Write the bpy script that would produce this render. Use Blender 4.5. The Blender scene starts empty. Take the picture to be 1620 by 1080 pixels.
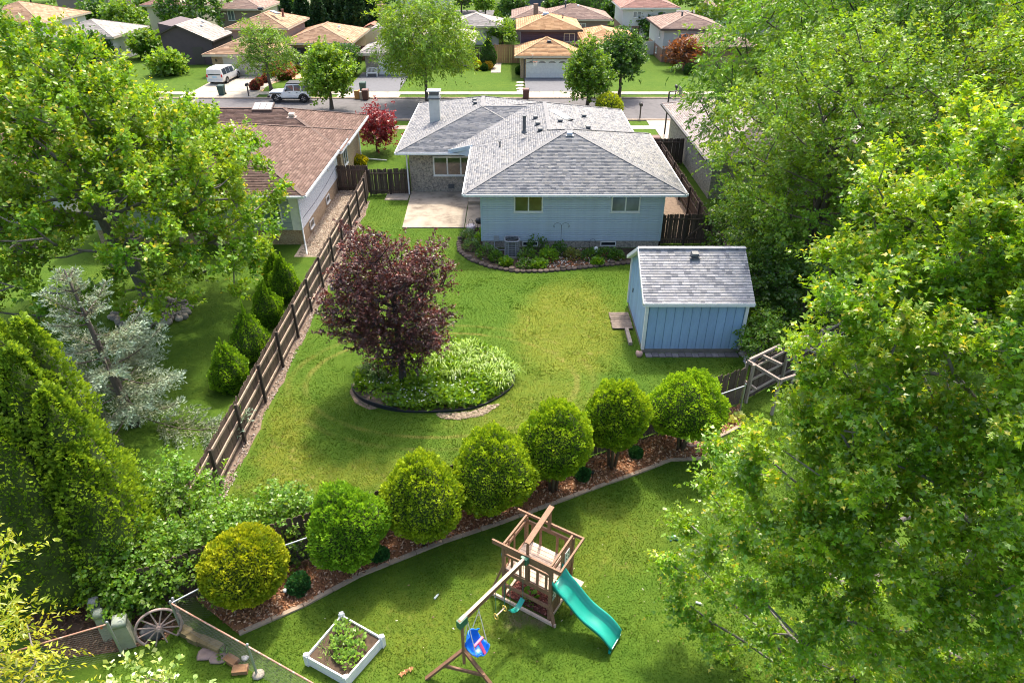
import bpy, math, random
import numpy as np
from mathutils import Vector, Matrix

# ------------------------------------------------------------------ camera, light, exposure
sc = bpy.context.scene
COL = sc.collection
R = math.radians
CAM_H, CAM_F, PITCH = 16.3, 1080.0, R(31.9)
cam_d = bpy.data.cameras.new("camera"); cam_d.sensor_width = 36.0; cam_d.lens = 24.0
cam_d.clip_start = 0.1; cam_d.clip_end = 2000
cam = bpy.data.objects.new("camera", cam_d); COL.objects.link(cam)
cam.location = (0, 0, CAM_H); cam.rotation_euler = (R(90) - PITCH, 0, 0)
sc.camera = cam
SUN_EL, SUN_AZ = R(60), R(14)          # azimuth measured from +Y towards +X
w = bpy.data.worlds.new("World"); sc.world = w; w.use_nodes = True
nt = w.node_tree; bg = nt.nodes["Background"]
sky = nt.nodes.new("ShaderNodeTexSky"); sky.sky_type = 'NISHITA'; sky.sun_disc = False
sky.sun_elevation = SUN_EL; sky.sun_rotation = SUN_AZ; sky.air_density = 1.0; sky.dust_density = 6.0; sky.ozone_density = 1.0
nt.links.new(sky.outputs[0], bg.inputs[0]); bg.inputs[1].default_value = 0.15
sun_d = bpy.data.lights.new("sun", 'SUN'); sun_d.energy = 2.0; sun_d.angle = R(3.5); sun_d.color = (1.0, 0.90, 0.74)
sun = bpy.data.objects.new("sun", sun_d); COL.objects.link(sun)
sd = Vector((math.cos(SUN_EL) * math.sin(SUN_AZ), math.cos(SUN_EL) * math.cos(SUN_AZ), math.sin(SUN_EL)))
sun.rotation_euler = sd.to_track_quat('Z', 'Y').to_euler(); sun.location = (0, 60, 80)
vs = sc.view_settings; vs.view_transform = 'Standard'; vs.look = 'None'; vs.exposure = 1.48; vs.gamma = 1.0; vs.use_curve_mapping = False
sc.cycles.max_bounces = 7; sc.cycles.diffuse_bounces = 4; sc.cycles.transmission_bounces = 4; sc.cycles.glossy_bounces = 2
sc.cycles.use_denoising = True; sc.cycles.filter_width = 1.05
sc.cycles.sample_clamp_indirect = 6.0

# ------------------------------------------------------------------ helpers
rng = np.random.default_rng(7)
random.seed(7)
_c, _s = math.cos(PITCH), math.sin(PITCH)
def g(u, v, z=0.0):
    """photo pixel -> point of the world at height z (used only to survey positions)"""
    a = (540 - v) / CAM_F; Y = _c + a * _s; Z = -_s + a * _c; t = (z - CAM_H) / Z
    return np.array(((u - 810) / CAM_F * t, Y * t, z))
def atY(u, v, Yw):
    a = (540 - v) / CAM_F; Y = _c + a * _s; Z = -_s + a * _c; t = Yw / Y
    return np.array(((u - 810) / CAM_F * t, Yw, CAM_H + Z * t))

def V(*a): return np.array(a, float)
def unit(v):
    v = np.asarray(v, float); n = np.linalg.norm(v, axis=-1, keepdims=True); return v / np.maximum(n, 1e-9)

class MB:
    """collects shapes, links them as one mesh object"""
    def __init__(s): s.v = []; s.f = []; s.m = []; s.smooth = []
    def add(s, vs, fs, m=0, sm=False):
        o = len(s.v); s.v += [tuple(map(float, p)) for p in vs]; s.f += [tuple(i + o for i in f) for f in fs]
        s.m += [m] * len(fs); s.smooth += [sm] * len(fs); return s
    def box(s, c, d, m=0, rz=0.0, ax=None):
        """c centre, d full sizes; ax optional 3x3 rows = local axes"""
        hx, hy, hz = d[0] / 2, d[1] / 2, d[2] / 2
        P = np.array([(-hx,-hy,-hz),(hx,-hy,-hz),(hx,hy,-hz),(-hx,hy,-hz),(-hx,-hy,hz),(hx,-hy,hz),(hx,hy,hz),(-hx,hy,hz)])
        if ax is not None: P = P @ np.asarray(ax)
        elif rz:
            k, q = math.cos(rz), math.sin(rz); P = P @ np.array([(k, q, 0), (-q, k, 0), (0, 0, 1)])
        return s.add(P + np.asarray(c), [(0,3,2,1),(4,5,6,7),(0,1,5,4),(1,2,6,5),(2,3,7,6),(3,0,4,7)], m)
    def box2(s, a, b, m=0):
        a = np.minimum(a, b); b2 = np.maximum(a, b)
        lo = np.minimum(a, b); hi = np.asarray(b2); return s.box((lo + hi) / 2, hi - lo, m)
    def bar(s, a, b, w, h, m=0, up=(0, 0, 1)):
        """beam from a to b, w sideways, h along up"""
        a = np.asarray(a, float); b = np.asarray(b, float); x = b - a; L = np.linalg.norm(x); x = x / L
        up = np.asarray(up, float); y = np.cross(up, x)
        if np.linalg.norm(y) < 1e-4: y = np.cross((1, 0, 0), x)
        y = unit(y); z = np.cross(x, y)
        return s.box((a + b) / 2, (L, w, h), m, ax=np.array([x, y, z]))
    def cyl(s, a, b, r0, r1=None, n=10, m=0, cap=True, sm=True):
        r1 = r0 if r1 is None else r1
        a = np.asarray(a, float); b = np.asarray(b, float); x = unit(b - a)
        t = np.cross(x, (0, 0, 1) if abs(x[2]) < .9 else (1, 0, 0)); t = unit(t); q = np.cross(x, t)
        P = []; 
        for c, r in ((a, r0), (b, r1)):
            for i in range(n):
                k = 2 * math.pi * i / n; P.append(c + r * (math.cos(k) * t + math.sin(k) * q))
        s.add(P, [(i, (i + 1) % n, n + (i + 1) % n, n + i) for i in range(n)], m, sm)
        if cap: s.add(P, [tuple(range(n))[::-1], tuple(range(n, 2 * n))], m)
        return s
    def tube(s, pts, r, n=7, m=0, closed=False):
        pts = [np.asarray(p, float) for p in pts]; N = len(pts); rr = r if hasattr(r, '__len__') else [r] * N
        P = []; prev = None
        for i in range(N):
            d = pts[(i + 1) % N] - pts[i - 1] if (closed or 0 < i < N - 1) else (pts[1] - pts[0] if i == 0 else pts[-1] - pts[-2])
            d = unit(d)
            t = prev - d * np.dot(prev, d) if prev is not None else np.cross(d, (0, 0, 1) if abs(d[2]) < .9 else (1, 0, 0))
            t = unit(t); prev = t; q = np.cross(d, t)
            for k in range(n):
                a = 2 * math.pi * k / n; P.append(pts[i] + rr[i] * (math.cos(a) * t + math.sin(a) * q))
        F = []
        for i in range(N if closed else N - 1):
            j = (i + 1) % N
            for k in range(n): F.append((i * n + k, i * n + (k + 1) % n, j * n + (k + 1) % n, j * n + k))
        if not closed: F += [tuple(range(n))[::-1], tuple(range((N - 1) * n, N * n))]
        return s.add(P, F, m, True)
    def prism(s, poly, z0, z1, m=0):
        n = len(poly); P = [(p[0], p[1], z0) for p in poly] + [(p[0], p[1], z1) for p in poly]
        return s.add(P, [tuple(range(n))[::-1], tuple(range(n, 2 * n))] + [(i, (i + 1) % n, n + (i + 1) % n, n + i) for i in range(n)], m)
    def extrude(s, poly3, d, m=0):
        """closed 3-D polygon pushed along vector d"""
        n = len(poly3); A = [np.asarray(p, float) for p in poly3]; d = np.asarray(d, float)
        return s.add(A + [p + d for p in A], [tuple(range(n))[::-1], tuple(range(n, 2 * n))] + [(i, (i + 1) % n, n + (i + 1) % n, n + i) for i in range(n)], m)
    def lathe(s, prof, c=(0, 0, 0), n=16, m=0):
        P = []; c = np.asarray(c, float)
        for r, z in prof:
            for i in range(n):
                a = 2 * math.pi * i / n; P.append(c + V(r * math.cos(a), r * math.sin(a), z))
        F = [(j * n + i, j * n + (i + 1) % n, (j + 1) * n + (i + 1) % n, (j + 1) * n + i) for j in range(len(prof) - 1) for i in range(n)]
        F += [tuple(range(n))[::-1], tuple(range((len(prof) - 1) * n, len(prof) * n))]
        return s.add(P, F, m, True)
    def mesh(s, name, mats):
        me = bpy.data.meshes.new(name); me.from_pydata(s.v, [], s.f)
        for k in (mats if isinstance(mats, (list, tuple)) else [mats]): me.materials.append(k)
        me.polygons.foreach_set('material_index', s.m); me.polygons.foreach_set('use_smooth', s.smooth)
        import bmesh as _b
        bm = _b.new(); bm.from_mesh(me); _b.ops.recalc_face_normals(bm, faces=bm.faces); bm.to_mesh(me); bm.free()
        return me
    def build(s, name, mats, parent=None, world=True, **kw):
        return link(name, s.mesh(name, mats), parent, world, **kw)

def link(name, me, parent=None, world=True, loc=None, rot=None, **props):
    o = bpy.data.objects.new(name, me); COL.objects.link(o)
    if loc is not None: o.location = loc
    if rot is not None: o.rotation_euler = rot
    if parent is not None:
        o.parent = parent
        if world and parent.parent is None and loc is None: o.location = -parent.location   # geometry written in world coordinates
        elif world and parent.parent is None and loc is not None: o.location = Vector(loc) - parent.location
    for k, val in props.items(): o[k] = val
    return o
def thing(name, label, cat, loc=(0, 0, 0), rz=0.0, group=None):
    o = bpy.data.objects.new(name, None); COL.objects.link(o); o.location = [float(x) for x in loc]; o.rotation_euler = (0, 0, rz)
    o.empty_display_size = .2
    return tag(o, label, cat, group)
def tag(o, label, cat, group=None):
    o['label'] = label; o['category'] = cat
    if group: o['group'] = group
    return o
def struct(o): o['kind'] = 'structure'; return o
def stuff(o): o['kind'] = 'stuff'; return o

def fast_mesh(name, verts, faces, mats, cols=None, smooth=False, uvless=True):
    """verts (N,3), faces (M,k) arrays -> mesh quickly; cols (N,3) point colours in attribute 'tint'"""
    me = bpy.data.meshes.new(name); verts = np.ascontiguousarray(verts, np.float32); faces = np.ascontiguousarray(faces, np.int32)
    M, k = faces.shape
    me.vertices.add(len(verts)); me.vertices.foreach_set('co', verts.ravel())
    me.loops.add(M * k); me.loops.foreach_set('vertex_index', faces.ravel())
    me.polygons.add(M); me.polygons.foreach_set('loop_start', np.arange(0, M * k, k, dtype=np.int32))
    try: me.polygons.foreach_set('loop_total', np.full(M, k, np.int32))
    except Exception: pass
    if smooth: me.polygons.foreach_set('use_smooth', np.ones(M, bool))
    for q in (mats if isinstance(mats, (list, tuple)) else [mats]): me.materials.append(q)
    if cols is not None:
        a = me.attributes.new('tint', 'FLOAT_COLOR', 'POINT')
        c4 = np.ones((len(verts), 4), np.float32); c4[:, :3] = cols; a.data.foreach_set('color', c4.ravel())
    me.update(calc_edges=True)
    return me

# ------------------------------------------------------------------ materials
def srgb(r, gg, b):
    f = lambda x: ((x / 255 + .055) / 1.055) ** 2.4 if x > 10 else x / 255 / 12.92
    return (f(r), f(gg), f(b))
MATS = {}
def nodes(name):
    m = bpy.data.materials.new(name); m.use_nodes = True; t = m.node_tree; p = t.nodes['Principled BSDF']
    return m, t, p
def mixc(t, fac, a, b):
    n = t.nodes.new('ShaderNodeMix'); n.data_type = 'RGBA'; n.clamp_factor = True
    for i, x in ((0, fac), (6, a), (7, b)):
        if hasattr(x, 'is_linked'): t.links.new(x, n.inputs[i])
        elif i == 0: n.inputs[0].default_value = x
        else: n.inputs[i].default_value = (*x, 1)
    return n.outputs[2]
def noise(t, scale, detail=4, rough=.6, coord='Object', dist=0):
    tc = t.nodes.new('ShaderNodeTexCoord') if coord != 'World' else t.nodes.new('ShaderNodeNewGeometry')
    n = t.nodes.new('ShaderNodeTexNoise'); n.inputs['Scale'].default_value = scale; n.inputs['Detail'].default_value = detail
    n.inputs['Roughness'].default_value = rough; n.inputs['Distortion'].default_value = dist
    t.links.new(tc.outputs[coord if coord != 'World' else 'Position'], n.inputs['Vector']); return n
def ramp(t, src, stops):
    n = t.nodes.new('ShaderNodeValToRGB'); t.links.new(src, n.inputs[0]); e = n.color_ramp.elements
    while len(e) < len(stops): e.new(.5)
    for k, (p, c) in zip(e, stops): k.position = p; k.color = (*c, 1) if len(c) == 3 else c
    return n.outputs[0]
def mathn(t, op, a, b=None, c=None):
    n = t.nodes.new('ShaderNodeMath'); n.operation = op
    for i, x in enumerate((a, b, c)):
        if x is None: continue
        if hasattr(x, 'is_linked'): t.links.new(x, n.inputs[i])
        else: n.inputs[i].default_value = x
    return n.outputs[0]
def bump(t, p, src, strength=.3, dist=.02):
    b = t.nodes.new('ShaderNodeBump'); b.inputs['Strength'].default_value = strength; b.inputs['Distance'].default_value = dist
    t.links.new(src, b.inputs['Height']); t.links.new(b.outputs[0], p.inputs['Normal'])
def plain(name, c, rough=.6, var=.25, scale=6.0, metal=0.0, c2=None, perobj=0.0, bmp=0.0, spec=.5, stretch=None, coord='Object'):
    """colour with soft mottling (c -> c2), per-object variation, optional relief"""
    if name in MATS: return MATS[name]
    m, t, p = nodes(name); p.inputs['Roughness'].default_value = rough; p.inputs['Metallic'].default_value = metal
    p.inputs['Specular IOR Level'].default_value = spec
    n = noise(t, scale, 5, .65, coord)
    if stretch:
        mp = t.nodes.new('ShaderNodeMapping'); mp.inputs['Scale'].default_value = stretch
        l = n.inputs['Vector'].links[0]; src = l.from_socket; t.links.remove(l); t.links.new(src, mp.inputs[0]); t.links.new(mp.outputs[0], n.inputs['Vector'])
    c2 = c2 or tuple(x * (1 - var) for x in c); c1 = tuple(min(1, x * (1 + var * .6)) for x in c)
    col = ramp(t, n.outputs[0], [(.3, c2), (.5, c), (.72, c1)])
    if perobj:
        oi = t.nodes.new('ShaderNodeObjectInfo'); hv = t.nodes.new('ShaderNodeHueSaturation'); t.links.new(col, hv.inputs['Color'])
        mr = t.nodes.new('ShaderNodeMapRange'); mr.inputs[3].default_value = 1 - perobj; mr.inputs[4].default_value = 1 + perobj
        t.links.new(oi.outputs['Random'], mr.inputs[0]); t.links.new(mr.outputs[0], hv.inputs['Value']); col = hv.outputs[0]
    t.links.new(col, p.inputs['Base Color'])
    if bmp: bump(t, p, n.outputs[0], bmp)
    MATS[name] = m; return m
def leafmat(name, transl=.4, tcol=(1.5, 1.35, .5), gloss=.05, rough=.4):
    """foliage: colour from the leaves' own pigment attribute, light passes through"""
    if name in MATS: return MATS[name]
    m = bpy.data.materials.new(name); m.use_nodes = True; t = m.node_tree; t.nodes.remove(t.nodes['Principled BSDF'])
    out = t.nodes['Material Output']; a = t.nodes.new('ShaderNodeAttribute'); a.attribute_name = 'tint'
    d = t.nodes.new('ShaderNodeBsdfDiffuse'); tr = t.nodes.new('ShaderNodeBsdfTranslucent'); gl = t.nodes.new('ShaderNodeBsdfGlossy')
    gl.inputs['Roughness'].default_value = rough
    t.links.new(a.outputs['Color'], d.inputs['Color'])
    mu = t.nodes.new('ShaderNodeMix'); mu.data_type = 'RGBA'; mu.blend_type = 'MULTIPLY'; mu.inputs[0].default_value = 1; mu.clamp_result = False
    t.links.new(a.outputs['Color'], mu.inputs[6]); mu.inputs[7].default_value = (*tcol, 1); t.links.new(mu.outputs[2], tr.inputs['Color'])
    m1 = t.nodes.new('ShaderNodeAddShader'); t.links.new(d.outputs[0], m1.inputs[0]); t.links.new(tr.outputs[0], m1.inputs[1]); mu.inputs[7].default_value = (*(x * transl for x in tcol), 1)
    m2 = t.nodes.new('ShaderNodeMixShader'); m2.inputs[0].default_value = gloss; t.links.new(m1.outputs[0], m2.inputs[1]); t.links.new(gl.outputs[0], m2.inputs[2])
    t.links.new(m2.outputs[0], out.inputs[0]); MATS[name] = m; return m
def tintmat(name, rough=.8, bmp=0.0, scale=40, spec=.3):
    """colour from the pieces' own attribute with fine grain"""
    if name in MATS: return MATS[name]
    m, t, p = nodes(name); p.inputs['Roughness'].default_value = rough; p.inputs['Specular IOR Level'].default_value = spec
    a = t.nodes.new('ShaderNodeAttribute'); a.attribute_name = 'tint'; n = noise(t, scale, 3, .7)
    mr = t.nodes.new('ShaderNodeMapRange'); mr.inputs[1].default_value = .25; mr.inputs[2].default_value = .75; mr.inputs[3].default_value = .75; mr.inputs[4].default_value = 1.25
    t.links.new(n.outputs[0], mr.inputs[0])
    mu = t.nodes.new('ShaderNodeVectorMath'); mu.operation = 'SCALE'; t.links.new(a.outputs['Color'], mu.inputs[0]); t.links.new(mr.outputs[0], mu.inputs['Scale'])
    t.links.new(mu.outputs[0], p.inputs['Base Color'])
    if bmp: bump(t, p, n.outputs[0], bmp, .01)
    MATS[name] = m; return m
def brickmat(name, c1, c2, mortar, sx=.21, sy=.07, c3=None):
    if name in MATS: return MATS[name]
    m, t, p = nodes(name); p.inputs['Roughness'].default_value = .85
    ge = t.nodes.new('ShaderNodeNewGeometry'); sp = t.nodes.new('ShaderNodeSeparateXYZ'); t.links.new(ge.outputs['Position'], sp.inputs[0])
    ns = t.nodes.new('ShaderNodeSeparateXYZ'); t.links.new(ge.outputs['Normal'], ns.inputs[0])
    fx = mathn(t, 'GREATER_THAN', mathn(t, 'ABSOLUTE', ns.outputs[0]), .7)
    h = t.nodes.new('ShaderNodeMix'); t.links.new(fx, h.inputs[0]); t.links.new(sp.outputs[0], h.inputs[2]); t.links.new(sp.outputs[1], h.inputs[3])
    cb = t.nodes.new('ShaderNodeCombineXYZ'); t.links.new(h.outputs[0], cb.inputs[0]); t.links.new(sp.outputs[2], cb.inputs[1])
    b = t.nodes.new('ShaderNodeTexBrick'); t.links.new(cb.outputs[0], b.inputs['Vector']); b.inputs['Scale'].default_value = 1
    b.inputs['Brick Width'].default_value = sx; b.inputs['Row Height'].default_value = sy; b.inputs['Mortar Size'].default_value = .007
    b.inputs['Color1'].default_value = (*c1, 1); b.inputs['Color2'].default_value = (*c2, 1); b.inputs['Mortar'].default_value = (*mortar, 1); b.inputs['Bias'].default_value = 0
    n = noise(t, 9, 3, .6, 'World'); col = mixc(t, ramp(t, n.outputs[0], [(.42, (0, 0, 0)), (.6, (1, 1, 1))]), b.outputs[0], c3 or tuple(x * .6 for x in c1))
    col2 = mixc(t, b.outputs['Fac'], col, mortar)
    t.links.new(col2, p.inputs['Base Color']); bump(t, p, mathn(t, 'SUBTRACT', 1.0, b.outputs['Fac']), .5, .01)
    MATS[name] = m; return m
def glassmat(name, c=(.02, .025, .03), rough=.06, spec=.9):
    if name in MATS: return MATS[name]
    m, t, p = nodes(name); n = noise(t, 1.3, 2, .5); t.links.new(ramp(t, n.outputs[0], [(.35, c), (.7, tuple(x * 2.2 for x in c))]), p.inputs['Base Color'])
    p.inputs['Roughness'].default_value = rough; p.inputs['Specular IOR Level'].default_value = spec
    MATS[name] = m; return m
# ------------------------------------------------------------------ the setting: ground, street, pavements
def lawn_color(t):
    ge = t.nodes.new('ShaderNodeNewGeometry')
    def nz(scale, detail=3, rough=.6, dist=0):
        n = t.nodes.new('ShaderNodeTexNoise'); n.inputs['Scale'].default_value = scale; n.inputs['Detail'].default_value = detail
        n.inputs['Roughness'].default_value = rough; n.inputs['Distortion'].default_value = dist
        t.links.new(ge.outputs['Position'], n.inputs['Vector']); return n.outputs[0]
    big = nz(.28, 3, .6, .5); mid = nz(1.6, 4, .65); fine = nz(14, 3, .7)
    wob = t.nodes.new('ShaderNodeTexNoise'); wob.inputs['Scale'].default_value = .9; wob.inputs['Detail'].default_value = 3
    t.links.new(ge.outputs['Position'], wob.inputs['Vector'])
    va = t.nodes.new('ShaderNodeVectorMath'); va.operation = 'MULTIPLY_ADD'; t.links.new(wob.outputs['Color'], va.inputs[0]); va.inputs[1].default_value = (1.6, 1.6, 0)
    t.links.new(ge.outputs['Position'], va.inputs[2])
    def ell(cx, cy, rx, ry, rot, soft=.35):
        s = t.nodes.new('ShaderNodeVectorMath'); s.operation = 'SUBTRACT'; t.links.new(va.outputs[0], s.inputs[0]); s.inputs[1].default_value = (cx + .8, cy + .8, 0)
        r = t.nodes.new('ShaderNodeVectorRotate'); r.rotation_type = 'Z_AXIS'; t.links.new(s.outputs[0], r.inputs['Vector']); r.inputs['Angle'].default_value = R(-rot)
        k = t.nodes.new('ShaderNodeVectorMath'); k.operation = 'MULTIPLY'; t.links.new(r.outputs[0], k.inputs[0]); k.inputs[1].default_value = (1 / rx, 1 / ry, 0)
        l = t.nodes.new('ShaderNodeVectorMath'); l.operation = 'LENGTH'; t.links.new(k.outputs[0], l.inputs[0])
        m = t.nodes.new('ShaderNodeMapRange'); m.interpolation_type = 'SMOOTHSTEP'; m.inputs[1].default_value = 1 + soft; m.inputs[2].default_value = 1 - soft
        t.links.new(l.outputs['Value'], m.inputs[0]); return m.outputs[0]
    col = ramp(t, mid, [(.25, (.062, .138, .012)), (.5, (.086, .168, .015)), (.75, (.122, .205, .020))])
    col = mixc(t, mathn(t, 'MULTIPLY', ramp(t, big, [(.45, (0, 0, 0)), (.7, (1, 1, 1))]), .35), col, (.16, .225, .026))
    # parched patch in the middle of the yard and around the island bed, thin turf along the fence
    dry = ell(2.7, 27.6, 2.5, 4.3, -8, .3)
    dry2 = ell(.6, 21.3, 2.8, 2.3, 40, .5); dry3 = ell(-8.0, 18.5, .9, 3.4, 14, .6); dry4 = ell(-6.0, 17.3, 3.2, .8, 10, .7); dry5 = ell(1.9, 14.0, 3.4, 1.3, 30, .6)
    dry6 = ell(-2.2, 11.6, 2.6, 1.2, 10, .7)
    d = mathn(t, 'MAXIMUM', mathn(t, 'MULTIPLY', dry, .85), mathn(t, 'MULTIPLY', dry2, .6))
    d = mathn(t, 'MAXIMUM', d, mathn(t, 'MULTIPLY', dry3, .9)); d = mathn(t, 'MAXIMUM', d, mathn(t, 'MULTIPLY', dry4, .75)); d = mathn(t, 'MAXIMUM', d, mathn(t, 'MULTIPLY', dry5, .45))
    d = mathn(t, 'MAXIMUM', d, mathn(t, 'MULTIPLY', dry6, .4))
    dm = mathn(t, 'MULTIPLY', d, ramp(t, mid, [(.2, (.55, .55, .55)), (.6, (1, 1, 1))]))
    col = mixc(t, dm, col, (.225, .245, .028))
    def ring(cx, cy, rx, ry, rot):
        s = t.nodes.new('ShaderNodeVectorMath'); s.operation = 'SUBTRACT'; t.links.new(ge.outputs['Position'], s.inputs[0]); s.inputs[1].default_value = (cx, cy, 0)
        k = t.nodes.new('ShaderNodeVectorMath'); k.operation = 'MULTIPLY'; t.links.new(s.outputs[0], k.inputs[0]); k.inputs[1].default_value = (1 / rx, 1 / ry, 0)
        l = t.nodes.new('ShaderNodeVectorMath'); l.operation = 'LENGTH'; t.links.new(k.outputs[0], l.inputs[0])
        w_ = mathn(t, 'ABSOLUTE', mathn(t, 'SUBTRACT', mathn(t, 'ADD', l.outputs['Value'], mathn(t, 'MULTIPLY', mid, .03)), 1.015))
        m = t.nodes.new('ShaderNodeMapRange'); m.interpolation_type = 'SMOOTHSTEP'; m.inputs[1].default_value = .035; m.inputs[2].default_value = .008; t.links.new(w_, m.inputs[0]); return m.outputs[0]
    # wheel tracks of the mower curving round the island bed
    rg = mathn(t, 'MAXIMUM', ring(-2.9, 23.2, 5.6, 3.7, 0), mathn(t, 'MULTIPLY', ring(-2.9, 23.2, 6.3, 4.4, 0), .6))
    col = mixc(t, mathn(t, 'MULTIPLY', rg, mathn(t, 'MULTIPLY', ramp(t, nz(.5, 2), [(.4, (0, 0, 0)), (.6, (1, 1, 1))]), .6)), col, (.33, .29, .08))
    tan = mathn(t, 'MULTIPLY', d, ramp(t, nz(2.3, 5, .7, 1.2), [(.56, (0, 0, 0)), (.70, (1, 1, 1))]))
    col = mixc(t, mathn(t, 'MULTIPLY', tan, .75), col, (.40, .30, .12))
    bare = mathn(t, 'MULTIPLY', mathn(t, 'MAXIMUM', dry3, dry4), ramp(t, nz(3.1, 5, .75, .6), [(.60, (0, 0, 0)), (.68, (1, 1, 1))]))
    bare = mathn(t, 'MAXIMUM', bare, mathn(t, 'MULTIPLY', ell(.42, 11.72, .5, .32, -20, .5), ramp(t, nz(5, 4, .7, .4), [(.35, (0, 0, 0)), (.5, (1, 1, 1))])))
    col = mixc(t, mathn(t, 'MULTIPLY', bare, .85), col, (.20, .15, .105))
    col = mixc(t, mathn(t, 'MULTIPLY', ramp(t, nz(4.5, 4, .7, .4), [(.42, (1, 1, 1)), (.56, (0, 0, 0))]), .35), col, (.055, .125, .012))
    return mixc(t, mathn(t, 'MULTIPLY', ramp(t, fine, [(.35, (1, 1, 1)), (.6, (0, 0, 0))]), .45), col, mixc(t, .5, col, (.02, .05, .006))), fine
LAWN, t, p = nodes('lawn'); c, f = lawn_color(t); c = mixc(t, .35, c, (.03, .05, .01)); t.links.new(c, p.inputs['Base Color']); p.inputs['Roughness'].default_value = .95; p.inputs['Specular IOR Level'].default_value = .1; bump(t, p, f, .7, .05)
BLADE = bpy.data.materials.new('grass_blade'); BLADE.use_nodes = True; t = BLADE.node_tree; t.nodes.remove(t.nodes['Principled BSDF'])
c, f = lawn_color(t); d = t.nodes.new('ShaderNodeBsdfDiffuse'); tr = t.nodes.new('ShaderNodeBsdfTranslucent'); a = t.nodes.new('ShaderNodeAttribute'); a.attribute_name = 'tint'
mu = t.nodes.new('ShaderNodeMix'); mu.data_type = 'RGBA'; mu.blend_type = 'MULTIPLY'; mu.inputs[0].default_value = 1; mu.clamp_result = False
t.links.new(c, mu.inputs[6]); t.links.new(a.outputs['Color'], mu.inputs[7]); t.links.new(mu.outputs[2], d.inputs[0]); t.links.new(mu.outputs[2], tr.inputs[0])
mx = t.nodes.new('ShaderNodeMixShader'); mx.inputs[0].default_value = .4; t.links.new(d.outputs[0], mx.inputs[1]); t.links.new(tr.outputs[0], mx.inputs[2]); t.links.new(mx.outputs[0], t.nodes['Material Output'].inputs[0])

def sheet(name, poly, z, mat, sub=None):
    m = MB(); m.add([(x, y, z) for x, y in poly], [tuple(range(len(poly)))]); return m.build(name, mat)
gm = MB(); gm.add([(-700, -60, 0), (700, -60, 0), (700, 1400, 0), (-700, 1400, 0)], [(0, 1, 2, 3)])
struct(gm.build('ground', LAWN))['label'] = 'green lawns of the back and front yards'

ASPH = plain('asphalt', (.105, .10, .105), .9, .25, 1.6, c2=(.075, .072, .075), bmp=.15, coord='World')
DRIVE = plain('blacktop', (.10, .105, .12), .8, .2, 3, bmp=.1, coord='World')
CONC = plain('concrete', (.36, .32, .265), .9, .22, 1.2, bmp=.08, coord='World')
CONC2 = plain('patio_concrete', (.30, .255, .20), .9, .5, .9, c2=(.13, .105, .08), bmp=.1, coord='World')
SOIL = plain('soil', (.075, .05, .032), 1, .5, 5, bmp=.5, coord='World')
MULCH = plain('mulch', (.26, .13, .065), 1, .6, 18, bmp=.8, coord='World')
GRAVEL = plain('gravel', (.36, .29, .23), 1, .55, 22, bmp=.8, coord='World')
DIRT = plain('dirt', (.19, .14, .105), 1, .4, 6, bmp=.4, coord='World')
STONE = plain('stone', (.33, .29, .25), .9, .4, 9, perobj=.3, bmp=.3)
KERB = plain('kerb_concrete', (.34, .265, .195), .9, .25, 3, bmp=.1, coord='World')

# street with kerbs
m = MB(); m.add([(-400, 65.6, .012), (400, 65.6, .012), (400, 74.4, .012), (-400, 74.4, .012)], [(0, 1, 2, 3)]); struct(m.build('street', ASPH))
for nm, y in (('kerb', 65.45), ('kerb', 74.55)):
    m = MB(); m.box((0, y, .055), (800, .3, .13)); struct(m.build(nm, KERB))
def slabs(name, x0, x1, y0, y1, step, mat, z=.05):
    """pavement slabs, each its own piece of the walk"""
    root = thing(name, '', '', ((x0 + x1) / 2, (y0 + y1) / 2, 0)); del root['label'], root['category']; struct(root)
    n = max(1, round(abs(x1 - x0) / step)); wd = (x1 - x0) / n
    me = MB().box((0, 0, 0), (wd - .02, y1 - y0, .1)).mesh('slab', mat)
    for i in range(n): link('slab', me, root, loc=(x0 + (i + .5) * wd, (y0 + y1) / 2, z - .05 + random.uniform(-.006, .006)))
    return root
slabs('sidewalk', -60, 60, 76.4, 77.7, 1.5, CONC, .045)
slabs('sidewalk', -60, 60, 62.3, 63.5, 1.5, CONC, .045)
def drive(name, x0, x1, y0, y1, mat, z=.03, flare=.5):
    m = MB(); m.prism([(x0, y0), (x1, y0), (x1, y1), (x0, y1)], -.05, z); return struct(m.build(name, mat))
drive('driveway', 1.5, 6.9, 77.75, 85.3, DRIVE, .05)
drive('driveway_apron', 1.2, 7.3, 74.7, 76.35, CONC, .05)
drive('driveway', -34.9, -27.6, 77.75, 86, CONC, .05); drive('driveway_apron', -35.2, -27.2, 74.7, 76.35, CONC, .05)
drive('driveway', -18.3, -12.4, 77.75, 88.5, DRIVE, .05); drive('driveway_apron', -18.6, -12.0, 74.7, 76.35, CONC, .05)
drive('driveway', 12.9, 18.5, 55, 62.25, CONC, .05); drive('driveway_apron', 12.6, 18.8, 63.55, 65.25, CONC, .05)
drive('garden_path', -2.6, -1.4, 88.5, 95, CONC, .03)
# second street behind the far row
m = MB(); m.add([(-400, 146, .012), (400, 146, .012), (400, 154, .012), (-400, 154, .012)], [(0, 1, 2, 3)]); struct(m.build('street', ASPH))
drive('sidewalk', -200, 200, 142, 143.3, CONC, .04)
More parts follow.
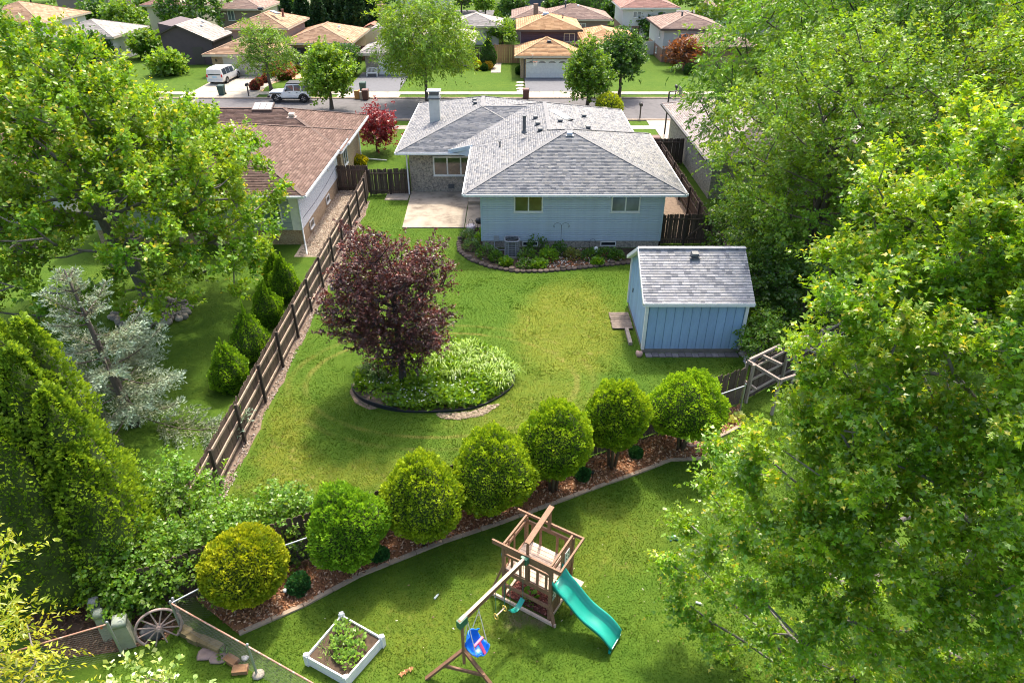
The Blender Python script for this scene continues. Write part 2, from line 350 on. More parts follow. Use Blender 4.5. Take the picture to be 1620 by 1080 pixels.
# patio of two slabs and the step by the corner
for q in ([(-6.75, 39.35), (-2.95, 39.35), (-2.95, 45.75), (-7.0, 45.75)], [(-2.9, 39.35), (-1.8, 39.35), (-1.8, 43.2), (-2.9, 43.2)]):
    m = MB(); m.prism(q, -.1, .07); o = struct(m.build('patio', CONC2))
m = MB(); m.box((-2.3, 44.5, .14), (1.2, 2.5, .28)); struct(m.build('patio_step', CONC2))
m = MB(); m.prism([(-8.6, 44.2), (-7.05, 44.2), (-7.05, 45.9), (-8.6, 45.9)], -.1, .05); struct(m.build('gate_pad', CONC2))
# side yard of bare dirt right of the house, gravel along the neighbour's wall, strip under the fence
struct(sheet('dirt_strip', [(8.6, 37.2), (11.4, 37.2), (11.4, 57), (8.6, 57)], .006, DIRT))
struct(sheet('gravel_strip', [(-12.3, 35.2), (-9.95, 35.2), (-9.95, 46.3), (-12.3, 46.3)], .006, GRAVEL))
# beds: mulch under the clipped shrubs, island bed, border at the house
def FY(x): return 17.05 + .503 * x                       # line of the rear fence
mulch_edge = [g(*q)[:2] for q in ((378,1003),(480,958),(570,910),(700,858),(790,828),(880,795),(960,765),(1010,748),(1060,728),(1112,726),(1120,700),(1172,674))]
mulch_poly = [tuple(p) for p in mulch_edge] + [(9.0, FY(9.0) - .1), (-8.9, FY(-8.9) - .1)]
struct(sheet('mulch_bed', mulch_poly, .012, MULCH))
island = [g(*q)[:2] for q in ((557,612),(570,632),(600,645),(640,652),(700,652),(755,645),(800,622),(814,600),(800,575),(760,553),(700,545),(640,560),(600,578),(572,592))]
def smooth_loop(P, n=4):
    P = np.array(P); N = len(P); out = []
    for i in range(N):
        p0, p1, p2, p3 = P[i - 1], P[i], P[(i + 1) % N], P[(i + 2) % N]
        for k in range(n):
            s = k / n; out.append(.5 * ((2 * p1) + (-p0 + p2) * s + (2 * p0 - 5 * p1 + 4 * p2 - p3) * s * s + (-p0 + 3 * p1 - 3 * p2 + p3) * s ** 3))
    return np.array(out)
island = smooth_loop(island)
struct(sheet('island_bed', [tuple(p) for p in island], .012, plain('bed_soil', (.17, .125, .095), 1, .5, 7, bmp=.5, coord='World')))
border = [g(*q)[:2] for q in ((737,366),(726,385),(728,399),(745,412),(775,423),(815,430),(860,430),(905,426),(950,421),(1000,416),(1040,412))]
struct(sheet('border_bed', [tuple(p) for p in border] + [(8.4, 36.35), (-1.7, 36.35), (-1.75, 39.3)], .012, SOIL))
def inside(P, poly):
    poly = np.asarray(poly); x, y = P[:, 0], P[:, 1]; r = np.zeros(len(P), bool); j = len(poly) - 1
    for i in range(len(poly)):
        xi, yi = poly[i]; xj, yj = poly[j]
        c = ((yi > y) != (yj > y)) & (x < (xj - xi) * (y - yi) / (yj - yi + 1e-12) + xi); r ^= c; j = i
    return r
# concrete kerb of the mulch bed, segment by segment
root = tag(thing('garden_edging', '', '', (*mulch_edge[4], 0)), 'tan concrete edging strip between the mulch bed and the near lawn', 'edging')
pts = []
for a, b in zip(mulch_edge[:-1], mulch_edge[1:]):
    a, b = np.array(a), np.array(b); n = max(1, round(np.linalg.norm(b - a) / .75))
    pts += [a + (b - a) * k / n for k in range(n)]
pts.append(np.array(mulch_edge[-1]))
for a, b in zip(pts[:-1], pts[1:]):
    d = unit(b - a); m = MB(); m.bar((*(a + d * .01), .02 + random.uniform(-.01, .01)), (*(b - d * .01), .02 + random.uniform(-.012, .012)), .125, .09); m.build('edging_block', KERB, root)
# black plastic edging round the island bed
PL = plain('black_plastic', (.018, .024, .034), .45, .2, 8)
root = thing('lawn_edging', 'black plastic lawn edging band round the island bed', 'edging', (-3.2, 21.2, 0))
loop = [np.append(p, 0) for p in island]; N = len(loop)
for a0, a1 in ((0, 11), (11, 20), (20, 30)):
    m = MB(); sub = loop[a0:a1 + 1]
    hh = .2 if a0 == 0 else .1
    for a, b in zip(sub[:-1], sub[1:]): m.bar(a + V(0, 0, hh / 2 - .03), b + V(0, 0, hh / 2 - .03), .02, hh)
    m.tube([q + V(0, 0, hh - .025) for q in sub], .016, 6); m.build('edging_strip', PL, root)
# stones of the border, two courses of scalloped blocks
BLK = plain('edging_stone', (.095, .072, .060), .95, .4, 12, perobj=.35, bmp=.4)
root = thing('stone_border', 'row of brown scalloped edging stones round the flower border', 'edging', (0.2, 33.2, 0))
P = np.array(border); seg = np.r_[0, np.cumsum(np.linalg.norm(np.diff(P, axis=0), axis=1))]; n = int(seg[-1] / .31)
prof = [(.0, -.02), (.15, -.02), (.165, .02), (.16, .1), (.13, .125), (0.001, .13)]
smesh = MB().lathe(prof, n=9).mesh('edging_stone', BLK)
for i in range(n):
    s = (i + .5) / n * seg[-1]; q = V(np.interp(s, seg, P[:, 0]), np.interp(s, seg, P[:, 1]))
    link('stone', smesh, root, loc=(q[0], q[1], 0), rot=(0, 0, random.random() * 6)); 
    if i % 9 == 4: link('stone', smesh, root, loc=(q[0] + random.uniform(-.02, .02), q[1] + .07, .09), rot=(random.uniform(-.06, .06), 0, random.random() * 6))
# wood chips, pebbles: loose cover nobody could count
def chips(name, poly, n, size, cols, zbase=.02, flat=.35):
    poly = np.array(poly); lo, hi = poly.min(0), poly.max(0); P = rng.uniform(lo, hi, (n * 3, 2)); P = P[inside(P, poly)][:n]; n = len(P)
    a = rng.uniform(0, 6.28, n); L = size * rng.uniform(.5, 1.4, n); W = L * rng.uniform(.3, .8, n); th = L * flat
    ax = np.c_[np.cos(a), np.sin(a), rng.normal(0, .35, n)]; ay = np.c_[-np.sin(a), np.cos(a), rng.normal(0, .35, n)]; az = np.tile((0, 0, 1.), (n, 1))
    c = np.c_[P, zbase + rng.uniform(0, size * .4, n)]; T = np.array([(-1,-.6,0),(1,-.4,0),(.8,.7,0),(-.9,.5,0),(-.7,-.4,1),(.7,-.3,1),(.6,.4,1),(-.6,.4,1)])
    v = c[:, None] + T[None, :, 0:1] * (ax * L[:, None] / 2)[:, None] + T[None, :, 1:2] * (ay * W[:, None] / 2)[:, None] + T[None, :, 2:3] * (az * th[:, None])[:, None]
    F = np.array([(4,5,6,7),(0,1,5,4),(1,2,6,5),(2,3,7,6),(3,0,4,7)]); f = (np.arange(n)[:, None, None] * 8 + F[None]).reshape(-1, 4)
    cols = np.array(cols); cc = cols[rng.integers(0, len(cols), n)] * rng.uniform(.6, 1.35, (n, 1))
    o = link(name, fast_mesh(name, v.reshape(-1, 3), f, tintmat('loose_cover'), np.repeat(cc, 8, 0))); return stuff(o)
o = chips('wood_chips', mulch_poly, 16000, .085, [(.36, .16, .075), (.25, .11, .05), (.45, .25, .14), (.58, .40, .27), (.18, .08, .04)]); o['label'] = 'red brown wood chips under the clipped shrubs'
o = chips('pebbles', [(-9.75, 15), (-9.38, 15), (-9.5, 20), (-9.4, 26), (-9.55, 32), (-9.45, 38), (-9.55, 44), (-9.75, 44)], 1500, .065, [(.35, .29, .24), (.45, .40, .36), (.20, .13, .10), (.25, .2, .15)]); o['label'] = 'pebbles and leaf litter along the foot of the fence'
o = chips('pebbles', [(-12.1, 35.3), (-9.95, 35.3), (-9.95, 46.2), (-12.1, 46.2)], 5200, .08, [(.45, .38, .30), (.55, .47, .38), (.28, .2, .14), (.36, .3, .24)]); o['label'] = 'tan gravel beside the white neighbouring wall'
struct(sheet('fence_strip', [(-9.9, 14)] + [(-9.5 + .07 * math.sin(y * 1.7) + .05 * math.sin(y * 4.1 + 1), y) for y in np.arange(14, 44.1, .5)] + [(-9.9, 44)], .008, DIRT))
struct(sheet('soil_patch', [tuple(g(*q)[:2]) for q in ((60, 900), (160, 900), (250, 955), (285, 985), (262, 1010), (190, 1030), (110, 1040), (40, 1010))], .010, plain('litter_soil', (.11, .065, .045), 1, .45, 2.2, coord='World')))
o = chips('leaf_litter', [tuple(g(*q)[:2]) for q in ((60, 900), (160, 900), (250, 955), (285, 985), (262, 1010), (190, 1030), (110, 1040), (40, 1010))], 1500, .09, [(.14, .075, .05), (.20, .11, .07), (.09, .05, .035), (.24, .15, .10)], .012, .15); o['label'] = 'brown leaf litter on the bare soil round the utility pedestals'
# grass standing on the lawns near the camera
def grass():
    def zone(x0, x1, y0, y1, dens):
        n = int((x1 - x0) * (y1 - y0) * dens); return np.c_[rng.uniform(x0, x1, n), rng.uniform(y0, y1, n)]
    A = zone(-9.4, 11.2, 11.5, 22, 640); A = A[A[:, 1] > FY(A[:, 0])]; B = zone(-10.5, 10.5, 8.6, 21, 700); B = B[B[:, 1] < FY(B[:, 0])]
    P = np.r_[A, zone(-9.4, 11.2, 22, 36, 400), B, zone(-24, -10, 12, 36, 120), zone(-9.5, -6.8, 36, 45, 300), zone(-7, 4, 36, 39.4, 300), zone(9, 18, 12, 24, 250)]
    me_ = np.array(mulch_edge)
    keep = ~inside(P, mulch_poly) & ~inside(P, island) & ~inside(P, [tuple(q) for q in border] + [(8.4, 36.35), (-1.7, 36.35), (-1.75, 39.3)])
    keep &= ~((P[:, 0] > 5.6) & (P[:, 0] < 10.2) & (P[:, 1] > 24.8) & (P[:, 1] < 29.7)) & ~((P[:, 0] > -6.9) & (P[:, 1] > 39.2)) & ~((P[:, 0] > -1.8) & (P[:, 1] > 36.2))
    keep &= ~((P[:, 0] > -9.95) & (P[:, 0] < -9.35) & (P[:, 1] > 13)); keep &= ~inside(P, [g(*q)[:2] for q in ((486,1040),(549,1080),(606,1010),(543,972))])
    P = P[keep]; n = len(P); near = np.clip((30 - P[:, 1]) / 18, .6, 1.2)
    P = np.c_[P, np.zeros(n)]; a = rng.uniform(0, 6.28, n); h = rng.uniform(.015, .042, n); wd = rng.uniform(.007, .016, n) / near ** .5
    side = np.c_[np.cos(a), np.sin(a), np.zeros(n)] * wd[:, None]; b = rng.uniform(0, 6.28, n); lean = h * rng.uniform(.1, 1.0, n)
    tip = P + np.c_[np.cos(b) * lean, np.sin(b) * lean, h]
    v = np.stack([P - side, P + side, tip], 1).reshape(-1, 3); f = np.arange(3 * n).reshape(-1, 3)
    tc = rng.uniform(.82, 1.3, (n, 1)) * np.c_[rng.uniform(.85, 1.3, n), np.ones(n), rng.uniform(.7, 1.2, n)]
    o = stuff(link('grass', fast_mesh('grass', v, f, BLADE, np.repeat(tc, 3, 0)))); o['label'] = 'short mown grass of the back yard lawns'
grass()
def tufts():
    n0 = 26000; P = np.c_[rng.uniform(-9.3, 11, n0), rng.uniform(8.8, 36, n0)]; f = np.sin(P[:, 0] * 2.1 + np.sin(P[:, 1] * 1.3) * 1.5) + np.sin(P[:, 1] * 2.4 + np.sin(P[:, 0] * 1.7) * 1.4) + rng.normal(0, .7, n0)
    k = (f > 1.15) & ~inside(P, mulch_poly) & ~inside(P, island) & ~((P[:, 0] > 4.4) & (P[:, 0] < 10.4) & (P[:, 1] > 24.5) & (P[:, 1] < 30)) & ~((P[:, 1] > 32.6) & (P[:, 0] > -3.4)) & ~inside(P, [g(*q)[:2] for q in ((480, 1045), (549, 1085), (610, 1010), (543, 968))]) & (np.abs(P[:, 1] - FY(P[:, 0])) > .4)
    P = P[k]; m_ = 6; Q = np.repeat(P, m_, 0) + rng.normal(0, .05, (len(P) * m_, 2)); n = len(Q); Q = np.c_[Q, np.zeros(n)]; a = rng.uniform(0, 6.28, n); b = rng.uniform(0, 6.28, n); h = rng.uniform(.035, .075, n); w_ = rng.uniform(.008, .016, n)
    s_ = np.c_[np.cos(a), np.sin(a), np.zeros(n)] * w_[:, None]; tip = Q + np.c_[np.cos(b) * h * .8, np.sin(b) * h * .8, h]; v = np.stack([Q - s_, Q + s_, tip], 1).reshape(-1, 3)
    tc = np.repeat(rng.uniform(.75, 1.5, (len(P), 1)) * np.c_[rng.uniform(.8, 1.25, len(P)), np.ones(len(P)), np.ones(len(P))], m_ * 3, 0)
    o = stuff(link('grass_tufts', fast_mesh('grass_tufts', v, np.arange(3 * n).reshape(-1, 3), BLADE, tc))); o['label'] = 'clover and coarser grass tufts scattered over the lawns'
tufts()
# ------------------------------------------------------------------ houses
WHITE = plain('white_trim', (.74, .74, .72), .5, .12, 4)
GUT = plain('white_gutter', (.70, .72, .74), .4, .12, 5)
GLASS = glassmat('window_glass')
GLASSC = glassmat('curtained_glass', (.10, .12, .13), .1, .8)
BLACK = plain('black_metal', (.02, .02, .022), .5, .3, 10)
ROOFM = tintmat('shingle', .9, .25, 60, .2)
LEADM = plain('vent_metal', (.08, .09, .10), .5, .3, 10)
def shingles(acc, poly, pal, expo=.14, tw=.27, lift=.022):
    """courses of shingle tabs over a convex roof plane; poly[0]->poly[1] is the eave"""
    P = np.array(poly, float); e = unit(P[1] - P[0]); n = unit(np.cross(P[1] - P[0], P[2] - P[0])); 
    if n[2] < 0: n = -n
    s = np.cross(n, e); 
    if s[2] < 0: s = -s
    o = P[0]; Q = np.c_[(P - o) @ e, (P - o) @ s]; b1 = Q[:, 1].max()
    def span(b):
        xs = []; N = len(Q)
        for i in range(N):
            (x0, y0), (x1, y1) = Q[i], Q[(i + 1) % N]
            if abs(y1 - y0) < 1e-9:
                if abs(y0 - b) < 1e-6: xs += [x0, x1]
                continue
            k = (b - y0) / (y1 - y0)
            if -1e-6 <= k <= 1 + 1e-6: xs.append(x0 + k * (x1 - x0))
        return (min(xs), max(xs)) if xs else (0, 0)
    nr = int(math.ceil(b1 / expo)); pal = np.array(pal)
    for r in range(nr):
        ba, bb = r * expo, min((r + 1) * expo, b1); l0, l1 = span(ba + 1e-5); u0, u1 = span(bb - 1e-5)
        x = min(l0, u0) - rng.uniform(0, tw)
        while x < max(l1, u1):
            wd = tw * rng.choice([.45, .7, 1.0, 1.0, 1.35]); p, q = x, x + wd; x = q
            pa, qa = np.clip((p, q), l0, l1); pb, qb = np.clip((p, q), u0, u1)
            if qa - pa < .01 and qb - pb < .01: continue
            hh = lift * rng.uniform(.6, 1.2)
            v0 = o + e * pa + s * ba; v1 = o + e * qa + s * ba; v2 = o + e * qb + s * bb; v3 = o + e * pb + s * bb
            acc[0] += [v0 + n * hh, v1 + n * hh, v2 + n * .003, v3 + n * .003, v0, v1]; k = len(acc[0]) - 6
            acc[1] += [(k, k + 1, k + 2, k + 3), (k + 4, k + 5, k + 1, k)]
            acc[2] += [pal[rng.integers(0, len(pal))] * rng.uniform(.88, 1.12)] * 6
def roof(parent, planes, pal, fascia=None, thick=.16, expo=.14, tw=.27, ridge=None, fmat=None, name='roof', soffit=True):
    """planes: convex polygons, eave edge first. Returns the roof part with its shingle cover"""
    m = MB()
    for P in planes: m.extrude([np.array(q, float) - V(0, 0, .012) for q in P], V(0, 0, -thick))
    o = m.build(name, fmat or GUT, parent)
    acc = [[], [], []]
    for P in planes: shingles(acc, P, pal, expo, tw)
    if acc[0]:
        c = link('shingles', fast_mesh('shingles', np.array(acc[0]), np.array(acc[1]), ROOFM, np.array(acc[2])), o); stuff(c)
    if ridge:
        m = MB()
        for a, b in ridge:
            a, b = np.array(a, float), np.array(b, float); L = np.linalg.norm(b - a); n = max(2, int(L / .3)); d = (b - a) / n
            for i in range(n): m.bar(a + d * i + V(0, 0, .012), a + d * (i + 1.05) + V(0, 0, .022), .26, .02)
        acc = np.array(pal).mean(0) * .8; m.build('ridge_cap', plain('ridge_cap_%.2f_%.2f' % (acc[0], acc[2]), tuple(acc), .9, .3, 8), o)
    return o
def gutter(parent, a, b, out, mat=None):
    a, b, out = np.array(a, float), np.array(b, float), np.array(out, float)
    m = MB(); m.bar(a + out * .05, b + out * .05, .1, .12); m.build('gutter', mat or GUT, parent)
def window(parent, c, w, h, nrm, panes=2, frame=None, glass=None, fw=.08, sill=True, depth=.06, name='window'):
    """framed window on a wall; c centre on the wall face, nrm outward"""
    c = np.array(c, float); nrm = np.array(nrm, float); x = np.cross((0, 0, 1), nrm); ax = np.array([x, nrm, (0, 0, 1.)])
    m = MB(); D = depth
    for sx in (-1, 1): m.box(c + x * sx * (w / 2) + nrm * D / 2, (fw, D, h + fw), ax=ax)
    for sz in (-1, 1): m.box(c + V(0, 0, sz * h / 2) + nrm * D / 2, (w - fw, D * .96, fw), ax=ax)
    for i in range(1, panes): m.box(c + x * (-w / 2 + w * i / panes) + nrm * D / 2, (fw * .9, D * .9, h - fw), ax=ax)
    if sill: m.box(c + V(0, 0, -h / 2 - fw * .7) + nrm * (D / 2 + .02), (w + fw * 1.6, D + .04, .04), ax=ax)
    o = m.build(name, frame or WHITE, parent)
    pw = w / panes
    for i in range(panes):
        q = MB(); q.box(c + x * (-w / 2 + pw * (i + .5)) + nrm * .012, (pw - fw * .95, .02, h - fw), ax=ax); q.build('pane', glass or GLASS, o)
    return o
def siding(parent, a, b, z0, z1, nrm, mat, expo=.13, name='siding_board', top=None):
    """lapped boards on a wall from a to b"""
    a, b, nrm = np.array(a, float), np.array(b, float), np.array(nrm, float); n = int(round((z1 - z0) / expo)); ex = (z1 - z0) / n
    L = np.linalg.norm(b - a); x = (b - a) / L
    prof = [(0, 0), (.035, .004), (.035, ex - .03), (0, ex - .024)]; m = MB()
    P = [V(0, 0, 0) + nrm * p + V(0, 0, q) for p, q in prof]; m.extrude(P, V(*(x * L)[:2], 0) if len(x) == 3 else V(*(x * L), 0)); me = m.mesh(name, mat)
    for i in range(n): link(name, me, parent, loc=(a[0], a[1], z0 + i * ex))
def wallbox(parent, x0, x1, y0, y1, z0, z1, mat, name='wall'):
    m = MB(); m.box(((x0 + x1) / 2, (y0 + y1) / 2, (z0 + z1) / 2), (x1 - x0, y1 - y0, z1 - z0)); return m.build(name, mat, parent)
def vent(parent, c, slope=0.0, mat=None, d=(.32, .32, .16), name='roof_vent'):
    m = MB(); c = np.array(c, float); m.box(c + V(0, 0, .02), (d[0] * 1.3, d[1] * 1.3, .02)); m.box(c + V(0, 0, .09), (d[0] * .7, d[1] * .7, .12))
    m.add([c + V(-d[0]/2, -d[1]/2, .1), c + V(d[0]/2, -d[1]/2, .1), c + V(d[0]/2, d[1]/2, .14), c + V(-d[0]/2, d[1]/2, .14), c + V(-d[0]*.4, -d[1]*.4, .1 + d[2]*.5), c + V(d[0]*.4, -d[1]*.4, .1 + d[2]*.5), c + V(d[0]*.4, d[1]*.4, .14 + d[2]*.5), c + V(-d[0]*.4, d[1]*.4, .14 + d[2]*.5)],
          [(0,3,2,1),(4,5,6,7),(0,1,5,4),(1,2,6,5),(2,3,7,6),(3,0,4,7)])
    return m.build(name, mat or LEADM, parent)
def pipe(parent, c, h, r=.06, mat=None, name='vent_pipe'):
    m = MB(); c = np.array(c, float); m.cyl(c - V(0, 0, .1), c + V(0, 0, h), r, n=10); m.cyl(c + V(0, 0, h), c + V(0, 0, h + .05), r * 1.5, n=10); m.cyl(c - V(0, 0, .05), c + V(0, 0, .08), r * 1.7, r * 1.1, n=10)
    return m.build(name, mat or LEADM, parent)
def hip(x0, x1, y0, y1, z, pitch, ridge_axis=None):
    """planes and ridge lines of a hip roof"""
    wx, wy = x1 - x0, y1 - y0; A, B, C_, D = V(x0, y0, z), V(x1, y0, z), V(x1, y1, z), V(x0, y1, z)
    if wx > wy + .01:
        r = wy / 2; zt = z + r * pitch; p, q = V(x0 + r, (y0 + y1) / 2, zt), V(x1 - r, (y0 + y1) / 2, zt)
        return [[A, B, q, p], [C_, D, p, q], [D, A, p], [B, C_, q]], [(A, p), (D, p), (B, q), (C_, q), (p, q)]
    if wy > wx + .01:
        r = wx / 2; zt = z + r * pitch; p, q = V((x0 + x1) / 2, y0 + r, zt), V((x0 + x1) / 2, y1 - r, zt)
        return [[A, B, p], [C_, D, q], [D, A, p, q], [B, C_, q, p]], [(A, p), (B, p), (D, q), (C_, q), (p, q)]
    r = wx / 2; p = V((x0 + x1) / 2, (y0 + y1) / 2, z + r * pitch)
    return [[A, B, p], [B, C_, p], [C_, D, p], [D, A, p]], [(A, p), (B, p), (C_, p), (D, p)]

# ---- the blue house
BLUE = plain('blue_siding', (.49, .58, .67), .55, .12, 1.1, stretch=(1.5, 1.5, .5), perobj=.035)
BLUEDK = plain('blue_soffit', (.42, .53, .62), .6, .1, 2)
GRAYBRICK = brickmat('gray_brick', (.30, .26, .215), (.13, .12, .115), (.33, .31, .28), .25, .085, c3=(.46, .40, .32))
SH_GRAY = [(.245, .248, .258), (.225, .23, .242), (.29, .29, .293), (.19, .197, .21), (.275, .273, .27), (.15, .158, .175), (.25, .253, .26), (.28, .276, .268)]
HB = thing('split_level_house', 'blue sided house with gray hipped shingle roof behind the green yard', 'house', (2, 40, 0))
fw_ = wallbox(HB, -1.7, 8.45, 36.46, 47.0, 0, .45, GRAYBRICK, 'foundation')
wr = wallbox(HB, -1.72, 8.47, 36.44, 47.0, .45, 3.5, BLUE, 'sided_wall')
siding(wr, (-1.72, 36.44), (8.47, 36.44), .45, 3.44, (0, -1, 0), BLUE, .13)
for x in (-1.72, 8.47): m = MB(); m.box((x, 36.42, 1.95), (.1, .1, 3.0)); m.build("corner_trim", BLUEDK, HB)
lw = wallbox(HB, -6.98, 7.8, 45.85, 58, 0, 2.95, GRAYBRICK, 'brick_wall')
PT = .31
pl, rd = hip(-2.62, 9.45, 35.5, 47.57, 3.58, PT)
ro = roof(HB, pl[:1] + pl[1:2] + pl[3:4], SH_GRAY, ridge=rd[:2] + rd[2:3])
for a, b, o_ in (((-2.62, 35.5, 3.5), (9.45, 35.5, 3.5), (0, -1, 0)), ((9.45, 35.5, 3.5), (9.45, 47.6, 3.5), (1, 0, 0)), ((-2.62, 35.5, 3.5), (-2.62, 45.4, 3.5), (-1, 0, 0))): gutter(HB, a, b, o_)
# taller street-side block
rz_ = 5.105; zl = rz_ - 6.5 * PT
A, B, Cc, D = V(-4.2, 45.1, zl), V(2.3, 42.65, rz_), V(2.3, 50, rz_), V(-4.2, 56.4, zl); E_, F_ = V(8.7, 56.4, rz_ - 6.4 * PT), V(8.7, 44.0, rz_ - 6.4 * PT); A, B, Cc, D = A + V(0, 0, .014), B + V(0, 0, .014), Cc + V(0, 0, .014), D + V(0, 0, .014)
roof(HB, [[D, A, B, Cc], [D, E_, Cc], [E_, F_, V(2.3, 42.3, rz_ + .014), Cc]], SH_GRAY, ridge=[(B, Cc), (Cc, E_), (Cc, D), (V(3.415, 41.535, 5.46), B)], name='roof', thick=.05)
m = MB(); m.bar(A + V(0, -.04, -.05), V(-2.55, 44.45, zl + 1.65 * PT - .05), .05, .24); m.build('rake_board', BLUEDK, HB)
m = MB(); m.extrude([A + V(.1, .1, -.2), V(-2.2, 44.2, zl - .2), V(-2.2, 44.2, zl + .6)], V(0, .1, 0)); m.build('gable_siding', BLUE, HB)
gutter(HB, (8.7, 47.7, 3.05), (8.7, 56.4, 3.05), (1, 0, 0))
# left wing: hipped, ridge towards the street, cross ridge to the block
pl, rd = hip(-7.72, 3.4, 45.0, 59.2, 3.02, PT)
roof(HB, pl, SH_GRAY, ridge=rd)
a1, a2 = V(-2.15, 50.55, 4.74), V(2.6, 50.55, 4.74)
roof(HB, [[V(-7.6, 45.02, 3.03), V(2.0, 45.02, 3.03), a2 + V(0, 0, .012), a1 + V(0, 0, .012)], [V(2.6, 56, 3.03), V(-2, 56, 3.03), a1 + V(0, 0, .01), a2 + V(0, 0, .01)]], SH_GRAY, ridge=[(a1, a2)])
gutter(HB, (-7.72, 45.0, 2.93), (-2.7, 45.0, 2.93), (0, -1, 0)); gutter(HB, (-7.72, 45.0, 2.93), (-7.72, 59.2, 2.93), (-1, 0, 0))
# windows
window(HB, (.92, 36.42, 2.72), 1.55, .98, (0, -1, 0), 2, glass=glassmat('yard_glass', (.035, .05, .025), .05)); window(HB, (6.35, 36.42, 2.72), 1.55, .98, (0, -1, 0), 2, glass=GLASSC)
window(HB, (-3.95, 45.84, 1.85), 2.75, 1.25, (0, -1, 0), 3, fw=.1)
for x in (1.05, 5.55): window(HB, (x, 36.45, .27), .85, .24, (0, -1, 0), 1, fw=.05, sill=False, name='basement_window')
m = MB(); m.box((-4.2, 45.84, .42), (.42, .04, .28)); m.build('wall_grille', LEADM, HB)
# roof fittings
m = MB(); m.box((-5.55, 50.6, 4.55), (.75, .7, 1.9)); ch = m.build('chimney', plain('chimney_siding', (.55, .56, .52), .7, .1, 3), HB)
m = MB(); m.box((-5.55, 50.6, 5.3), (.9, .85, .08)); m.box((-5.55, 50.6, 5.55), (.66, .62, .42)); m.build('chimney_shroud', plain('gray_metal', (.10, .105, .115), .5, .3, 6), ch)
m = MB(); m.box((-5.55, 50.6, 5.81), (.95, .9, .06)); m.build('chimney_cap', WHITE, ch)
SLV = plain('galvanized', (.5, .52, .54), .35, .15, 6, metal=.7)
def on_plane(P, x, y):
    P = np.array(P, float); n = np.cross(P[1] - P[0], P[2] - P[0]); return P[0][2] - (n[0] * (x - P[0][0]) + n[1] * (y - P[0][1])) / n[2]
PA = hip(-2.62, 9.45, 35.5, 47.57, 3.58, PT)[0]
vent(HB, (3.42, 40.9, on_plane(PA[0], 3.42, 40.9)), mat=SLV, d=(.36, .36, .2))
RB = [[D, A, B, Cc], [E_, F_, V(2.3, 42.3, rz_ + .014), Cc]]
for q in ((1.75, 43.0), (1.65, 44.6), (1.55, 46.3)): vent(HB, (*q, on_plane(RB[0], *q)))
for q in ((2.95, 42.6), (4.75, 43.2), (4.75, 46.1)): vent(HB, (*q, max(on_plane(RB[1], *q), on_plane(PA[1], *q))))
for q in ((-2.7, 51.8), (-2.8, 52.9)): vent(HB, (*q, on_plane(pl[2], *q)))
pipe(HB, (.75, 42.6, 5.0), .95, .11); pipe(HB, (-.75, 42.3, on_plane(PA[3], -.75, 42.3)), .3, .05)
m = MB(); q = V(3.1, 47.6, on_plane(RB[1], 3.1, 47.6)); m.bar(q + V(-.4, .5, .13), q + V(.75, -.9, -.2), .75, .12); sk = m.build('skylight', plain('dark_frame', (.03, .04, .05), .4, .2, 5), HB)
m = MB(); m.bar(q + V(-.33, .42, .19), q + V(.68, -.81, -.11), .58, .03); m.build('pane', glassmat('sky_glass', (.35, .4, .42), .08), sk)
m = MB(); m.cyl((-7.05, 45.2, .1), (-7.05, 45.2, 2.9), .05, n=8); m.cyl((-7.05, 45.3, 2.9), (-7.6, 45.05, 2.95), .05, n=8); m.build('downspout', GUT, HB)
m = MB(); m.box((-.9, 36.38, .62), (.3, .1, .34)); m.box((-1.0, 36.38, .35), (.05, .06, .3)); m.build('meter_box', plain('gray_box', (.38, .42, .45), .5, .1, 5), HB)

# ---- neighbour on the left: brown roof, white siding, tan brick base
TANBRICK = brickmat('tan_brick', (.48, .36, .22), (.38, .27, .16), (.5, .43, .33), c3=(.28, .17, .09))
WSID = plain('white_siding', (.70, .71, .72), .55, .06, 2); GSID = plain('sage_siding', (.36, .41, .41), .6, .06, 2)
SH_BROWN = [(.135, .088, .070), (.165, .108, .088), (.115, .074, .060), (.19, .13, .105), (.15, .098, .08)]
HL = thing('ranch_house', 'white sided house with brown shingle roof left of the wooden fence', 'house', (-17, 42, 0))
wallbox(HL, -24, -12.14, 36.9, 46.6, 0, .95, TANBRICK, 'foundation')
ws = wallbox(HL, -24, -12.12, 36.88, 46.6, .95, 3.2, WSID, 'sided_wall')
siding(ws, (-12.12, 36.88), (-12.12, 46.6), .95, 3.2, (1, 0, 0), WSID, .12)
wr2 = wallbox(HL, -24.02, -12.6, 36.84, 37.2, .95, 3.2, GSID, 'sided_wall'); siding(wr2, (-24, 36.84), (-12.6, 36.84), .95, 3.2, (0, -1, 0), GSID, .15)
m = MB(); m.box((-12.35, 36.84, 2.07), (.5, .1, 2.26)); m.build('corner_trim', WHITE, HL)
wallbox(HL, -24, -12.0, 47.4, 53.6, 0, 3.1, TANBRICK, 'brick_wall')
pl, rd = hip(-25, -11.4, 36.0, 49.6, 3.3, .33); roof(HL, pl, SH_BROWN, ridge=rd, expo=.15, tw=.4)
pl2, rd2 = hip(-27, -11.2, 44.6, 54.3, 3.2, .34); roof(HL, pl2, SH_BROWN, ridge=rd2, expo=.15, tw=.4)
gutter(HL, (-25, 36.0, 3.22), (-11.4, 36.0, 3.22), (0, -1, 0)); gutter(HL, (-11.4, 36.0, 3.22), (-11.4, 47.4, 3.22), (1, 0, 0)); gutter(HL, (-11.2, 46.6, 3.12), (-11.2, 54.3, 3.12), (1, 0, 0))
window(HL, (-12.1, 44.4, 2.6), 1.0, .75, (1, 0, 0), 2, fw=.07); window(HL, (-13.9, 36.82, 2.2), 1.5, 1.6, (0, -1, 0), 1, glass=glassmat('green_glass', (.06, .11, .10), .15))
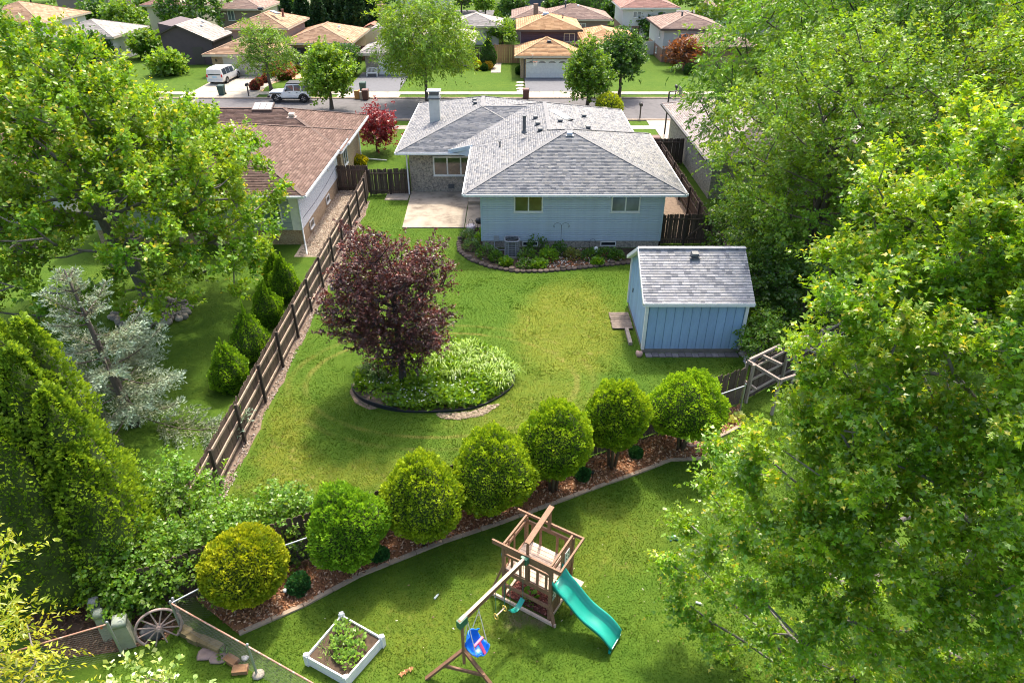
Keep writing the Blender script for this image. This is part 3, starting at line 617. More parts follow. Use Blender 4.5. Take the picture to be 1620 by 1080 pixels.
window(HL, (-11.98, 48.6, 1.9), 1.1, 1.5, (1, 0, 0), 2, fw=.08)
for y in (38.8, 43.0): window(HL, (-12.12, y, .55), .8, .4, (1, 0, 0), 1, fw=.05, name='basement_window')
m = MB(); m.tube([(-12.05, 36.75, 3.1), (-12.05, 36.75, .25), (-11.85, 36.2, .08), (-11.6, 35.4, .06)], .05, 8); m.build('downspout', WHITE, HL)
m = MB(); m.tube([(-11.9, 53.4, 3.0), (-11.9, 53.4, .3), (-11.2, 53.1, .12), (-9.8, 52.9, .08)], .05, 8); m.build('downspout', WHITE, HL)
m = MB(); m.tube([(-12.08, 37.2, 1.5), (-12.08, 40, 1.42), (-12.08, 43, 1.5), (-12.08, 46.5, 1.75)], .014, 5); m.build('cable', BLACK, HL)
TV = plain('tan_vent', (.45, .33, .28), .6, .2, 6)
for u, v, k in ((462, 186, 1), (368, 204, 0), (343, 197, 0), (345, 190, 1)):
    pp = pl[3] if u > 350 else pl[2]
    lo, hi = 30.0, 62.0
    for _ in range(40):
        y = (lo + hi) / 2; q = atY(u, v, y); z = max(on_plane(pl[3], q[0], q[1]) if q[0] > -18.2 else on_plane(pl[2], q[0], q[1]), on_plane(pl2[3], q[0], q[1]) if q[0] > -18.4 else 0)
        lo, hi = (y, hi) if q[2] > z else (lo, y)
    vent(HL, (q[0], q[1], z), mat=TV)
lo, hi = 40., 62.
for _ in range(40):
    y = (lo + hi) / 2; q = atY(417, 171, y); z = on_plane(pl2[0], q[0], q[1]); lo, hi = (y, hi) if q[2] > z else (lo, y)
nS = unit(np.cross(np.array(pl2[0][1]) - pl2[0][0], np.array(pl2[0][2]) - pl2[0][0])); z = on_plane(pl2[0], q[0], q[1]); aS = V(1, 0, 0); bS = np.cross(nS, aS); c0 = V(q[0], q[1], z) + nS * .08
m = MB(); m.box(c0, (1.4, .95, .16), ax=np.array([aS, bS, nS])); sk = m.build('skylight', plain('skylight_frame', (.12, .09, .08), .5, .2, 5), HL)
for k in (-1, 0, 1): m = MB(); m.box(c0 + nS * .09 + aS * .44 * k, (.38, .8, .02), ax=np.array([aS, bS, nS])); m.build('pane', glassmat('white_glass', (.30, .33, .35), .12), sk)
# ---- neighbour on the right, mostly under the trees
HR = thing('ranch_house', 'gray brick house with low roof under the trees right of the blue house', 'house', (17, 52, 0))
wallbox(HR, 13.3, 24, 44.5, 58.5, 0, 2.9, GRAYBRICK, 'brick_wall')
pl, rd = hip(12.6, 24.5, 43.7, 59.3, 2.95, .33); roof(HR, pl, [(.34, .29, .27), (.28, .24, .22), (.40, .35, .32)], ridge=rd); gutter(HR, (12.6, 43.7, 2.86), (12.6, 59.3, 2.86), (-1, 0, 0), BLACK)
# ------------------------------------------------------------------ fences, shed and yard things
FWOOD = plain('fence_wood', (.105, .072, .055), .9, .45, 5, perobj=.3, bmp=.35, stretch=(6, 6, 1))
RWOOD = plain('rail_wood', (.36, .275, .21), .9, .4, 4, perobj=.2, bmp=.3)
PWOOD = plain('post_wood', (.055, .040, .034), .9, .4, 5, perobj=.2, bmp=.3)
GWOOD = plain('gray_wood', (.30, .25, .215), .9, .4, 5, perobj=.2, bmp=.35, stretch=(5, 5, 1))
def picket_mesh(w, h, mat, th=.02):
    m = MB(); k = w * .3; m.extrude([V(-w/2, 0, 0), V(w/2, 0, 0), V(w/2, 0, h - k), V(w/2 - k, 0, h), V(-w/2 + k, 0, h), V(-w/2, 0, h - k)], V(0, th, 0)); return m.mesh('picket', mat)
def wood_fence(name, label, a, b, h=1.75, pw=.14, gap=.012, side=1, post_at=None, step=2.44, rails=(.3, .95, 1.5), pm=None, rm=None, om=None, group=None, post_h=None):
    """picket fence from a to b, rails and posts on the `side` (left of a->b = +1)"""
    a, b = V(*a), V(*b); L = np.linalg.norm(b - a); d = (b - a) / L; n = V(-d[1], d[0]) * side; rz = math.atan2(d[1], d[0])
    root = thing(name, label, 'fence', (*((a + b) / 2), 0), 0, group)
    cnt = int(L / (pw + gap)); mesh = [picket_mesh(pw, h + k, pm or FWOOD) for k in (-.03, 0, .02)]
    for i in range(cnt):
        q = a + d * (i + .5) * (L / cnt); o = link('picket', mesh[random.randrange(3)], root, loc=(q[0], q[1], random.uniform(.01, .05)), rot=(random.uniform(-.012, .012), random.uniform(-.012, .012), rz))
    ts = post_at if post_at is not None else [i * L / max(1, round(L / step)) for i in range(max(1, round(L / step)) + 1)]
    for i in range(len(ts) - 1):
        for z in rails:
            m = MB(); z0 = z + random.uniform(-.03, .03); z1 = z + random.uniform(-.03, .03)
            m.bar((*(a + d * (ts[i] + .0) + n * .045), z0), (*(a + d * ts[i + 1] + n * .045), z1), .045, .095); m.build('rail', rm or RWOOD, root)
    hp = post_h or h + .05
    for s in ts:
        q = a + d * s + n * .12; m = MB(); m.box((0, 0, hp / 2), (.1, .1, hp)); m.build('post', om or PWOOD, root, loc=(q[0], q[1], 0), rot=(random.uniform(-.02, .02), random.uniform(-.02, .02), rz))
    return root
# long fence on the left lot line; posts and rails face our yard
posts = [16.75 + 2.44 * i for i in range(-1, 12)]
wood_fence('wooden_fence', 'long brown picket fence with three rails along the left side of the yard', (-9.84, 13.2), (-9.84, 45.1), 1.72, .14, side=-1, post_at=[y - 13.2 for y in posts])
def gate(name, label, a, b, h, diag=True, side=-1, **k):
    r = wood_fence(name, label, a, b, h, .13, .004, side, step=1.6, rails=(.3, h - .25), om=PWOOD, rm=FWOOD, pm=plain('dark_fence_wood', (.085, .06, .047), .9, .45, 5, perobj=.3, bmp=.35, stretch=(6, 6, 1)), **k)
    if diag:
        a, b = V(*a), V(*b); d = unit(b - a); n = V(-d[1], d[0]) * side; m = MB(); m.bar((*(a + (b - a) * .55 + n * .05), .35), (*(b - d * .1 + n * .05), h - .3), .045, .1); m.build('brace', FWOOD, r)
    return r
gate('wooden_gate', 'dark picket gate with diagonal brace between the fence and the brick wall', (-9.7, 45.3), (-7.0, 45.5), 1.75)
gate('wooden_fence', 'dark picket fence panel beside the white neighbouring house', (-12.2, 46.0), (-9.9, 46.0), 1.8, False)
gate('wooden_gate', 'dark picket gate between the blue house corner and the trees', (8.6, 37.0), (11.4, 37.0), 1.8)
wood_fence('wooden_fence', 'brown picket fence running back beside the right wall of the blue house', (11.4, 31.5), (11.4, 52.0), 1.75, .14, side=1, rm=FWOOD)
gate('wooden_fence', 'short dark picket fence in front of the trash bins right of the house', (9.9, 52.3), (13.1, 52.3), 1.9, False)
# rear fence behind the clipped shrubs, seen from its smooth side
a, b = (-9.9, FY(-9.9)), (8.95, FY(8.95))
wood_fence('wooden_fence', 'dark picket fence behind the row of clipped round shrubs', a, b, 1.7, .14, .02, side=1, rm=FWOOD, pm=plain('dark_fence_wood', (.065, .048, .040)), rails=(.3, 1.4), post_h=1.6)
wood_fence('wooden_fence', 'dark picket fence with timber frame right of the blue shed', (9.15, 21.7), (14.6, 25.6), 1.75, .14, .01, side=-1, rm=GWOOD, pm=plain('dark_fence_wood', (.065, .048, .040)), om=GWOOD, rails=(.35, 1.0, 1.6))
# old timber frames standing in front of it
def timber(name, label, segs, posts, loc):
    r = thing(name, label, 'frame', loc)
    for p, q in segs: m = MB(); m.bar(p, q, .09, .12); m.build('beam', GWOOD, r)
    for x, y, h in posts: m = MB(); m.box((x, y, h / 2), (.1, .1, h)); m.build('post', GWOOD, r)
    return r
A = g(1183, 571, 1.75); B = g(1234, 602, 1.6); Cq = g(1207, 563, 1.8); Dq = g(1236, 577, 1.7); Eq = g(1258, 594, 1.6)
timber('timber_frame', 'weathered gray timber frame of open beams beside the shed and fence', [(A, B), (Cq, Dq), (A + V(.1, .1, -.02), Cq + V(.9, .75, 0)), (B, Eq), (g(1178, 603, .9), g(1196, 616, .7))], [(A[0], A[1], 1.7), (B[0], B[1], 1.55)], (9.6, 21.5, 0))
A = g(1268, 546, 1.9); B = g(1300, 535, 2.0); Cq = g(1293, 531, 2.15); Dq = g(1301, 546, 2.0)
timber('timber_frame', 'second weathered timber frame half hidden behind maple leaves', [(A, B + V(.6, .3, 0)), (Cq, Dq), (A + V(0, .3, .15), Cq), (g(1276, 549, 1.8), g(1290, 557, 1.6)), (Dq, Dq + V(1.3, .3, -.1))], [(A[0], A[1], 1.85), (Dq[0], Dq[1], 1.95)], (12.5, 23.5, 0))
# ---- chain link fence
STEEL = plain('galvanized_pipe', (.40, .43, .46), .4, .15, 8, metal=.6)
RUST = plain('rusty_pipe', (.36, .19, .14), .7, .45, 9, metal=.3, c2=(.50, .42, .38))
WIRE = plain('fence_wire', (.22, .22, .20), .5, .15, 8, metal=.5)
def chainlink(label, pts, h=1.15, rail=STEEL, cell=.095, wire=True, post_r=.032, name='chain_link_fence', posts=None):
    r = thing(name, label, 'fence', (*pts[0], 0))
    for a, b in zip(pts[:-1], pts[1:]):
        a, b = V(*a), V(*b); L = np.linalg.norm(b - a); d = (b - a) / L
        m = MB(); m.cyl((*a, h), (*b, h), .024, n=8); m.build('top_rail', rail, r)
        if wire:
            vs, fs = [], []
            n = int(L / cell); tw = .0026
            for s in (1, -1):
                for i in range(-int(h / cell) - 1, n + 1 + int(h / cell)):
                    x0, x1 = i * cell, i * cell + s * h; z0, z1 = .02, h
                    if s > 0: lo, hi = max(0, -x0), min(h, L - x0)
                    else: lo, hi = max(0, x0 - L), min(h, x0)
                    if hi - lo < .03: continue
                    p = V(*(a + d * (x0 + s * lo)), lo + .02); q = V(*(a + d * (x0 + s * hi)), hi)
                    k = len(vs); o = V(-d[1], d[0], 0) * tw; o2 = V(0, 0, tw)
                    vs += [p + o, p - o, q - o, q + o, p + o2, p - o2, q - o2, q + o2]; fs += [(k, k + 1, k + 2, k + 3), (k + 4, k + 5, k + 6, k + 7)]
            stuff(link('wire_mesh', fast_mesh('wire_mesh', np.array(vs), np.array(fs), WIRE), r))
    for q in (posts or pts):
        m = MB(); m.cyl((*q, 0), (*q, h + .06), post_r, n=10); m.lathe([(post_r * 1.15, 0), (post_r * 1.2, .03), (post_r * .6, .06), (.002, .07)], (*q, h + .05), 10); m.build('post', STEEL, r)
    return r
K = V(-8.85, 11.45)
chainlink('rusty topped chain link fence slanting across the lower left corner', [tuple(K), (-6.45, 10.22), (-4.0, 8.95), (-1.6, 7.7)], 1.18, RUST)
chainlink('gray pipe chain link fence in front of the dark picket fence', [tuple(K), (-6.62, 13.28), (-2.3, 15.45), (2.0, 17.65), (8.86, 21.12)], 1.18, STEEL, .085, posts=[tuple(K + V(.02, .1)), (-6.62, 13.28), (-2.3, 15.45), (2.0, 17.65), (8.86, 21.12)])
chainlink('short rusty chain link fence in front of the utility pedestals', [(-12.6, 9.75), (-10.1, 10.75)], 1.3, RUST, .09)
m = MB(); m.lathe([(.14, 0), (.16, .03), (.11, .08), (.04, .1)], (-6.42, 10.22, 0), 9); tag(m.build('concrete_footing', CONC), 'lump of white concrete at the foot of the leaning fence post', 'footing')
# ---- the shed
SHEDB = plain('shed_blue', (.27, .425, .65), .6, .2, 1.6, perobj=.05, stretch=(2.5, 2.5, .35))
SHW = plain('shed_trim', (.70, .73, .76), .55, .1, 4)
sx0, sx1, sy0, sy1 = 5.72, 9.95, 25.25, 29.55; ze = 2.62; zr = 3.95; ym = (sy0 + sy1) / 2
SH = thing('garden_shed', 'blue panelled garden shed with gray gable roof and white trim', 'shed', ((sx0 + sx1) / 2, ym, 0))
wallbox(SH, sx0, sx1, sy0, sy1, 0, .2, plain('old_concrete', (.20, .19, .17), .9, .35, 3, bmp=.2), 'foundation')
core = MB(); core.extrude([V(sx0 + .02, sy0 + .02, .2), V(sx0 + .02, sy1 - .02, .2), V(sx0 + .02, sy1 - .02, ze), V(sx0 + .02, ym, zr - .03), V(sx0 + .02, sy0 + .02, ze)], V(sx1 - sx0 - .04, 0, 0))
wl = core.build('wall', plain('shed_groove', (.11, .23, .38), .7, .1, 3), SH)
n = 11; wd = (sx1 - sx0 - .2) / n
me = MB().box((0, 0, 0), (wd - .018, .02, ze - .22)).mesh('panel', SHEDB)
for i in range(n): link('panel', me, wl, loc=(sx0 + .1 + (i + .5) * wd, sy0 + .008, .2 + (ze - .2) / 2))
n = 20; wd = (sy1 - sy0) / n
for i in range(n):
    y0, y1 = sy0 + i * wd + .008, sy0 + (i + 1) * wd - .008
    zt = lambda y: ze + (zr - ze) * (1 - abs(y - ym) / (ym - sy0)) - .06
    m = MB(); m.extrude([V(sx0 + .02, y0, .2), V(sx0 + .02, y1, .2), V(sx0 + .02, y1, zt(y1)), V(sx0 + .02, y0, zt(y0))], V(-.02, 0, 0)); m.build('panel', SHEDB, wl)
for x, y in ((sx0, sy0), (sx1, sy0), (sx0, sy1)):
    m = MB(); m.box((x, y, .2 + (ze - .2) / 2), (.13, .13, ze - .2)); m.build('corner_trim', SHW, SH)
m = MB(); m.bar((sx0 - .03, 27.75, 3.0), (sx0 - .03, 26.65, 2.35), .025, .09); m.build('wall_slat', SHW, SH)
m = MB(); m.box((sx0 - .02, 28.6, 1.35), (.03, .05, .2)); m.build('door_handle', BLACK, SH)
ov = .22; k = (zr - ze) / (ym - sy0)
A, B, C1, D1 = V(sx0 - ov, sy0 - ov, ze - ov * k + .08), V(sx1 + ov, sy0 - ov, ze - ov * k + .08), V(sx1 + ov, ym, zr + .08), V(sx0 - ov, ym, zr + .08)
E1, F1 = V(sx1 + ov, sy1 + ov, ze - ov * k + .08), V(sx0 - ov, sy1 + ov, ze - ov * k + .08)
m = MB(); m.extrude([q - V(0, 0, .01) for q in (A, B, C1, D1)], V(0, 0, -.1)); m.extrude([q - V(0, 0, .01) for q in (E1, F1, D1, C1)], V(0, 0, -.1)); sr = m.build('roof', SHW, SH)
SHS = [(.28, .285, .305), (.245, .25, .27), (.32, .322, .335), (.30, .30, .305), (.19, .196, .22), (.27, .275, .288), (.155, .163, .185)]
# each shingle of the slope facing us is a piece of its own
sl = unit(D1 - A); nn = unit(np.cross(V(1, 0, 0), sl)); rows = 21; L = np.linalg.norm(D1 - A); ex = L / rows
smats = [plain('shed_shingle_%d' % i, c, .9, .2, 30, perobj=.15) for i, c in enumerate(SHS)]
wid = (.15, .21, .28); meshes = {}
for r_ in range(rows):
    x = A[0] - rng.uniform(0, .15)
    while x < B[0]:
        wdt = wid[rng.integers(0, 3)]; x0, x1 = max(x, A[0]), min(x + wdt, B[0]); x += wdt
        if x1 - x0 < .03: continue
        mi = int(rng.choice(7, p=[.2, .14, .2, .16, .12, .12, .06])); key = (round(x1 - x0, 2), mi)
        if key not in meshes:
            w2 = (x1 - x0) / 2 - .002; mm = MB(); mm.add([V(-w2, 0, 0) + nn * .026, V(w2, 0, 0) + nn * .026, V(w2, 0, 0) + sl * ex + nn * .004, V(-w2, 0, 0) + sl * ex + nn * .004, V(-w2, 0, 0), V(w2, 0, 0)], [(0, 1, 2, 3), (4, 5, 1, 0)]); meshes[key] = mm.mesh('shingle', smats[mi])
        q = V((x0 + x1) / 2, 0, 0) + V(0, A[1], A[2]) + sl * ex * r_; link('shingle', meshes[key], sr, loc=tuple(q))
acc = [[], [], []]; shingles(acc, [E1, F1, D1, C1], SHS); stuff(link('shingles', fast_mesh('shingles', np.array(acc[0]), np.array(acc[1]), ROOFM, np.array(acc[2])), sr))
m = MB(); m.bar(A + V(0, -.012, -.05), B + V(0, -.012, -.05), .025, .16); m.build('fascia', SHW, SH)
m = MB(); m.bar(A + V(-.015, 0, -.03), D1 + V(-.015, 0, -.03), .03, .16); m.bar(F1 + V(-.015, 0, -.03), D1 + V(-.015, 0, -.03), .03, .158); m.build('rake_trim', SHW, SH)
m = MB(); nR = 14
for i in range(nR): m.bar(D1 + V(i * (sx1 - sx0 + 2 * ov) / nR, 0, .025), D1 + V((i + 1.04) * (sx1 - sx0 + 2 * ov) / nR, 0, .03), .24, .022)
m.build('ridge_cap', plain('shed_ridge', (.30, .31, .34), .9, .3, 6), SH)
vent(SH, (7.9, 27.0, on_plane([A, B, C1], 7.9, 27.0)), d=(.34, .3, .2))
# pavers along the shed, ramp of slatted wood, door stone
PAV = plain('paver', (.19, .17, .17), .9, .3, 8, perobj=.25)
root = thing('paver_row', 'row of flat gray pavers along the foot of the blue shed', 'paving', (7.8, 24.95, 0)); struct(root)
for i in range(14): m = MB(); m.box((sx0 + .25 + i * .29, 25.02 + random.uniform(-.015, .015), .015), (.27, .3, .06), rz=random.uniform(-.03, .03)); m.build('paver', PAV, root)
root = thing('wooden_ramp', 'weathered wooden plank ramp at the side of the blue shed', 'ramp', (5.2, 28, 0))
for i in range(8):
    m = MB(); m.box((5.15 + random.uniform(-.02, .02), 27.3 + i * .19, .07), (.95, .17, .04), rz=random.uniform(-.02, .02)); m.build('plank', plain('ramp_wood', (.17, .135, .11), .9, .4, 5, perobj=.25, bmp=.3), root)
m = MB(); m.box((5.3, 26.5, .08), (.16, 1.3, .14)); m.build('side_beam', GWOOD, root)
def rock(name, label, c, d, mat, cat='stone', group=None, seed=0, tagit=True, parent=None):
    r_ = np.random.default_rng(seed); m = MB(); n, k = 9, 6; P = []
    ph = r_.uniform(0, 6.28, 3)
    for j in range(k + 1):
        a = math.pi * j / k
        for i in range(n):
            b = 2 * math.pi * i / n; q = V(math.sin(a) * math.cos(b), math.sin(a) * math.sin(b), math.cos(a)); q = np.sign(q) * np.abs(q) ** .75
            P.append(V(*c) + q * V(*d) / 2 * (1 + .13 * math.sin(3 * b + ph[0]) + .1 * math.sin(2 * a + 2 * b + ph[1])) + V(0, 0, d[2] * .35))
    m.add(P, [(j * n + i, j * n + (i + 1) % n, (j + 1) * n + (i + 1) % n, (j + 1) * n + i) for j in range(k) for i in range(n)], 0, True)
    o = m.build(name, mat, parent); return tag(o, label, cat, group) if tagit else o
rock('stone', 'pinkish stone block at the front left corner of the blue shed', (5.55, 25.0, 0), (.32, .3, .28), plain('pink_stone', (.45, .30, .25), .9, .2, 6), seed=3)
rock('stone', 'round gray stone at the front right corner of the blue shed', (10.1, 25.05, 0), (.38, .32, .25), STONE, seed=4)
o = chips('pebbles', [(9.95, 24.2), (10.9, 24.3), (10.9, 25.9), (10.1, 25.7)], 420, .1, [(.6, .58, .55), (.5, .48, .46), (.4, .4, .4)]); o['label'] = 'white pebbles at the right corner of the blue shed'
# ---- air conditioner and border ornaments
AC = thing('air_conditioner', 'gray outdoor air conditioning unit in the flower border at the blue wall', 'air conditioner', (.0, 35.35, 0))
GRY = plain('ac_gray', (.27, .28, .31), .5, .15, 6); m = MB()
for i in range(24):
    a = 2 * math.pi * i / 24; sxy = lambda t_: V(np.sign(math.cos(t_)) * abs(math.cos(t_)) ** .5, np.sign(math.sin(t_)) * abs(math.sin(t_)) ** .5); q = sxy(a) * .385
    m.box((q[0], 35.35 + q[1], .55), (.035, .035, .86), rz=a)
stuff(m.build('grille', GRY, AC))
m = MB(); m.box((0, 35.35, .53), (.69, .69, .8)); m.build('body', plain('ac_dark', (.09, .095, .105), .5, .2, 8), AC)
for i in range(7): m = MB(); z = .22 + i * .11; m.tube([(.405 * math.copysign(abs(math.cos(t_)) ** .5, math.cos(t_)), 35.35 + .405 * math.copysign(abs(math.sin(t_)) ** .5, math.sin(t_)), z) for t_ in np.linspace(0, 6.283, 25)[:-1]], .012, 5, closed=True); m.build('grille_ring', GRY, AC)
m = MB(); m.box((0, 35.35, .06), (.86, .86, .12)); m.build('base', CONC, AC)
pr = [(.40 * math.copysign(abs(math.cos(t_)) ** .5, math.cos(t_)), 35.35 + .40 * math.copysign(abs(math.sin(t_)) ** .5, math.sin(t_)), 1.02) for t_ in np.linspace(0, 6.283, 25)[:-1]]
m = MB(); m.tube(pr, .045, 6, closed=True); m.build('top_rim', GRY, AC)
m = MB(); m.cyl((0, 35.35, .95), (0, 35.35, .97), .34, n=20); m.build('fan_well', BLACK, AC)
for i in range(4): m = MB(); a = i * 1.5708 + .4; m.bar((.05 * math.cos(a), 35.35 + .05 * math.sin(a), .985), (.3 * math.cos(a), 35.35 + .3 * math.sin(a), .985), .11, .01, up=(.3, 0, 1)); m.build('fan_blade', LEADM, AC)
m = MB()
for r_ in (.12, .2, .28, .36): m.tube([(r_ * math.cos(t_), 35.35 + r_ * math.sin(t_), 1.03) for t_ in np.linspace(0, 6.283, 21)[:-1]], .006, 4, closed=True)
for i in range(6): a = i * 1.047; m.cyl((0, 35.35, 1.03), (.39 * math.cos(a), 35.35 + .39 * math.sin(a), 1.03), .006, n=5)
stuff(m.build('fan_guard', LEADM, AC))
m = MB(); m.tube([(-1.0, 36.35, .35), (-1.0, 36.2, .15), (-.75, 35.9, .12), (-.4, 35.6, .25)], .03, 6); m.build('hose', plain('gray_hose', (.3, .31, .33), .6, .1, 5), AC)
def hook(label, x, y, h, s=1.0, double=True):
    r = thing('garden_hook', label, 'hook', (x, y, 0)); m = MB(); m.cyl((x, y, 0), (x, y, h), .012, n=6); m.build('pole', BLACK, r)
    for k in ((1, -1) if double else (1,)):
        m = MB(); m.tube([(x, y, h - .05)] + [(x + k * (.22 - .22 * math.cos(t_)) * s, y, h - .05 + .2 * math.sin(t_) * s) for t_ in np.linspace(.3, 3.4, 9)] + [(x + k * .37 * s, y, h - .12), (x + k * .4 * s, y, h - .02)], .01, 5); m.build('hook_arm', BLACK, r)
    return r
hook('tall black double shepherd hook standing in the border before the blue wall', 2.75, 35.6, 1.72)
hook('small shepherd hook near the right basement window', 4.35, 35.3, .95, .7, False)
r = thing('wind_chime', 'white hanging ornament on the small shepherd hook', 'ornament', (4.72, 35.28, .3)); m = MB(); m.lathe([(.02, .62), (.1, .55), (.12, .45), (.09, .36), (.11, .3), (.05, .26)], (4.72, 35.28, 0), 10); m.build('body', WHITE, r); m = MB(); m.cyl((4.72, 35.28, .6), (4.68, 35.29, .86), .006, n=5); m.build('cord', BLACK, r)
# patio things
r = thing('planter_pot', 'red white and blue round flower pot at the patio corner', 'pot', (-2.5, 39.0, 0)); m = MB(); m.lathe([(.16, .0), (.26, .12), (.29, .3), (.24, .36), (.2, .34)], (-2.5, 39.0, 0), 14); m.build('bowl', plain('pot_stripes', (.60, .55, .58), .5, .5, 9, c2=(.45, .12, .14)), r); m = MB(); m.tube([(-2.5 + .16 * math.cos(t_), 39.0, .34 + .4 * math.sin(t_)) for t_ in np.linspace(0, 3.14, 8)], .012, 5); m.build('handle', BLACK, r)
r = thing('patio_grill', 'small black kettle grill at the corner of the blue house', 'grill', (-2.0, 39.2, 0)); m = MB(); m.lathe([(.05, .35), (.2, .42), (.26, .55), (.2, .68), (.04, .74)], (-2.0, 39.2, 0), 14); m.build('kettle', BLACK, r)
for i in range(3): m = MB(); a = i * 2.09; m.cyl((-2 + .14 * math.cos(a), 39.2 + .14 * math.sin(a), .45), (-2 + .26 * math.cos(a), 39.2 + .26 * math.sin(a), 0), .018, n=6); m.build('leg', BLACK, r)
# ---- wheel, pedestals, stones in the lower left corner
PINKW = plain('wheel_wood', (.34, .255, .24), .8, .25, 8, bmp=.2)
wc = V(-9.25, 11.22, .5); WR = .54
WH = thing('wagon_wheel', 'old pinkish wooden wagon wheel leaning on the dark fence', 'wheel', (wc[0], wc[1] - .1, 0))
tilt = R(14); dirn = unit(V(-.45, -.89)); xax = V(dirn[1] * -1, dirn[0], 0); xax = V(.89, .45, 0) * 1.0; xax = unit(xax); upv = unit(V(.45 * math.sin(tilt) * -1, .89 * math.sin(tilt), math.cos(tilt)))
ring = lambda r_, t_: wc + xax * r_ * math.cos(t_) + upv * r_ * math.sin(t_)
m = MB(); m.tube([ring(WR, t_) for t_ in np.linspace(-.9, 4.05, 40)], .036, 7); m.build('rim', PINKW, WH)
for i in range(12):
    a = i * math.pi / 6 + .15; m = MB(); m.cyl(ring(.06, a), ring(WR, a), .024, .018, n=7); m.build('spoke', PINKW, WH)
nv = np.cross(xax, upv); m = MB(); m.cyl(wc - nv * .1, wc + nv * .1, .085, .07, n=12); m.cyl(wc - nv * .12, wc + nv * .12, .04, .04, n=10); m.build('hub', PINKW, WH)
UTG = plain('utility_green', (.30, .345, .29), .6, .15, 6)
def pedestal(label, x, y, h, w, d, rz, cap, mat):
    r = thing('utility_pedestal', label, 'utility box', (x, y, 0), rz); m = MB(); m.add([(-w/2,-d/2,0),(w/2,-d/2,0),(w/2,d/2,0),(-w/2,d/2,0),(-w*.4,-d*.38,h),(w*.4,-d*.38,h),(w*.4,d*.38,h),(-w*.4,d*.38,h)], [(0,3,2,1),(4,5,6,7),(0,1,5,4),(1,2,6,5),(2,3,7,6),(3,0,4,7)]); m.build('housing', mat, r, world=False)
    m = MB(); m.lathe([(w * .62, 0), (w * .62, .13), (w * .5, .2), (.01, .22)], (0, 0, h - .06), 4); o = m.build('cap', cap, r, world=False); o.rotation_euler = (0, 0, R(45)); return r
pedestal('tall gray utility pedestal with dark cap behind the chain link fence', -10.95, 11.55, 1.05, .26, .26, .35, plain('cap_gray', (.16, .18, .20), .6, .2, 6), UTG)
q = pedestal('slim green utility pedestal with orange sticker behind the chain link fence', -10.72, 11.28, .95, .24, .22, .35, UTG, UTG)
m = MB(); m.box((-.02, -.118, .6), (.05, .012, .14)); m.build('sticker', plain('orange_sticker', (.75, .16, .05), .6, .1, 5), q, world=False)
pedestal('squat pale green utility box beside the wagon wheel', -10.12, 11.12, .88, .38, .38, .35, UTG, plain('utility_pale', (.30, .32, .245), .6, .15, 6))
YBL = plain('wall_block', (.20, .16, .085), .95, .35, 8, perobj=.2, bmp=.4)
for i, (u, v) in enumerate(((296, 1003), (310, 1013), (327, 1019), (343, 1026))):
    q = g(u, v); m = MB(); m.box((q[0], q[1], .1), (.36, .24, .2), rz=-.42 + random.uniform(-.1, .1)); tag(m.build('wall_block', YBL), ['mossy tan wall block nearest the wagon wheel', 'second mossy tan wall block from the wagon wheel', 'third mossy tan wall block from the wagon wheel', 'mossy tan wall block at the far end of its row'][i], 'block', 'row of tan blocks under the chain link fence')
for i, (u, v) in enumerate(((367, 1046), (381, 1061))):
    q = g(u, v); m = MB(); m.box((q[0], q[1], .07), (.38, .22, .13), rz=-.5 + .6 * i); tag(m.build('brick_block', plain('orange_block', (.27, .15, .08), .95, .3, 8, bmp=.3)), ['flat tan brick lying near the leaning fence post', 'reddish brick lying closest to the leaning fence post'][i], 'brick')
for i, (u, v) in enumerate(((328, 1035), (347, 1041))):
    q = g(u, v); rock('flat_stone', ['flat pinkish gray stone slab before the tan blocks', 'second flat gray stone slab beside the small weed'][i], (q[0], q[1], 0), (.55, .36, .1), plain('slab_stone', (.24, .18, .17), .9, .2, 6), seed=11 + i)
rock('stone', 'dark gray stone chunk behind the wagon wheel', (-9.6, 11.35, 0), (.6, .4, .36), plain('dark_stone', (.10, .105, .12), .95, .3, 9), seed=8)
rock('stone', 'white lump of stone in the grass under the chain link fence', (*g(388, 1042)[:2], 0), (.2, .14, .12), plain('white_stone', (.6, .6, .58), .9, .2, 6), seed=9)
# ---- raised vegetable bed
VIN = plain('white_vinyl', (.78, .79, .80), .45, .06, 4)
cs = [g(488, 1050)[:2], g(550, 1085)[:2], g(606, 1021)[:2], g(543, 985)[:2]]
cs = [np.array(q) for q in cs]; ctr = sum(cs) / 4; zb = .36
RBED = thing('raised_bed', 'white vinyl raised garden bed with vegetables on the near lawn', 'planter', (*ctr, 0))
for i in range(4):
    a, b = cs[i], cs[(i + 1) % 4]
    for z in (.09, .265): m = MB(); m.bar((*a, z), (*b, z), .04, .165); m.build('side_board', VIN, RBED)
    m = MB(); m.box((0, 0, .2), (.12, .12, .4)); m.lathe([(.085, .4), (.085, .42), (.05, .45), (.005, .46)], (0, 0, 0), 4); m.build('corner_post', VIN, RBED, loc=(*a, 0), rot=(0, 0, math.atan2(*(b - a)[::-1])))
m = MB(); m.prism([tuple(ctr + (q - ctr) * .97) for q in cs], .0, .27); m.build('soil', SOIL, RBED)
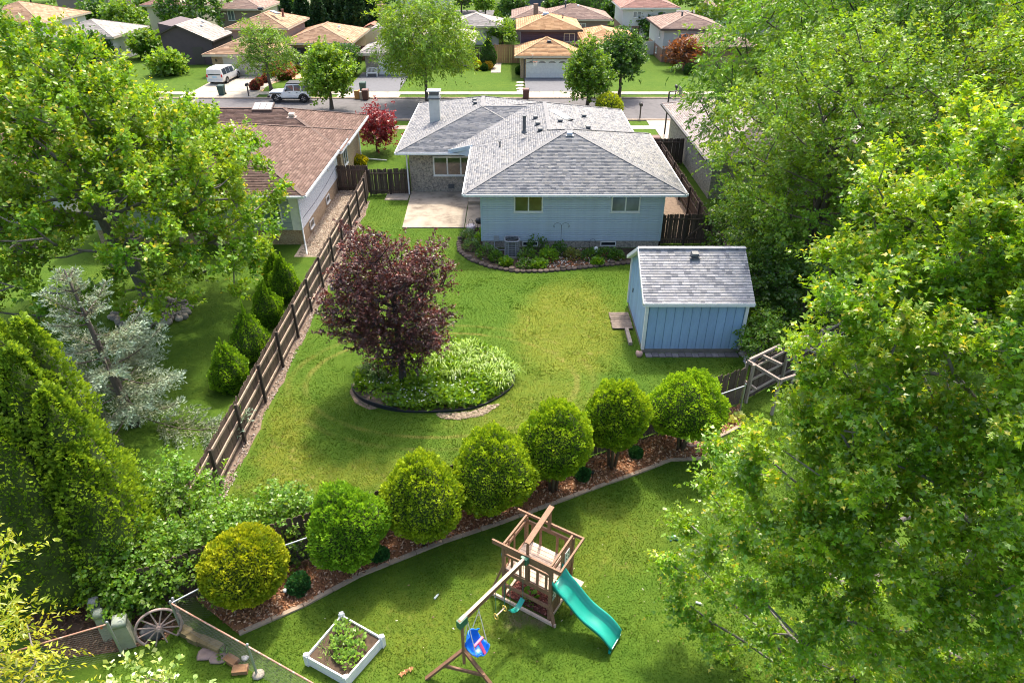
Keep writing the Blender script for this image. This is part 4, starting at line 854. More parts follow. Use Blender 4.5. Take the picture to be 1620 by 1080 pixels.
# ---- play set: tower, swing beam, slide
CED = plain('cedar', (.235, .125, .072), .7, .3, 5, perobj=.12, bmp=.2, stretch=(3, 3, 3)); CEDT = plain('cedar_pale', (.52, .40, .31), .75, .3, 5, perobj=.1)
GRN = plain('green_plastic', (.012, .30, .235), .32, .08, 3); GRND = plain('dark_green_plastic', (.01, .13, .075), .4, .1, 3)
P0 = V(-.22, 12.55); ex_ = V(.852, -.523); ey_ = V(.523, .852); TW, TD = 1.45, 1.2
PS = thing('play_set', 'brown cedar play tower with swing beam and green slide on the near lawn', 'play set', (*(P0 + ex_ * TW / 2 + ey_ * TD / 2), 0))
W = lambda a, b, z: V(*(P0 + ex_ * a + ey_ * b), z)
FZ = 1.22
rzT = math.atan2(ex_[1], ex_[0])
def post(a, b, h, z0=0, s=.09, mt=None): m = MB(); q = W(a, b, 0); m.box((q[0], q[1], (z0 + h) / 2), (s, s, h - z0), rz=rzT); m.build('post', mt or CED, PS)
def beam(p, q, w=.045, h=.1, nm='beam', mt=None, up=(0, 0, 1)): m = MB(); m.bar(p, q, w, h, up=up); m.build(nm, mt or CED, PS)
for a, b in ((0, 0), (TW, 0), (0, TD), (TW, TD)): post(a, b, 2.12)
post(TW / 2, 0, 2.18, FZ - .1, .08); post(TW / 2, TD, 2.8, 1.9, .08); post(TW / 2, TD * .0 + .02, 2.55, 2.05, .06)
# deck planks
n = 9
for i in range(n): q = W(TW / 2, (i + .5) * TD / n, FZ); m = MB(); m.box(q, (TW - .1, TD / n - .012, .03), rz=rzT); m.build('deck_plank', CEDT, PS)
for b in (0, TD):
    beam(W(-.05, b, FZ - .1), W(TW + .05, b, FZ - .1), .05, .16); beam(W(-.05, b, 1.95), W(TW + .05, b, 1.95), .045, .12, 'rail')
for a in (0, TW): beam(W(a, 0, FZ - .1), W(a, TD, FZ - .1), .05, .14); beam(W(a, 0, 1.95), W(a, TD, 1.95), .045, .09, 'rail')
# top frame: long front and back boards reach past the posts, side bars
beam(W(-.32, -.06, 2.16), W(TW + .3, -.06, 2.16), .05, .14); beam(W(-.32, TD + .06, 2.16), W(TW + .3, TD + .06, 2.16), .05, .09)
beam(W(0, 0, 2.16), W(0, TD, 2.16), .05, .07); beam(W(TW - .02, 0, 2.16), W(TW - .02, TD, 2.16), .05, .07); beam(W(TW + .28, -.06, 2.165), W(TW + .28, TD + .06, 2.165), .05, .07)
beam(W(TW / 2, -.02, 2.62), W(TW / 2, TD + .1, 2.8), .15, .05, 'roof_beam', CED)
for i in range(5):
    a = .2 + i * (TW - .4) / 4
    if abs(a - TW / 2) > .1: beam(W(a, TD, FZ), W(a, TD, 1.95), .075, .02, 'slat', up=(*ey_, 0))
    beam(W(a + .06, 0, FZ - .05), W(a + .06, 0, 1.78), .075, .02, 'slat', up=(*ey_, 0))
beam(W(0, 0, 1.78), W(TW, 0, 1.78), .04, .09, 'rail'); 
for i in range(2): beam(W(0, .25 + .3 * i, FZ), W(0, .25 + .3 * i, 2.1), .07, .02, 'slat', up=(*ex_, 0))
for i in range(3): beam(W(TW, .62 + .21 * i, FZ), W(TW, .62 + .21 * i, 2.1), .17, .02, 'wall_board', up=(*ex_, 0))
for i in range(6): beam(W(TW + .02, .55, FZ - .02 + i * .09), W(TW + .02, TD + .02, FZ - .02 + i * .09), .02, .075, 'wall_board') if i < 3 else None
# arch board over the front opening
m = MB(); n = 10; tp = [W(.05 + (TW - .1) * i / n, -.03, 2.08) for i in range(n + 1)]; bt = [W(.05 + (TW - .1) * i / n, -.03, 1.86 + .16 * math.sin(math.pi * i / n)) for i in range(n + 1)]
for i in range(n): m.extrude([tp[i], tp[i + 1], bt[i + 1], bt[i]], np.append(ey_ * .02, 0))
m.build('arch_board', CED, PS)
# ground frame, lower side wall, seat board, braces
for p, q in (((-.35, -.1), (TW + .25, -.1)), ((-.05, TD), (TW, TD)), ((0, 0), (0, TD)), ((TW, 0), (TW, TD))): beam(W(*p, .06), W(*q, .06), .06, .1, 'sill_beam', CEDT)
beam(W(-.1, -.05, .62), W(TW, -.05, .62), .05, .11); beam(W(-.4, -.1, .02), W(-.02, 0, 1.3), .09, .06, 'brace'); beam(W(TW + .2, -.1, .02), W(TW, -.02, .75), .09, .06, 'brace')
for i in range(3): beam(W(TW, .12 + .2 * i, .1), W(TW, .12 + .2 * i, 1.1), .18, .02, 'wall_board', up=(*ex_, 0))
m = MB(); m.box(W(TW + .28, TD * .62, .78), (.42, .6, .04), rz=rzT); m.build('side_seat', CEDT, PS)
for b in (.42, .82): beam(W(TW + .42, TD * b, 0), W(TW + .42, TD * b, .77), .06, .06, 'seat_leg', up=(1, 0, 0))
# printed panels: white board with black frame marks
SGN = plain('sign_white', (.78, .78, .76), .5, .05, 4)
for c in (W(TW + .035, .82, 1.78), W(TW + .03, .13, .98)):
    m = MB(); m.box(c, (.02, .24, .42), rz=rzT); s_ = m.build('sign_board', SGN, PS); ex3 = np.append(ex_, 0); ey3 = np.append(ey_, 0)
    for dy, dz, w_, h_ in ((-.055, .1, .04, .07), (.055, .1, .045, .06), (-.055, -.05, .05, .06), (.055, -.06, .035, .09), (0, .17, .12, .014), (0, -.16, .12, .016)):
        m = MB(); m.box(c + ex3 * .011 + ey3 * dy + V(0, 0, dz), (.006, w_, h_), rz=rzT); m.build('printed_mark', BLACK, s_)
# swing beam on its A frame
bt0 = W(TW / 2, -.12, 2.12); AF = V(-1.1, 10.4); bt1 = V(*AF, 2.08); dB = unit((bt1 - bt0)[:2]); pB = V(-dB[1], dB[0])
beam(bt0, bt1 + V(*(dB * .25), 0), .085, .14, 'swing_beam', CED)
beam(bt0 + V(0, 0, .073), bt1 + V(*(dB * .2), .073), .08, .01, 'beam_top', CEDT)
m = MB(); m.box(bt1 + V(*(dB * .14), -.06), (.26, .13, .24), rz=math.atan2(dB[1], dB[0])); m.build('bracket', GRND, PS)
m = MB(); m.box(bt0 + V(*(dB * -.0), -.02), (.12, .2, .2), rz=math.atan2(dB[1], dB[0])); m.build('bracket', GRND, PS)
f1 = g(674, 1073); f2 = g(780, 1086); top = bt1 + V(*(dB * .15), -.12)
hinge = V(top[0], top[1], .95)
beam(top, V(top[0] - .0, top[1], .42), .09, .07, 'a_frame_post'); beam(V(top[0], top[1], .95), f1, .09, .07, 'a_frame_leg'); beam(V(top[0], top[1], .95), f2, .09, .07, 'a_frame_leg')
beam(.5 * (V(top[0], top[1], .95) + f1) + V(0, 0, -.06), .28 * V(top[0], top[1], .95) + .72 * f2 + V(0, 0, .05), .05, .09, 'a_frame_brace')
# slide: shaped trough
prof = [(x * 1.28, y * 1.25) for x, y in ((-.27, .14), (-.25, .17), (-.215, .165), (-.19, .05), (-.14, .0), (.14, .0), (.19, .05), (.215, .165), (.25, .17), (.27, .14), (.235, .12), (.205, -.01), (.15, -.035), (-.15, -.035), (-.205, -.01), (-.235, .12))]
s0 = W(TW + .0, .3, FZ + .05); L_ = 2.15; sdir = unit(V(2.72, 11.02) - s0[:2]); sprp = V(-sdir[1], sdir[0]); L_ = np.linalg.norm(V(2.72, 11.02) - s0[:2])
N = 26; P = []; 
for i in range(N):
    s = i / (N - 1); z = 1.27 - 1.13 * (s - .055 * math.sin(s * 2 * math.pi * 1.5)) ; z = max(z, .1) + (.05 * max(0, (s - .9) / .1)) * -.6
    k = 1.0 + .9 * max(0, 1 - s / .12) ** 1.0
    for x, y in prof:
        yy = y * (1 + 1.0 * max(0, 1 - s / .14)) if y > .08 else y
        P.append(V(*(s0[:2] + sdir * L_ * s + sprp * x), z + yy))
n = len(prof); F = [(i * n + k, i * n + (k + 1) % n, (i + 1) * n + (k + 1) % n, (i + 1) * n + k) for i in range(N - 1) for k in range(n)] + [tuple(range(n)), tuple(range((N - 1) * n, N * n))]
m = MB(); m.add(P, F, 0, True); m.build('slide', GRN, PS)
m = MB(); q = s0[:2] + sdir * L_ * 1.0
for k in (-1, 1): m.box((*(q + sprp * .26 * k - sdir * .04), .06), (.06, .05, .14), rz=math.atan2(sdir[1], sdir[0]))
m.box((*(q - sdir * .02), .1), (.04, .64, .06), rz=math.atan2(sdir[1], sdir[0])); m.build('slide_foot', GRN, PS)
for z, y in ((1.55, .12), (1.9, .12)):
    m = MB(); m.tube([W(-.06, y + .0, z - .12), W(-.13, y, z - .1), W(-.15, y, z), W(-.13, y, z + .1), W(-.06, y, z + .12)], .017, 6); m.build('grab_handle', plain('blue_handle', (.01, .22, .40), .35, .1, 4), PS)
m = MB(); m.prism([W(.06, .06, 0)[:2], W(TW - .06, .06, 0)[:2], W(TW - .06, TD - .06, 0)[:2], W(.06, TD - .06, 0)[:2]], .005, .05); struct(m.build('mulch_pit', plain('red_mulch', (.14, .045, .035), 1, .5, 20, bmp=.8, coord='World')))
o = chips('wood_chips', [W(.06, .06, 0)[:2], W(TW - .06, .06, 0)[:2], W(TW - .06, TD - .06, 0)[:2], W(.06, TD - .06, 0)[:2]], 900, .06, [(.20, .07, .055), (.28, .12, .10), (.12, .04, .03)], .05); o['label'] = 'dark red wood chips under the play tower'
# swings hanging from the beam
def chain(p, q, mat, parent, nm='chain', r=.010): m = MB(); m.cyl(p, q, r, n=6); m.build(nm, mat, parent)
bp = lambda s, z=2.02: V(*(bt0[:2] + (bt1 - bt0)[:2] * s), z)
CHG = plain('green_chain', (.015, .17, .13), .5, .1, 5); ROPE = plain('white_rope', (.68, .68, .66), .7, .1, 9)
sw = thing('belt_swing', 'green belt swing hanging nearest the play tower', 'swing', bp(.14, 2.05)); a, b = bp(.03), bp(.27)
sa, sb = V(a[0], a[1], .62), V(b[0], b[1], .62); chain(a, sa, CHG, sw); chain(b, sb, CHG, sw)
m = MB(); n = 10; pa = [sa + (sb - sa) * i / n - V(0, 0, .16 * math.sin(math.pi * i / n)) for i in range(n + 1)]; pv = np.append(pB, 0) * .075
for i in range(n): m.extrude([pa[i] - pv, pa[i + 1] - pv, pa[i + 1] + pv, pa[i] + pv], V(0, 0, .015))
m.build('belt_seat', GRN, sw)
sw = thing('trapeze_bar', 'wooden trapeze bar with yellow rings hanging under the swing beam', 'trapeze', bp(.43, 2.05)); a, b = bp(.37), bp(.52); a2, b2 = V(a[0], a[1], 1.0), V(b[0], b[1], 1.0); chain(a, a2 + V(0, 0, .1), CHG, sw); chain(b, b2 + V(0, 0, .1), CHG, sw)
m = MB(); m.cyl(a2, b2, .02, n=8); m.build('bar', CEDT, sw)
for q in (a2, b2): m = MB(); m.tube([q + np.append(pB, 0) * .07 * math.cos(t_) + V(0, 0, .1 * math.sin(t_) - .02) for t_ in np.linspace(0, 6.283, 13)[:-1]], .014, 6, closed=True); m.build('ring', plain('yellow_ring', (.75, .55, .12), .4, .1, 5), sw)
sw = thing('toddler_swing', 'blue bucket toddler swing with pink safety bar on white ropes', 'swing', bp(.86, 2.05)); c = bp(.92, .78) + V(.06, -.02, 0)
a, b = bp(.80), bp(.98); BLU = plain('blue_plastic', (.012, .19, .72), .35, .08, 3); PNK = plain('pink_plastic', (.85, .10, .26), .4, .08, 3)
fd = unit(V(.78, -.62)); sd_ = V(-fd[1], fd[0]); M3 = lambda x, y, z: c + 1.25 * np.append(fd * x + sd_ * y, z)
# bucket: loft of rounded sections from back rest to seat front
secs = [(-.14, .36, .10), (-.17, .30, .165), (-.15, .16, .19), (-.11, .02, .19), (-.03, -.08, .19), (.10, -.11, .19), (.22, -.09, .175), (.27, -.02, .13)]
P = []; n = 9
for x, z, hw in secs:
    for i in range(n):
        s = -1 + 2 * i / (n - 1); lift = .13 * abs(s) ** 3; dx = .10 * abs(s) ** 3
        P.append(M3(x + (dx if z > .1 else 0), hw * s, z + (lift if z < .2 else 0)))
F = [(j * n + i, j * n + i + 1, (j + 1) * n + i + 1, (j + 1) * n + i) for j in range(len(secs) - 1) for i in range(n - 1)]
m = MB(); m.add(P, F, 0, True); o = m.build('bucket_seat', BLU, sw); md = o.modifiers.new('thickness', 'SOLIDIFY'); md.thickness = .022; md = o.modifiers.new('round', 'SUBSURF'); md.levels = 1; md.render_levels = 2
edge = [P[i] for i in range(n)] + [P[j * n + n - 1] for j in range(1, len(secs))] + [P[(len(secs) - 1) * n + i] for i in range(n - 2, -1, -1)] + [P[j * n] for j in range(len(secs) - 2, 0, -1)]
m = MB(); m.tube(edge, .018, 6, closed=True); m.build('rim', BLU, sw)
m = MB(); m.bar(M3(.26, 0, -.02), M3(.12, 0, .2), .075, .05); m.bar(M3(.10, -.13, .21), M3(.10, .13, .21), .06, .05); m.build('safety_bar', PNK, sw)
for sgn, top_ in ((1, a), (-1, b)):
    kn = top_ + V(0, 0, -.18); chain(top_, kn, ROPE, sw, 'rope', .011); chain(kn, M3(-.15, .12 * sgn, .34), ROPE, sw, 'rope', .011); chain(kn, M3(.18, .17 * sgn, .03), ROPE, sw, 'rope', .011)
# ---- small things on the near lawn
TB = plain('toy_blue', (.05, .38, .75), .4, .1, 4); q = g(1068, 853)
r = thing('water_gun', 'light blue toy water gun lying on the near lawn', 'toy', (q[0], q[1], 0), -.35); m = MB(); m.cyl((-.13, 0, .05), (.12, 0, .05), .04, .035, n=10); m.cyl((.12, 0, .05), (.19, 0, .05), .018, n=8); m.build('barrel', TB, r, world=False); m = MB(); m.bar((-.09, 0, .05), (-.13, -.13, .04), .04, .04); m.build('grip', TB, r, world=False); m = MB(); m.lathe([(.03, 0), (.05, .02), (.05, .06), (.02, .08)], (-.03, .05, .02), 10); m.build('tank', plain('toy_pale', (.45, .68, .85), .4, .1, 4), r, world=False)
def bottle(label, u, v, rz, body, cap):
    q = g(u, v); r = thing('plastic_bottle', label, 'bottle', (q[0], q[1], .035), rz); m = MB()
    pr = [(.012, 0), (.032, .01), (.034, .12), (.03, .15), (.013, .19)]
    for (r0, z0), (r1, z1) in zip(pr[:-1], pr[1:]): m.cyl((z0, 0, 0), (z1, 0, 0), r0, r1, n=10)
    m.build('body', body, r, world=False); m = MB(); m.cyl((.19, 0, 0), (.215, 0, 0), .016, n=8); m.build('cap', cap, r, world=False)
bottle('white and green plastic bottle lying left of the swing frame', 687, 948, 1.0, plain('bottle_white', (.6, .68, .64), .3, .1, 30), GRND)
bottle('white bottle with red cap at the edge of the maple leaves', 1100, 953, -.4, plain('bottle_white', (.6, .68, .64)), plain('red_cap', (.6, .04, .03), .4, .1, 5))
OL = plain('dead_leaf', (.52, .27, .12), .8, .3, 15)
for i, (u, v) in enumerate(((642, 1064), (650, 1060), (636, 1068))):
    q = g(u, v); m = MB(); n = 9; m.add([(q[0], q[1], .06)] + [(q[0] + (.09 if k % 2 else .045) * math.cos(6.283 * k / n), q[1] + (.09 if k % 2 else .045) * math.sin(6.283 * k / n), .03 + .04 * (k % 3)) for k in range(n)], [(0, 1 + k, 1 + (k + 1) % n) for k in range(n)]); tag(m.build('dead_leaf', OL), ['curled orange dead leaf between the raised bed and the swing frame', 'rightmost of three dead orange leaves beside the raised bed', 'leftmost of three dead orange leaves beside the raised bed'][i], 'leaf', 'dead leaves on the near lawn')
o = chips('lawn_litter', [(-6, 11.5), (2, 9.5), (6, 12), (7, 17), (2, 15), (-3, 13.2)], 60, .05, [(.5, .4, .33), (.6, .55, .5), (.3, .2, .14)], .06); o['label'] = 'scattered bits of dry leaf litter on the near lawn'
# path lights along the mulch
for i, (u, v) in enumerate(((453, 942), (612, 875), (722, 835), (830, 792), (937, 755))):
    q = g(u, v); r = thing('path_light', ['solar path light beside the small shrub near the left clipped shrub', 'solar path light in the mulch below the third clipped shrub', 'solar path light in the mulch left of the play tower', 'solar path light in the mulch above the play tower', 'solar path light beside the small shrub right of the play tower'][i], 'light', (q[0], q[1], 0), group='solar lights in the mulch bed'); m = MB(); m.cyl((q[0], q[1], 0), (q[0], q[1], .2), .012, n=6); m.build('stake', BLACK, r); m = MB(); m.lathe([(.03, .18), (.055, .2), (.06, .26), (.01, .28)], (q[0], q[1], 0), 8); m.build('lamp_head', BLACK if i else WHITE, r)
# sewer grate at the end of the mulch
q = g(1090, 697); r = thing('drain_grate', 'rusty iron drain grate at the right end of the mulch bed', 'drain grate', (q[0], q[1], 0)); IRN = plain('rusty_iron', (.33, .22, .18), .9, .35, 10)
m = MB(); m.tube([(q[0] + .36 * math.cos(t_), q[1] + .36 * math.sin(t_), .05) for t_ in np.linspace(0, 6.283, 21)[:-1]], .05, 6, closed=True); m.build('ring', IRN, r)
m = MB(); m.cyl((q[0], q[1], .02), (q[0], q[1], .03), .34, n=18); m.build('well', BLACK, r)
for k in range(5): m = MB(); y = -.24 + k * .12; hw = math.sqrt(.36 ** 2 - y * y); m.bar((q[0] - hw, q[1] + y, .05), (q[0] + hw, q[1] + y, .05), .05, .04); m.build('bar', IRN, r)
m = MB(); m.bar((q[0], q[1] - .35, .055), (q[0], q[1] + .35, .055), .05, .04); m.build('bar', IRN, r)
# hoop, green box and stones in the rear left corner of the yard
r = thing('garden_hoop', 'pale curved garden hoop behind the leftmost clipped shrub', 'hoop', (*g(392, 850)[:2], 0)); q = g(392, 850); m = MB(); m.tube([q + V(.34 * math.cos(t_), .1 * math.cos(t_), .75 * math.sin(t_)) for t_ in np.linspace(0, 3.1416, 15)], .028, 7); m.build('arch', plain('pale_wood', (.60, .46, .34), .7, .2, 6), r); m = MB(); m.cyl(q + V(-.34, -.1, 0), q + V(-.34, -.1, .06), .035, n=7); m.build('foot', plain('pale_wood', (.60, .46, .34)), r)
for i, (u, v) in enumerate(((334, 815), (346, 822), (356, 819), (366, 826), (376, 830), (331, 806), (351, 812))):
    q = g(u, v); rock('stone', 'pale rounded stone %s' % ['at the foot of the left fence corner', 'second along the small rock edging', 'third along the small rock edging', 'fourth along the small rock edging', 'last of the small rock edging near the hoop', 'tucked under the vine by the left fence', 'lying behind the small rock edging'][i], (q[0], q[1], 0), (.34, .26, .2), plain('pale_stone', (.45, .40, .36), .9, .3, 7, perobj=.2), group='rocks edging the left corner of the yard', seed=20 + i)
q = g(318, 830); m = MB(); m.box((q[0], q[1], .28), (.45, .1, .5), rz=.5, ax=None); r = m.build('green_panel', plain('dull_green', (.05, .11, .085), .5, .2, 5)); tag(r, 'dark green panel leaning in the left fence corner', 'panel')
# ------------------------------------------------------------------ vegetation
BARK = plain('bark', (.11, .09, .075), .95, .45, 6, bmp=.6, stretch=(3, 3, .8)); BARKD = plain('bark_dark', (.055, .045, .04), .95, .4, 6, bmp=.5)
BARKG = plain('bark_gray', (.17, .155, .14), .95, .35, 6, bmp=.5, stretch=(3, 3, .7))
LEAF = leafmat('leaf', .72, (1.65, 1.4, .4), .04, .4); LEAFM = leafmat('leaf_maple', 1.0, (1.6, 1.35, .4), .05, .38); LEAFD = leafmat('leaf_dense', .5, (1.45, 1.3, .5), .02, .5); LEAFP = leafmat('leaf_purple', .5, (1.7, .85, .6), .06, .4); NEEDLE = leafmat('needle', .3, (1.1, 1.1, .8), .03, .5)
T_DIA = (np.array([(0, 0, 0), (.45, .36, .07), (1, 0, -.06), (.45, -.36, .07)]), np.array([(0, 1, 2), (0, 2, 3)]))
T_FRD = (np.array([(0, 0, 0), (.4, .17, .03), (1, 0, -.12), (.4, -.17, .03)]), np.array([(0, 1, 2), (0, 2, 3)]))
T_MAP = (np.array([(.36, 0, .03), (0, 0, 0), (-.06, .30, -.02), (.20, .24, .02), (.36, .58, -.06), (.52, .22, .02), (1.0, 0, -.10), (.52, -.22, .02), (.36, -.58, -.06), (.20, -.24, .02), (-.06, -.30, -.02)]), np.array([(0, k, k + 1 if k < 10 else 1) for k in range(1, 11)]))
T_MP3 = (np.array([(0, 0, 0), (.26, .44, -.06), (.46, .2, .03), (1, 0, -.14), (.46, -.2, .03), (.26, -.44, -.06)]), np.array([(0, 2, 1), (0, 3, 2), (0, 4, 3), (0, 5, 4)]))
T_SPR = (np.array([(0, 0, 0), (.6, .38, .05), (1, 0, 0), (.6, -.38, .05)]), np.array([(0, 1, 2), (0, 2, 3)]))
T_BLD = (np.array([(0, .05, 0), (0, -.05, 0), (.6, -.04, .0), (.6, .04, 0), (1, 0, -.25)]), np.array([(0, 1, 2), (0, 2, 3), (3, 2, 4)]))
def leaves(name, pos, ax, nr, size, tmpl, col, mat):
    """one mesh of many leaf-shaped faces"""
    T, F = tmpl; n = len(pos); ax = unit(ax); nr = nr - ax * (nr * ax).sum(1, keepdims=True); nr = unit(nr); sd_ = np.cross(nr, ax)
    S = np.asarray(size).reshape(-1, 1, 1)
    v = pos[:, None] + S * (T[None, :, 0:1] * ax[:, None] + T[None, :, 1:2] * sd_[:, None] + T[None, :, 2:3] * nr[:, None])
    f = (np.arange(n)[:, None, None] * len(T) + F[None]).reshape(-1, F.shape[1])
    return fast_mesh(name, v.reshape(-1, 3), f, mat, np.repeat(col, len(T), 0))
def lump(d, r_, amp=.22, n=7):
    """smooth directional unevenness of a crown"""
    k = r_.normal(0, 1, (n, 3)) * 2.1; ph = r_.uniform(0, 6.28, n); return 1 + amp * np.sin(d @ k.T + ph).mean(1) * 2.0
def skeleton(base, clumps, r_, trunk_h, trunk_top, r0, forks=1, spread=.6, wig=.12, minr=.012, exp=.42, lean=0.0):
    """trunk and limbs that reach every clump; returns tube segments"""
    nodes_ = [np.array(base, float)]; par = [-1]
    K = max(3, int(trunk_h / .6))
    tips = []
    for f in range(forks):
        last = 0; top = np.array(trunk_top, float) + (r_.normal(0, spread, 3) * V(1, 1, .3) if forks > 1 else 0)
        for i in range(1, K + 3):
            s = i / (K + 2); q = np.array(base) + (top - np.array(base)) * V(s ** 1.3, s ** 1.3, s) + r_.normal(0, wig * .4, 3) * V(1, 1, .2); nodes_.append(q); par.append(last); last = len(nodes_) - 1
    cl = clumps[np.argsort(np.linalg.norm(clumps - np.array(trunk_top), axis=1))]
    N = np.array(nodes_); ends = []
    first = 1 + int(K * .45)
    for c in cl:
        Nn = np.array(nodes_); d = np.linalg.norm(Nn - c, axis=1); up = np.maximum(0, Nn[:, 2] - c[2] + .25 * d); cost = d + 1.6 * up; cost[:first] += 50
        j = int(np.argmin(cost)); p = Nn[j]; L = d[j]; k = max(1, int(L / .7)); last = j; ctrl = (p + c) / 2 + V(0, 0, -.1 * L) + r_.normal(0, wig * L * .5, 3) * V(1, 1, .5)
        for i in range(1, k + 1):
            s = i / k; q = (1 - s) ** 2 * p + 2 * s * (1 - s) * ctrl + s * s * c; nodes_.append(q); par.append(last); last = len(nodes_) - 1
        ends.append(last)
    n = len(nodes_); cnt = np.zeros(n)
    for e in ends: cnt[e] += 1
    for i in range(n - 1, 0, -1): cnt[par[i]] += cnt[i]
    cnt[0] = max(cnt.max(), 1); rad = np.maximum(minr, r0 * (np.maximum(cnt, .5) / cnt[0]) ** exp)
    return np.array(nodes_), par, rad
def wood(name, nodes_, par, rad, mat, parent, flare=1.5, sides=6):
    n = len(par); idx = np.arange(1, n); a = nodes_[np.array(par)[1:]]; b = nodes_[1:]; rb = rad[1:]; ra = np.minimum(rad[np.array(par)[1:]], rb * 1.35)
    ra[np.array(par)[1:] == 0] *= flare
    x = unit(b - a); ref = np.where(np.abs(x[:, 2:3]) < .9, V(0, 0, 1)[None], V(1, 0, 0)[None]); t = unit(np.cross(x, ref)); q = np.cross(x, t)
    an = np.arange(sides) * 2 * math.pi / sides; ring = np.cos(an)[None, :, None] * t[:, None] + np.sin(an)[None, :, None] * q[:, None]
    v = np.concatenate([a[:, None] + ring * ra[:, None, None], (b + x * rb[:, None] * .3)[:, None] + ring * rb[:, None, None]], 1).reshape(-1, 3)
    k = np.arange(sides); F = np.c_[k, (k + 1) % sides, sides + (k + 1) % sides, sides + k]; f = (np.arange(n - 1)[:, None, None] * 2 * sides + F[None]).reshape(-1, 4)
    return link(name, fast_mesh(name, v, f, mat, None, True), parent)
def crown_points(c, rad, n, r_, inner=.35, amp=.22, floor=-.75, mind=None, shape=1.0):
    """clump centres through the crown's volume, denser towards the outside"""
    out = []; c = np.array(c); rad = np.array(rad); seedr = np.random.default_rng(int(r_.integers(1e9)))
    k = seedr.normal(0, 1, (7, 3)) * 2.2; ph = seedr.uniform(0, 6.28, 7)
    tries = 0; mind = mind if mind is not None else .85 * (4.19 * np.prod(rad) / n) ** (1 / 3)
    while len(out) < n and tries < n * 60:
        tries += 1; d = r_.normal(0, 1, 3); d /= np.linalg.norm(d)
        if d[2] < floor: continue
        s = r_.uniform(inner ** 2, 1) ** .5; u = 1 + amp * 2 * np.sin(k @ d + ph).mean()
        taper = 1 - (1 - shape) * max(0, d[2])
        q = c + d * rad * s * u * V(taper, taper, 1)
        if out and np.min(np.linalg.norm(np.array(out) - q, axis=1)) < mind: 
            if tries % 12 == 0: mind *= .98
            continue
        out.append(q)
    return np.array(out)
def foliage(clumps, c, r_, shoots, per, slen, lsize, up=.5, outw=.7, rnd=.5, droop=.25, cr=.3, pal=((.09, .16, .02), (.13, .21, .03)), tip=None, tipp=.5, axis_z=None, flat=.5, perp=.75):
    """leaves along short shoots that spread from every clump"""
    c = np.array(c); M = len(clumps); pal = np.array(pal)
    out = unit((clumps - c) * V(1, 1, .7)); cp = r_.uniform(0, 1, (M, 1)); ccol = pal[0] + (pal[1] - pal[0]) * cp; cb = r_.uniform(.82, 1.18, (M, 1)); ccol = ccol * cb
    so = np.repeat(clumps, shoots, 0) + r_.normal(0, cr, (M * shoots, 3)); sdv = unit(np.repeat(out, shoots, 0) * outw + V(0, 0, up) + r_.normal(0, rnd, (M * shoots, 3)))
    sl = slen * r_.uniform(.5, 1.25, M * shoots); n = M * shoots * per
    s = np.tile((np.arange(per) + .6) / per, M * shoots) + r_.normal(0, .04, n)
    D = np.repeat(sdv, per, 0); O = np.repeat(so, per, 0); L = np.repeat(sl, per); pos = O + D * (s * L)[:, None] + V(0, 0, -1)[None] * (droop * L * s ** 2)[:, None]
    pr = r_.normal(0, 1, (n, 3)); pr = unit(pr - D * (pr * D).sum(1, keepdims=True)); pos = pos + pr * (.12 * lsize)
    ax = pr * perp + D * .6 + V(0, 0, -droop * .8); nr = V(0, 0, flat) + r_.normal(0, .45, (n, 3)) + D * .2
    col = np.repeat(np.repeat(ccol, shoots, 0), per, 0) * r_.uniform(.72, 1.28, (n, 1)) * (1 + r_.normal(0, .06, (n, 3)))
    if tip is not None:
        k = (s > .8) & (r_.uniform(0, 1, n) < tipp) & (np.repeat(np.repeat(r_.uniform(0, 1, M), shoots), per) < .75); col[k] = np.array(tip) * r_.uniform(.75, 1.25, (k.sum(), 1))
    sz = lsize * r_.uniform(.65, 1.25, n) * np.where(s > .85, .8, 1)
    return pos, ax, nr, sz, np.clip(col, .004, .9)
def tree(name, label, base, c, rad, nclump, shoots, per, slen, lsize, trunk_h, r0, seed, pal, tmpl=T_DIA, mat=None, bark=None, forks=1, spread=.5, group=None, inner=.35, amp=.22, floor=-.75, cat='tree', shape=1.0, skel=True, wig=.12, **kw):
    r_ = np.random.default_rng(seed); root = thing(name, label, cat, (base[0], base[1], 0), 0, group)
    cl = crown_points(c, rad, nclump, r_, inner, amp, floor, shape=shape)
    if skel:
        nd, pa, ra = skeleton(base, cl, r_, trunk_h, V(base[0] * .35 + c[0] * .65, base[1] * .35 + c[1] * .65, c[2] + rad[2] * .25), r0, forks, spread, wig); wood('trunk', nd, pa, ra, bark or BARK, root)
    f = foliage(cl, (c[0], c[1], c[2] - rad[2] * .3), r_, shoots, per, slen, lsize, pal=pal, **kw)
    o = link('crown', leaves('crown', *f[:4], tmpl, f[4], mat or LEAF), root); return root, cl, f
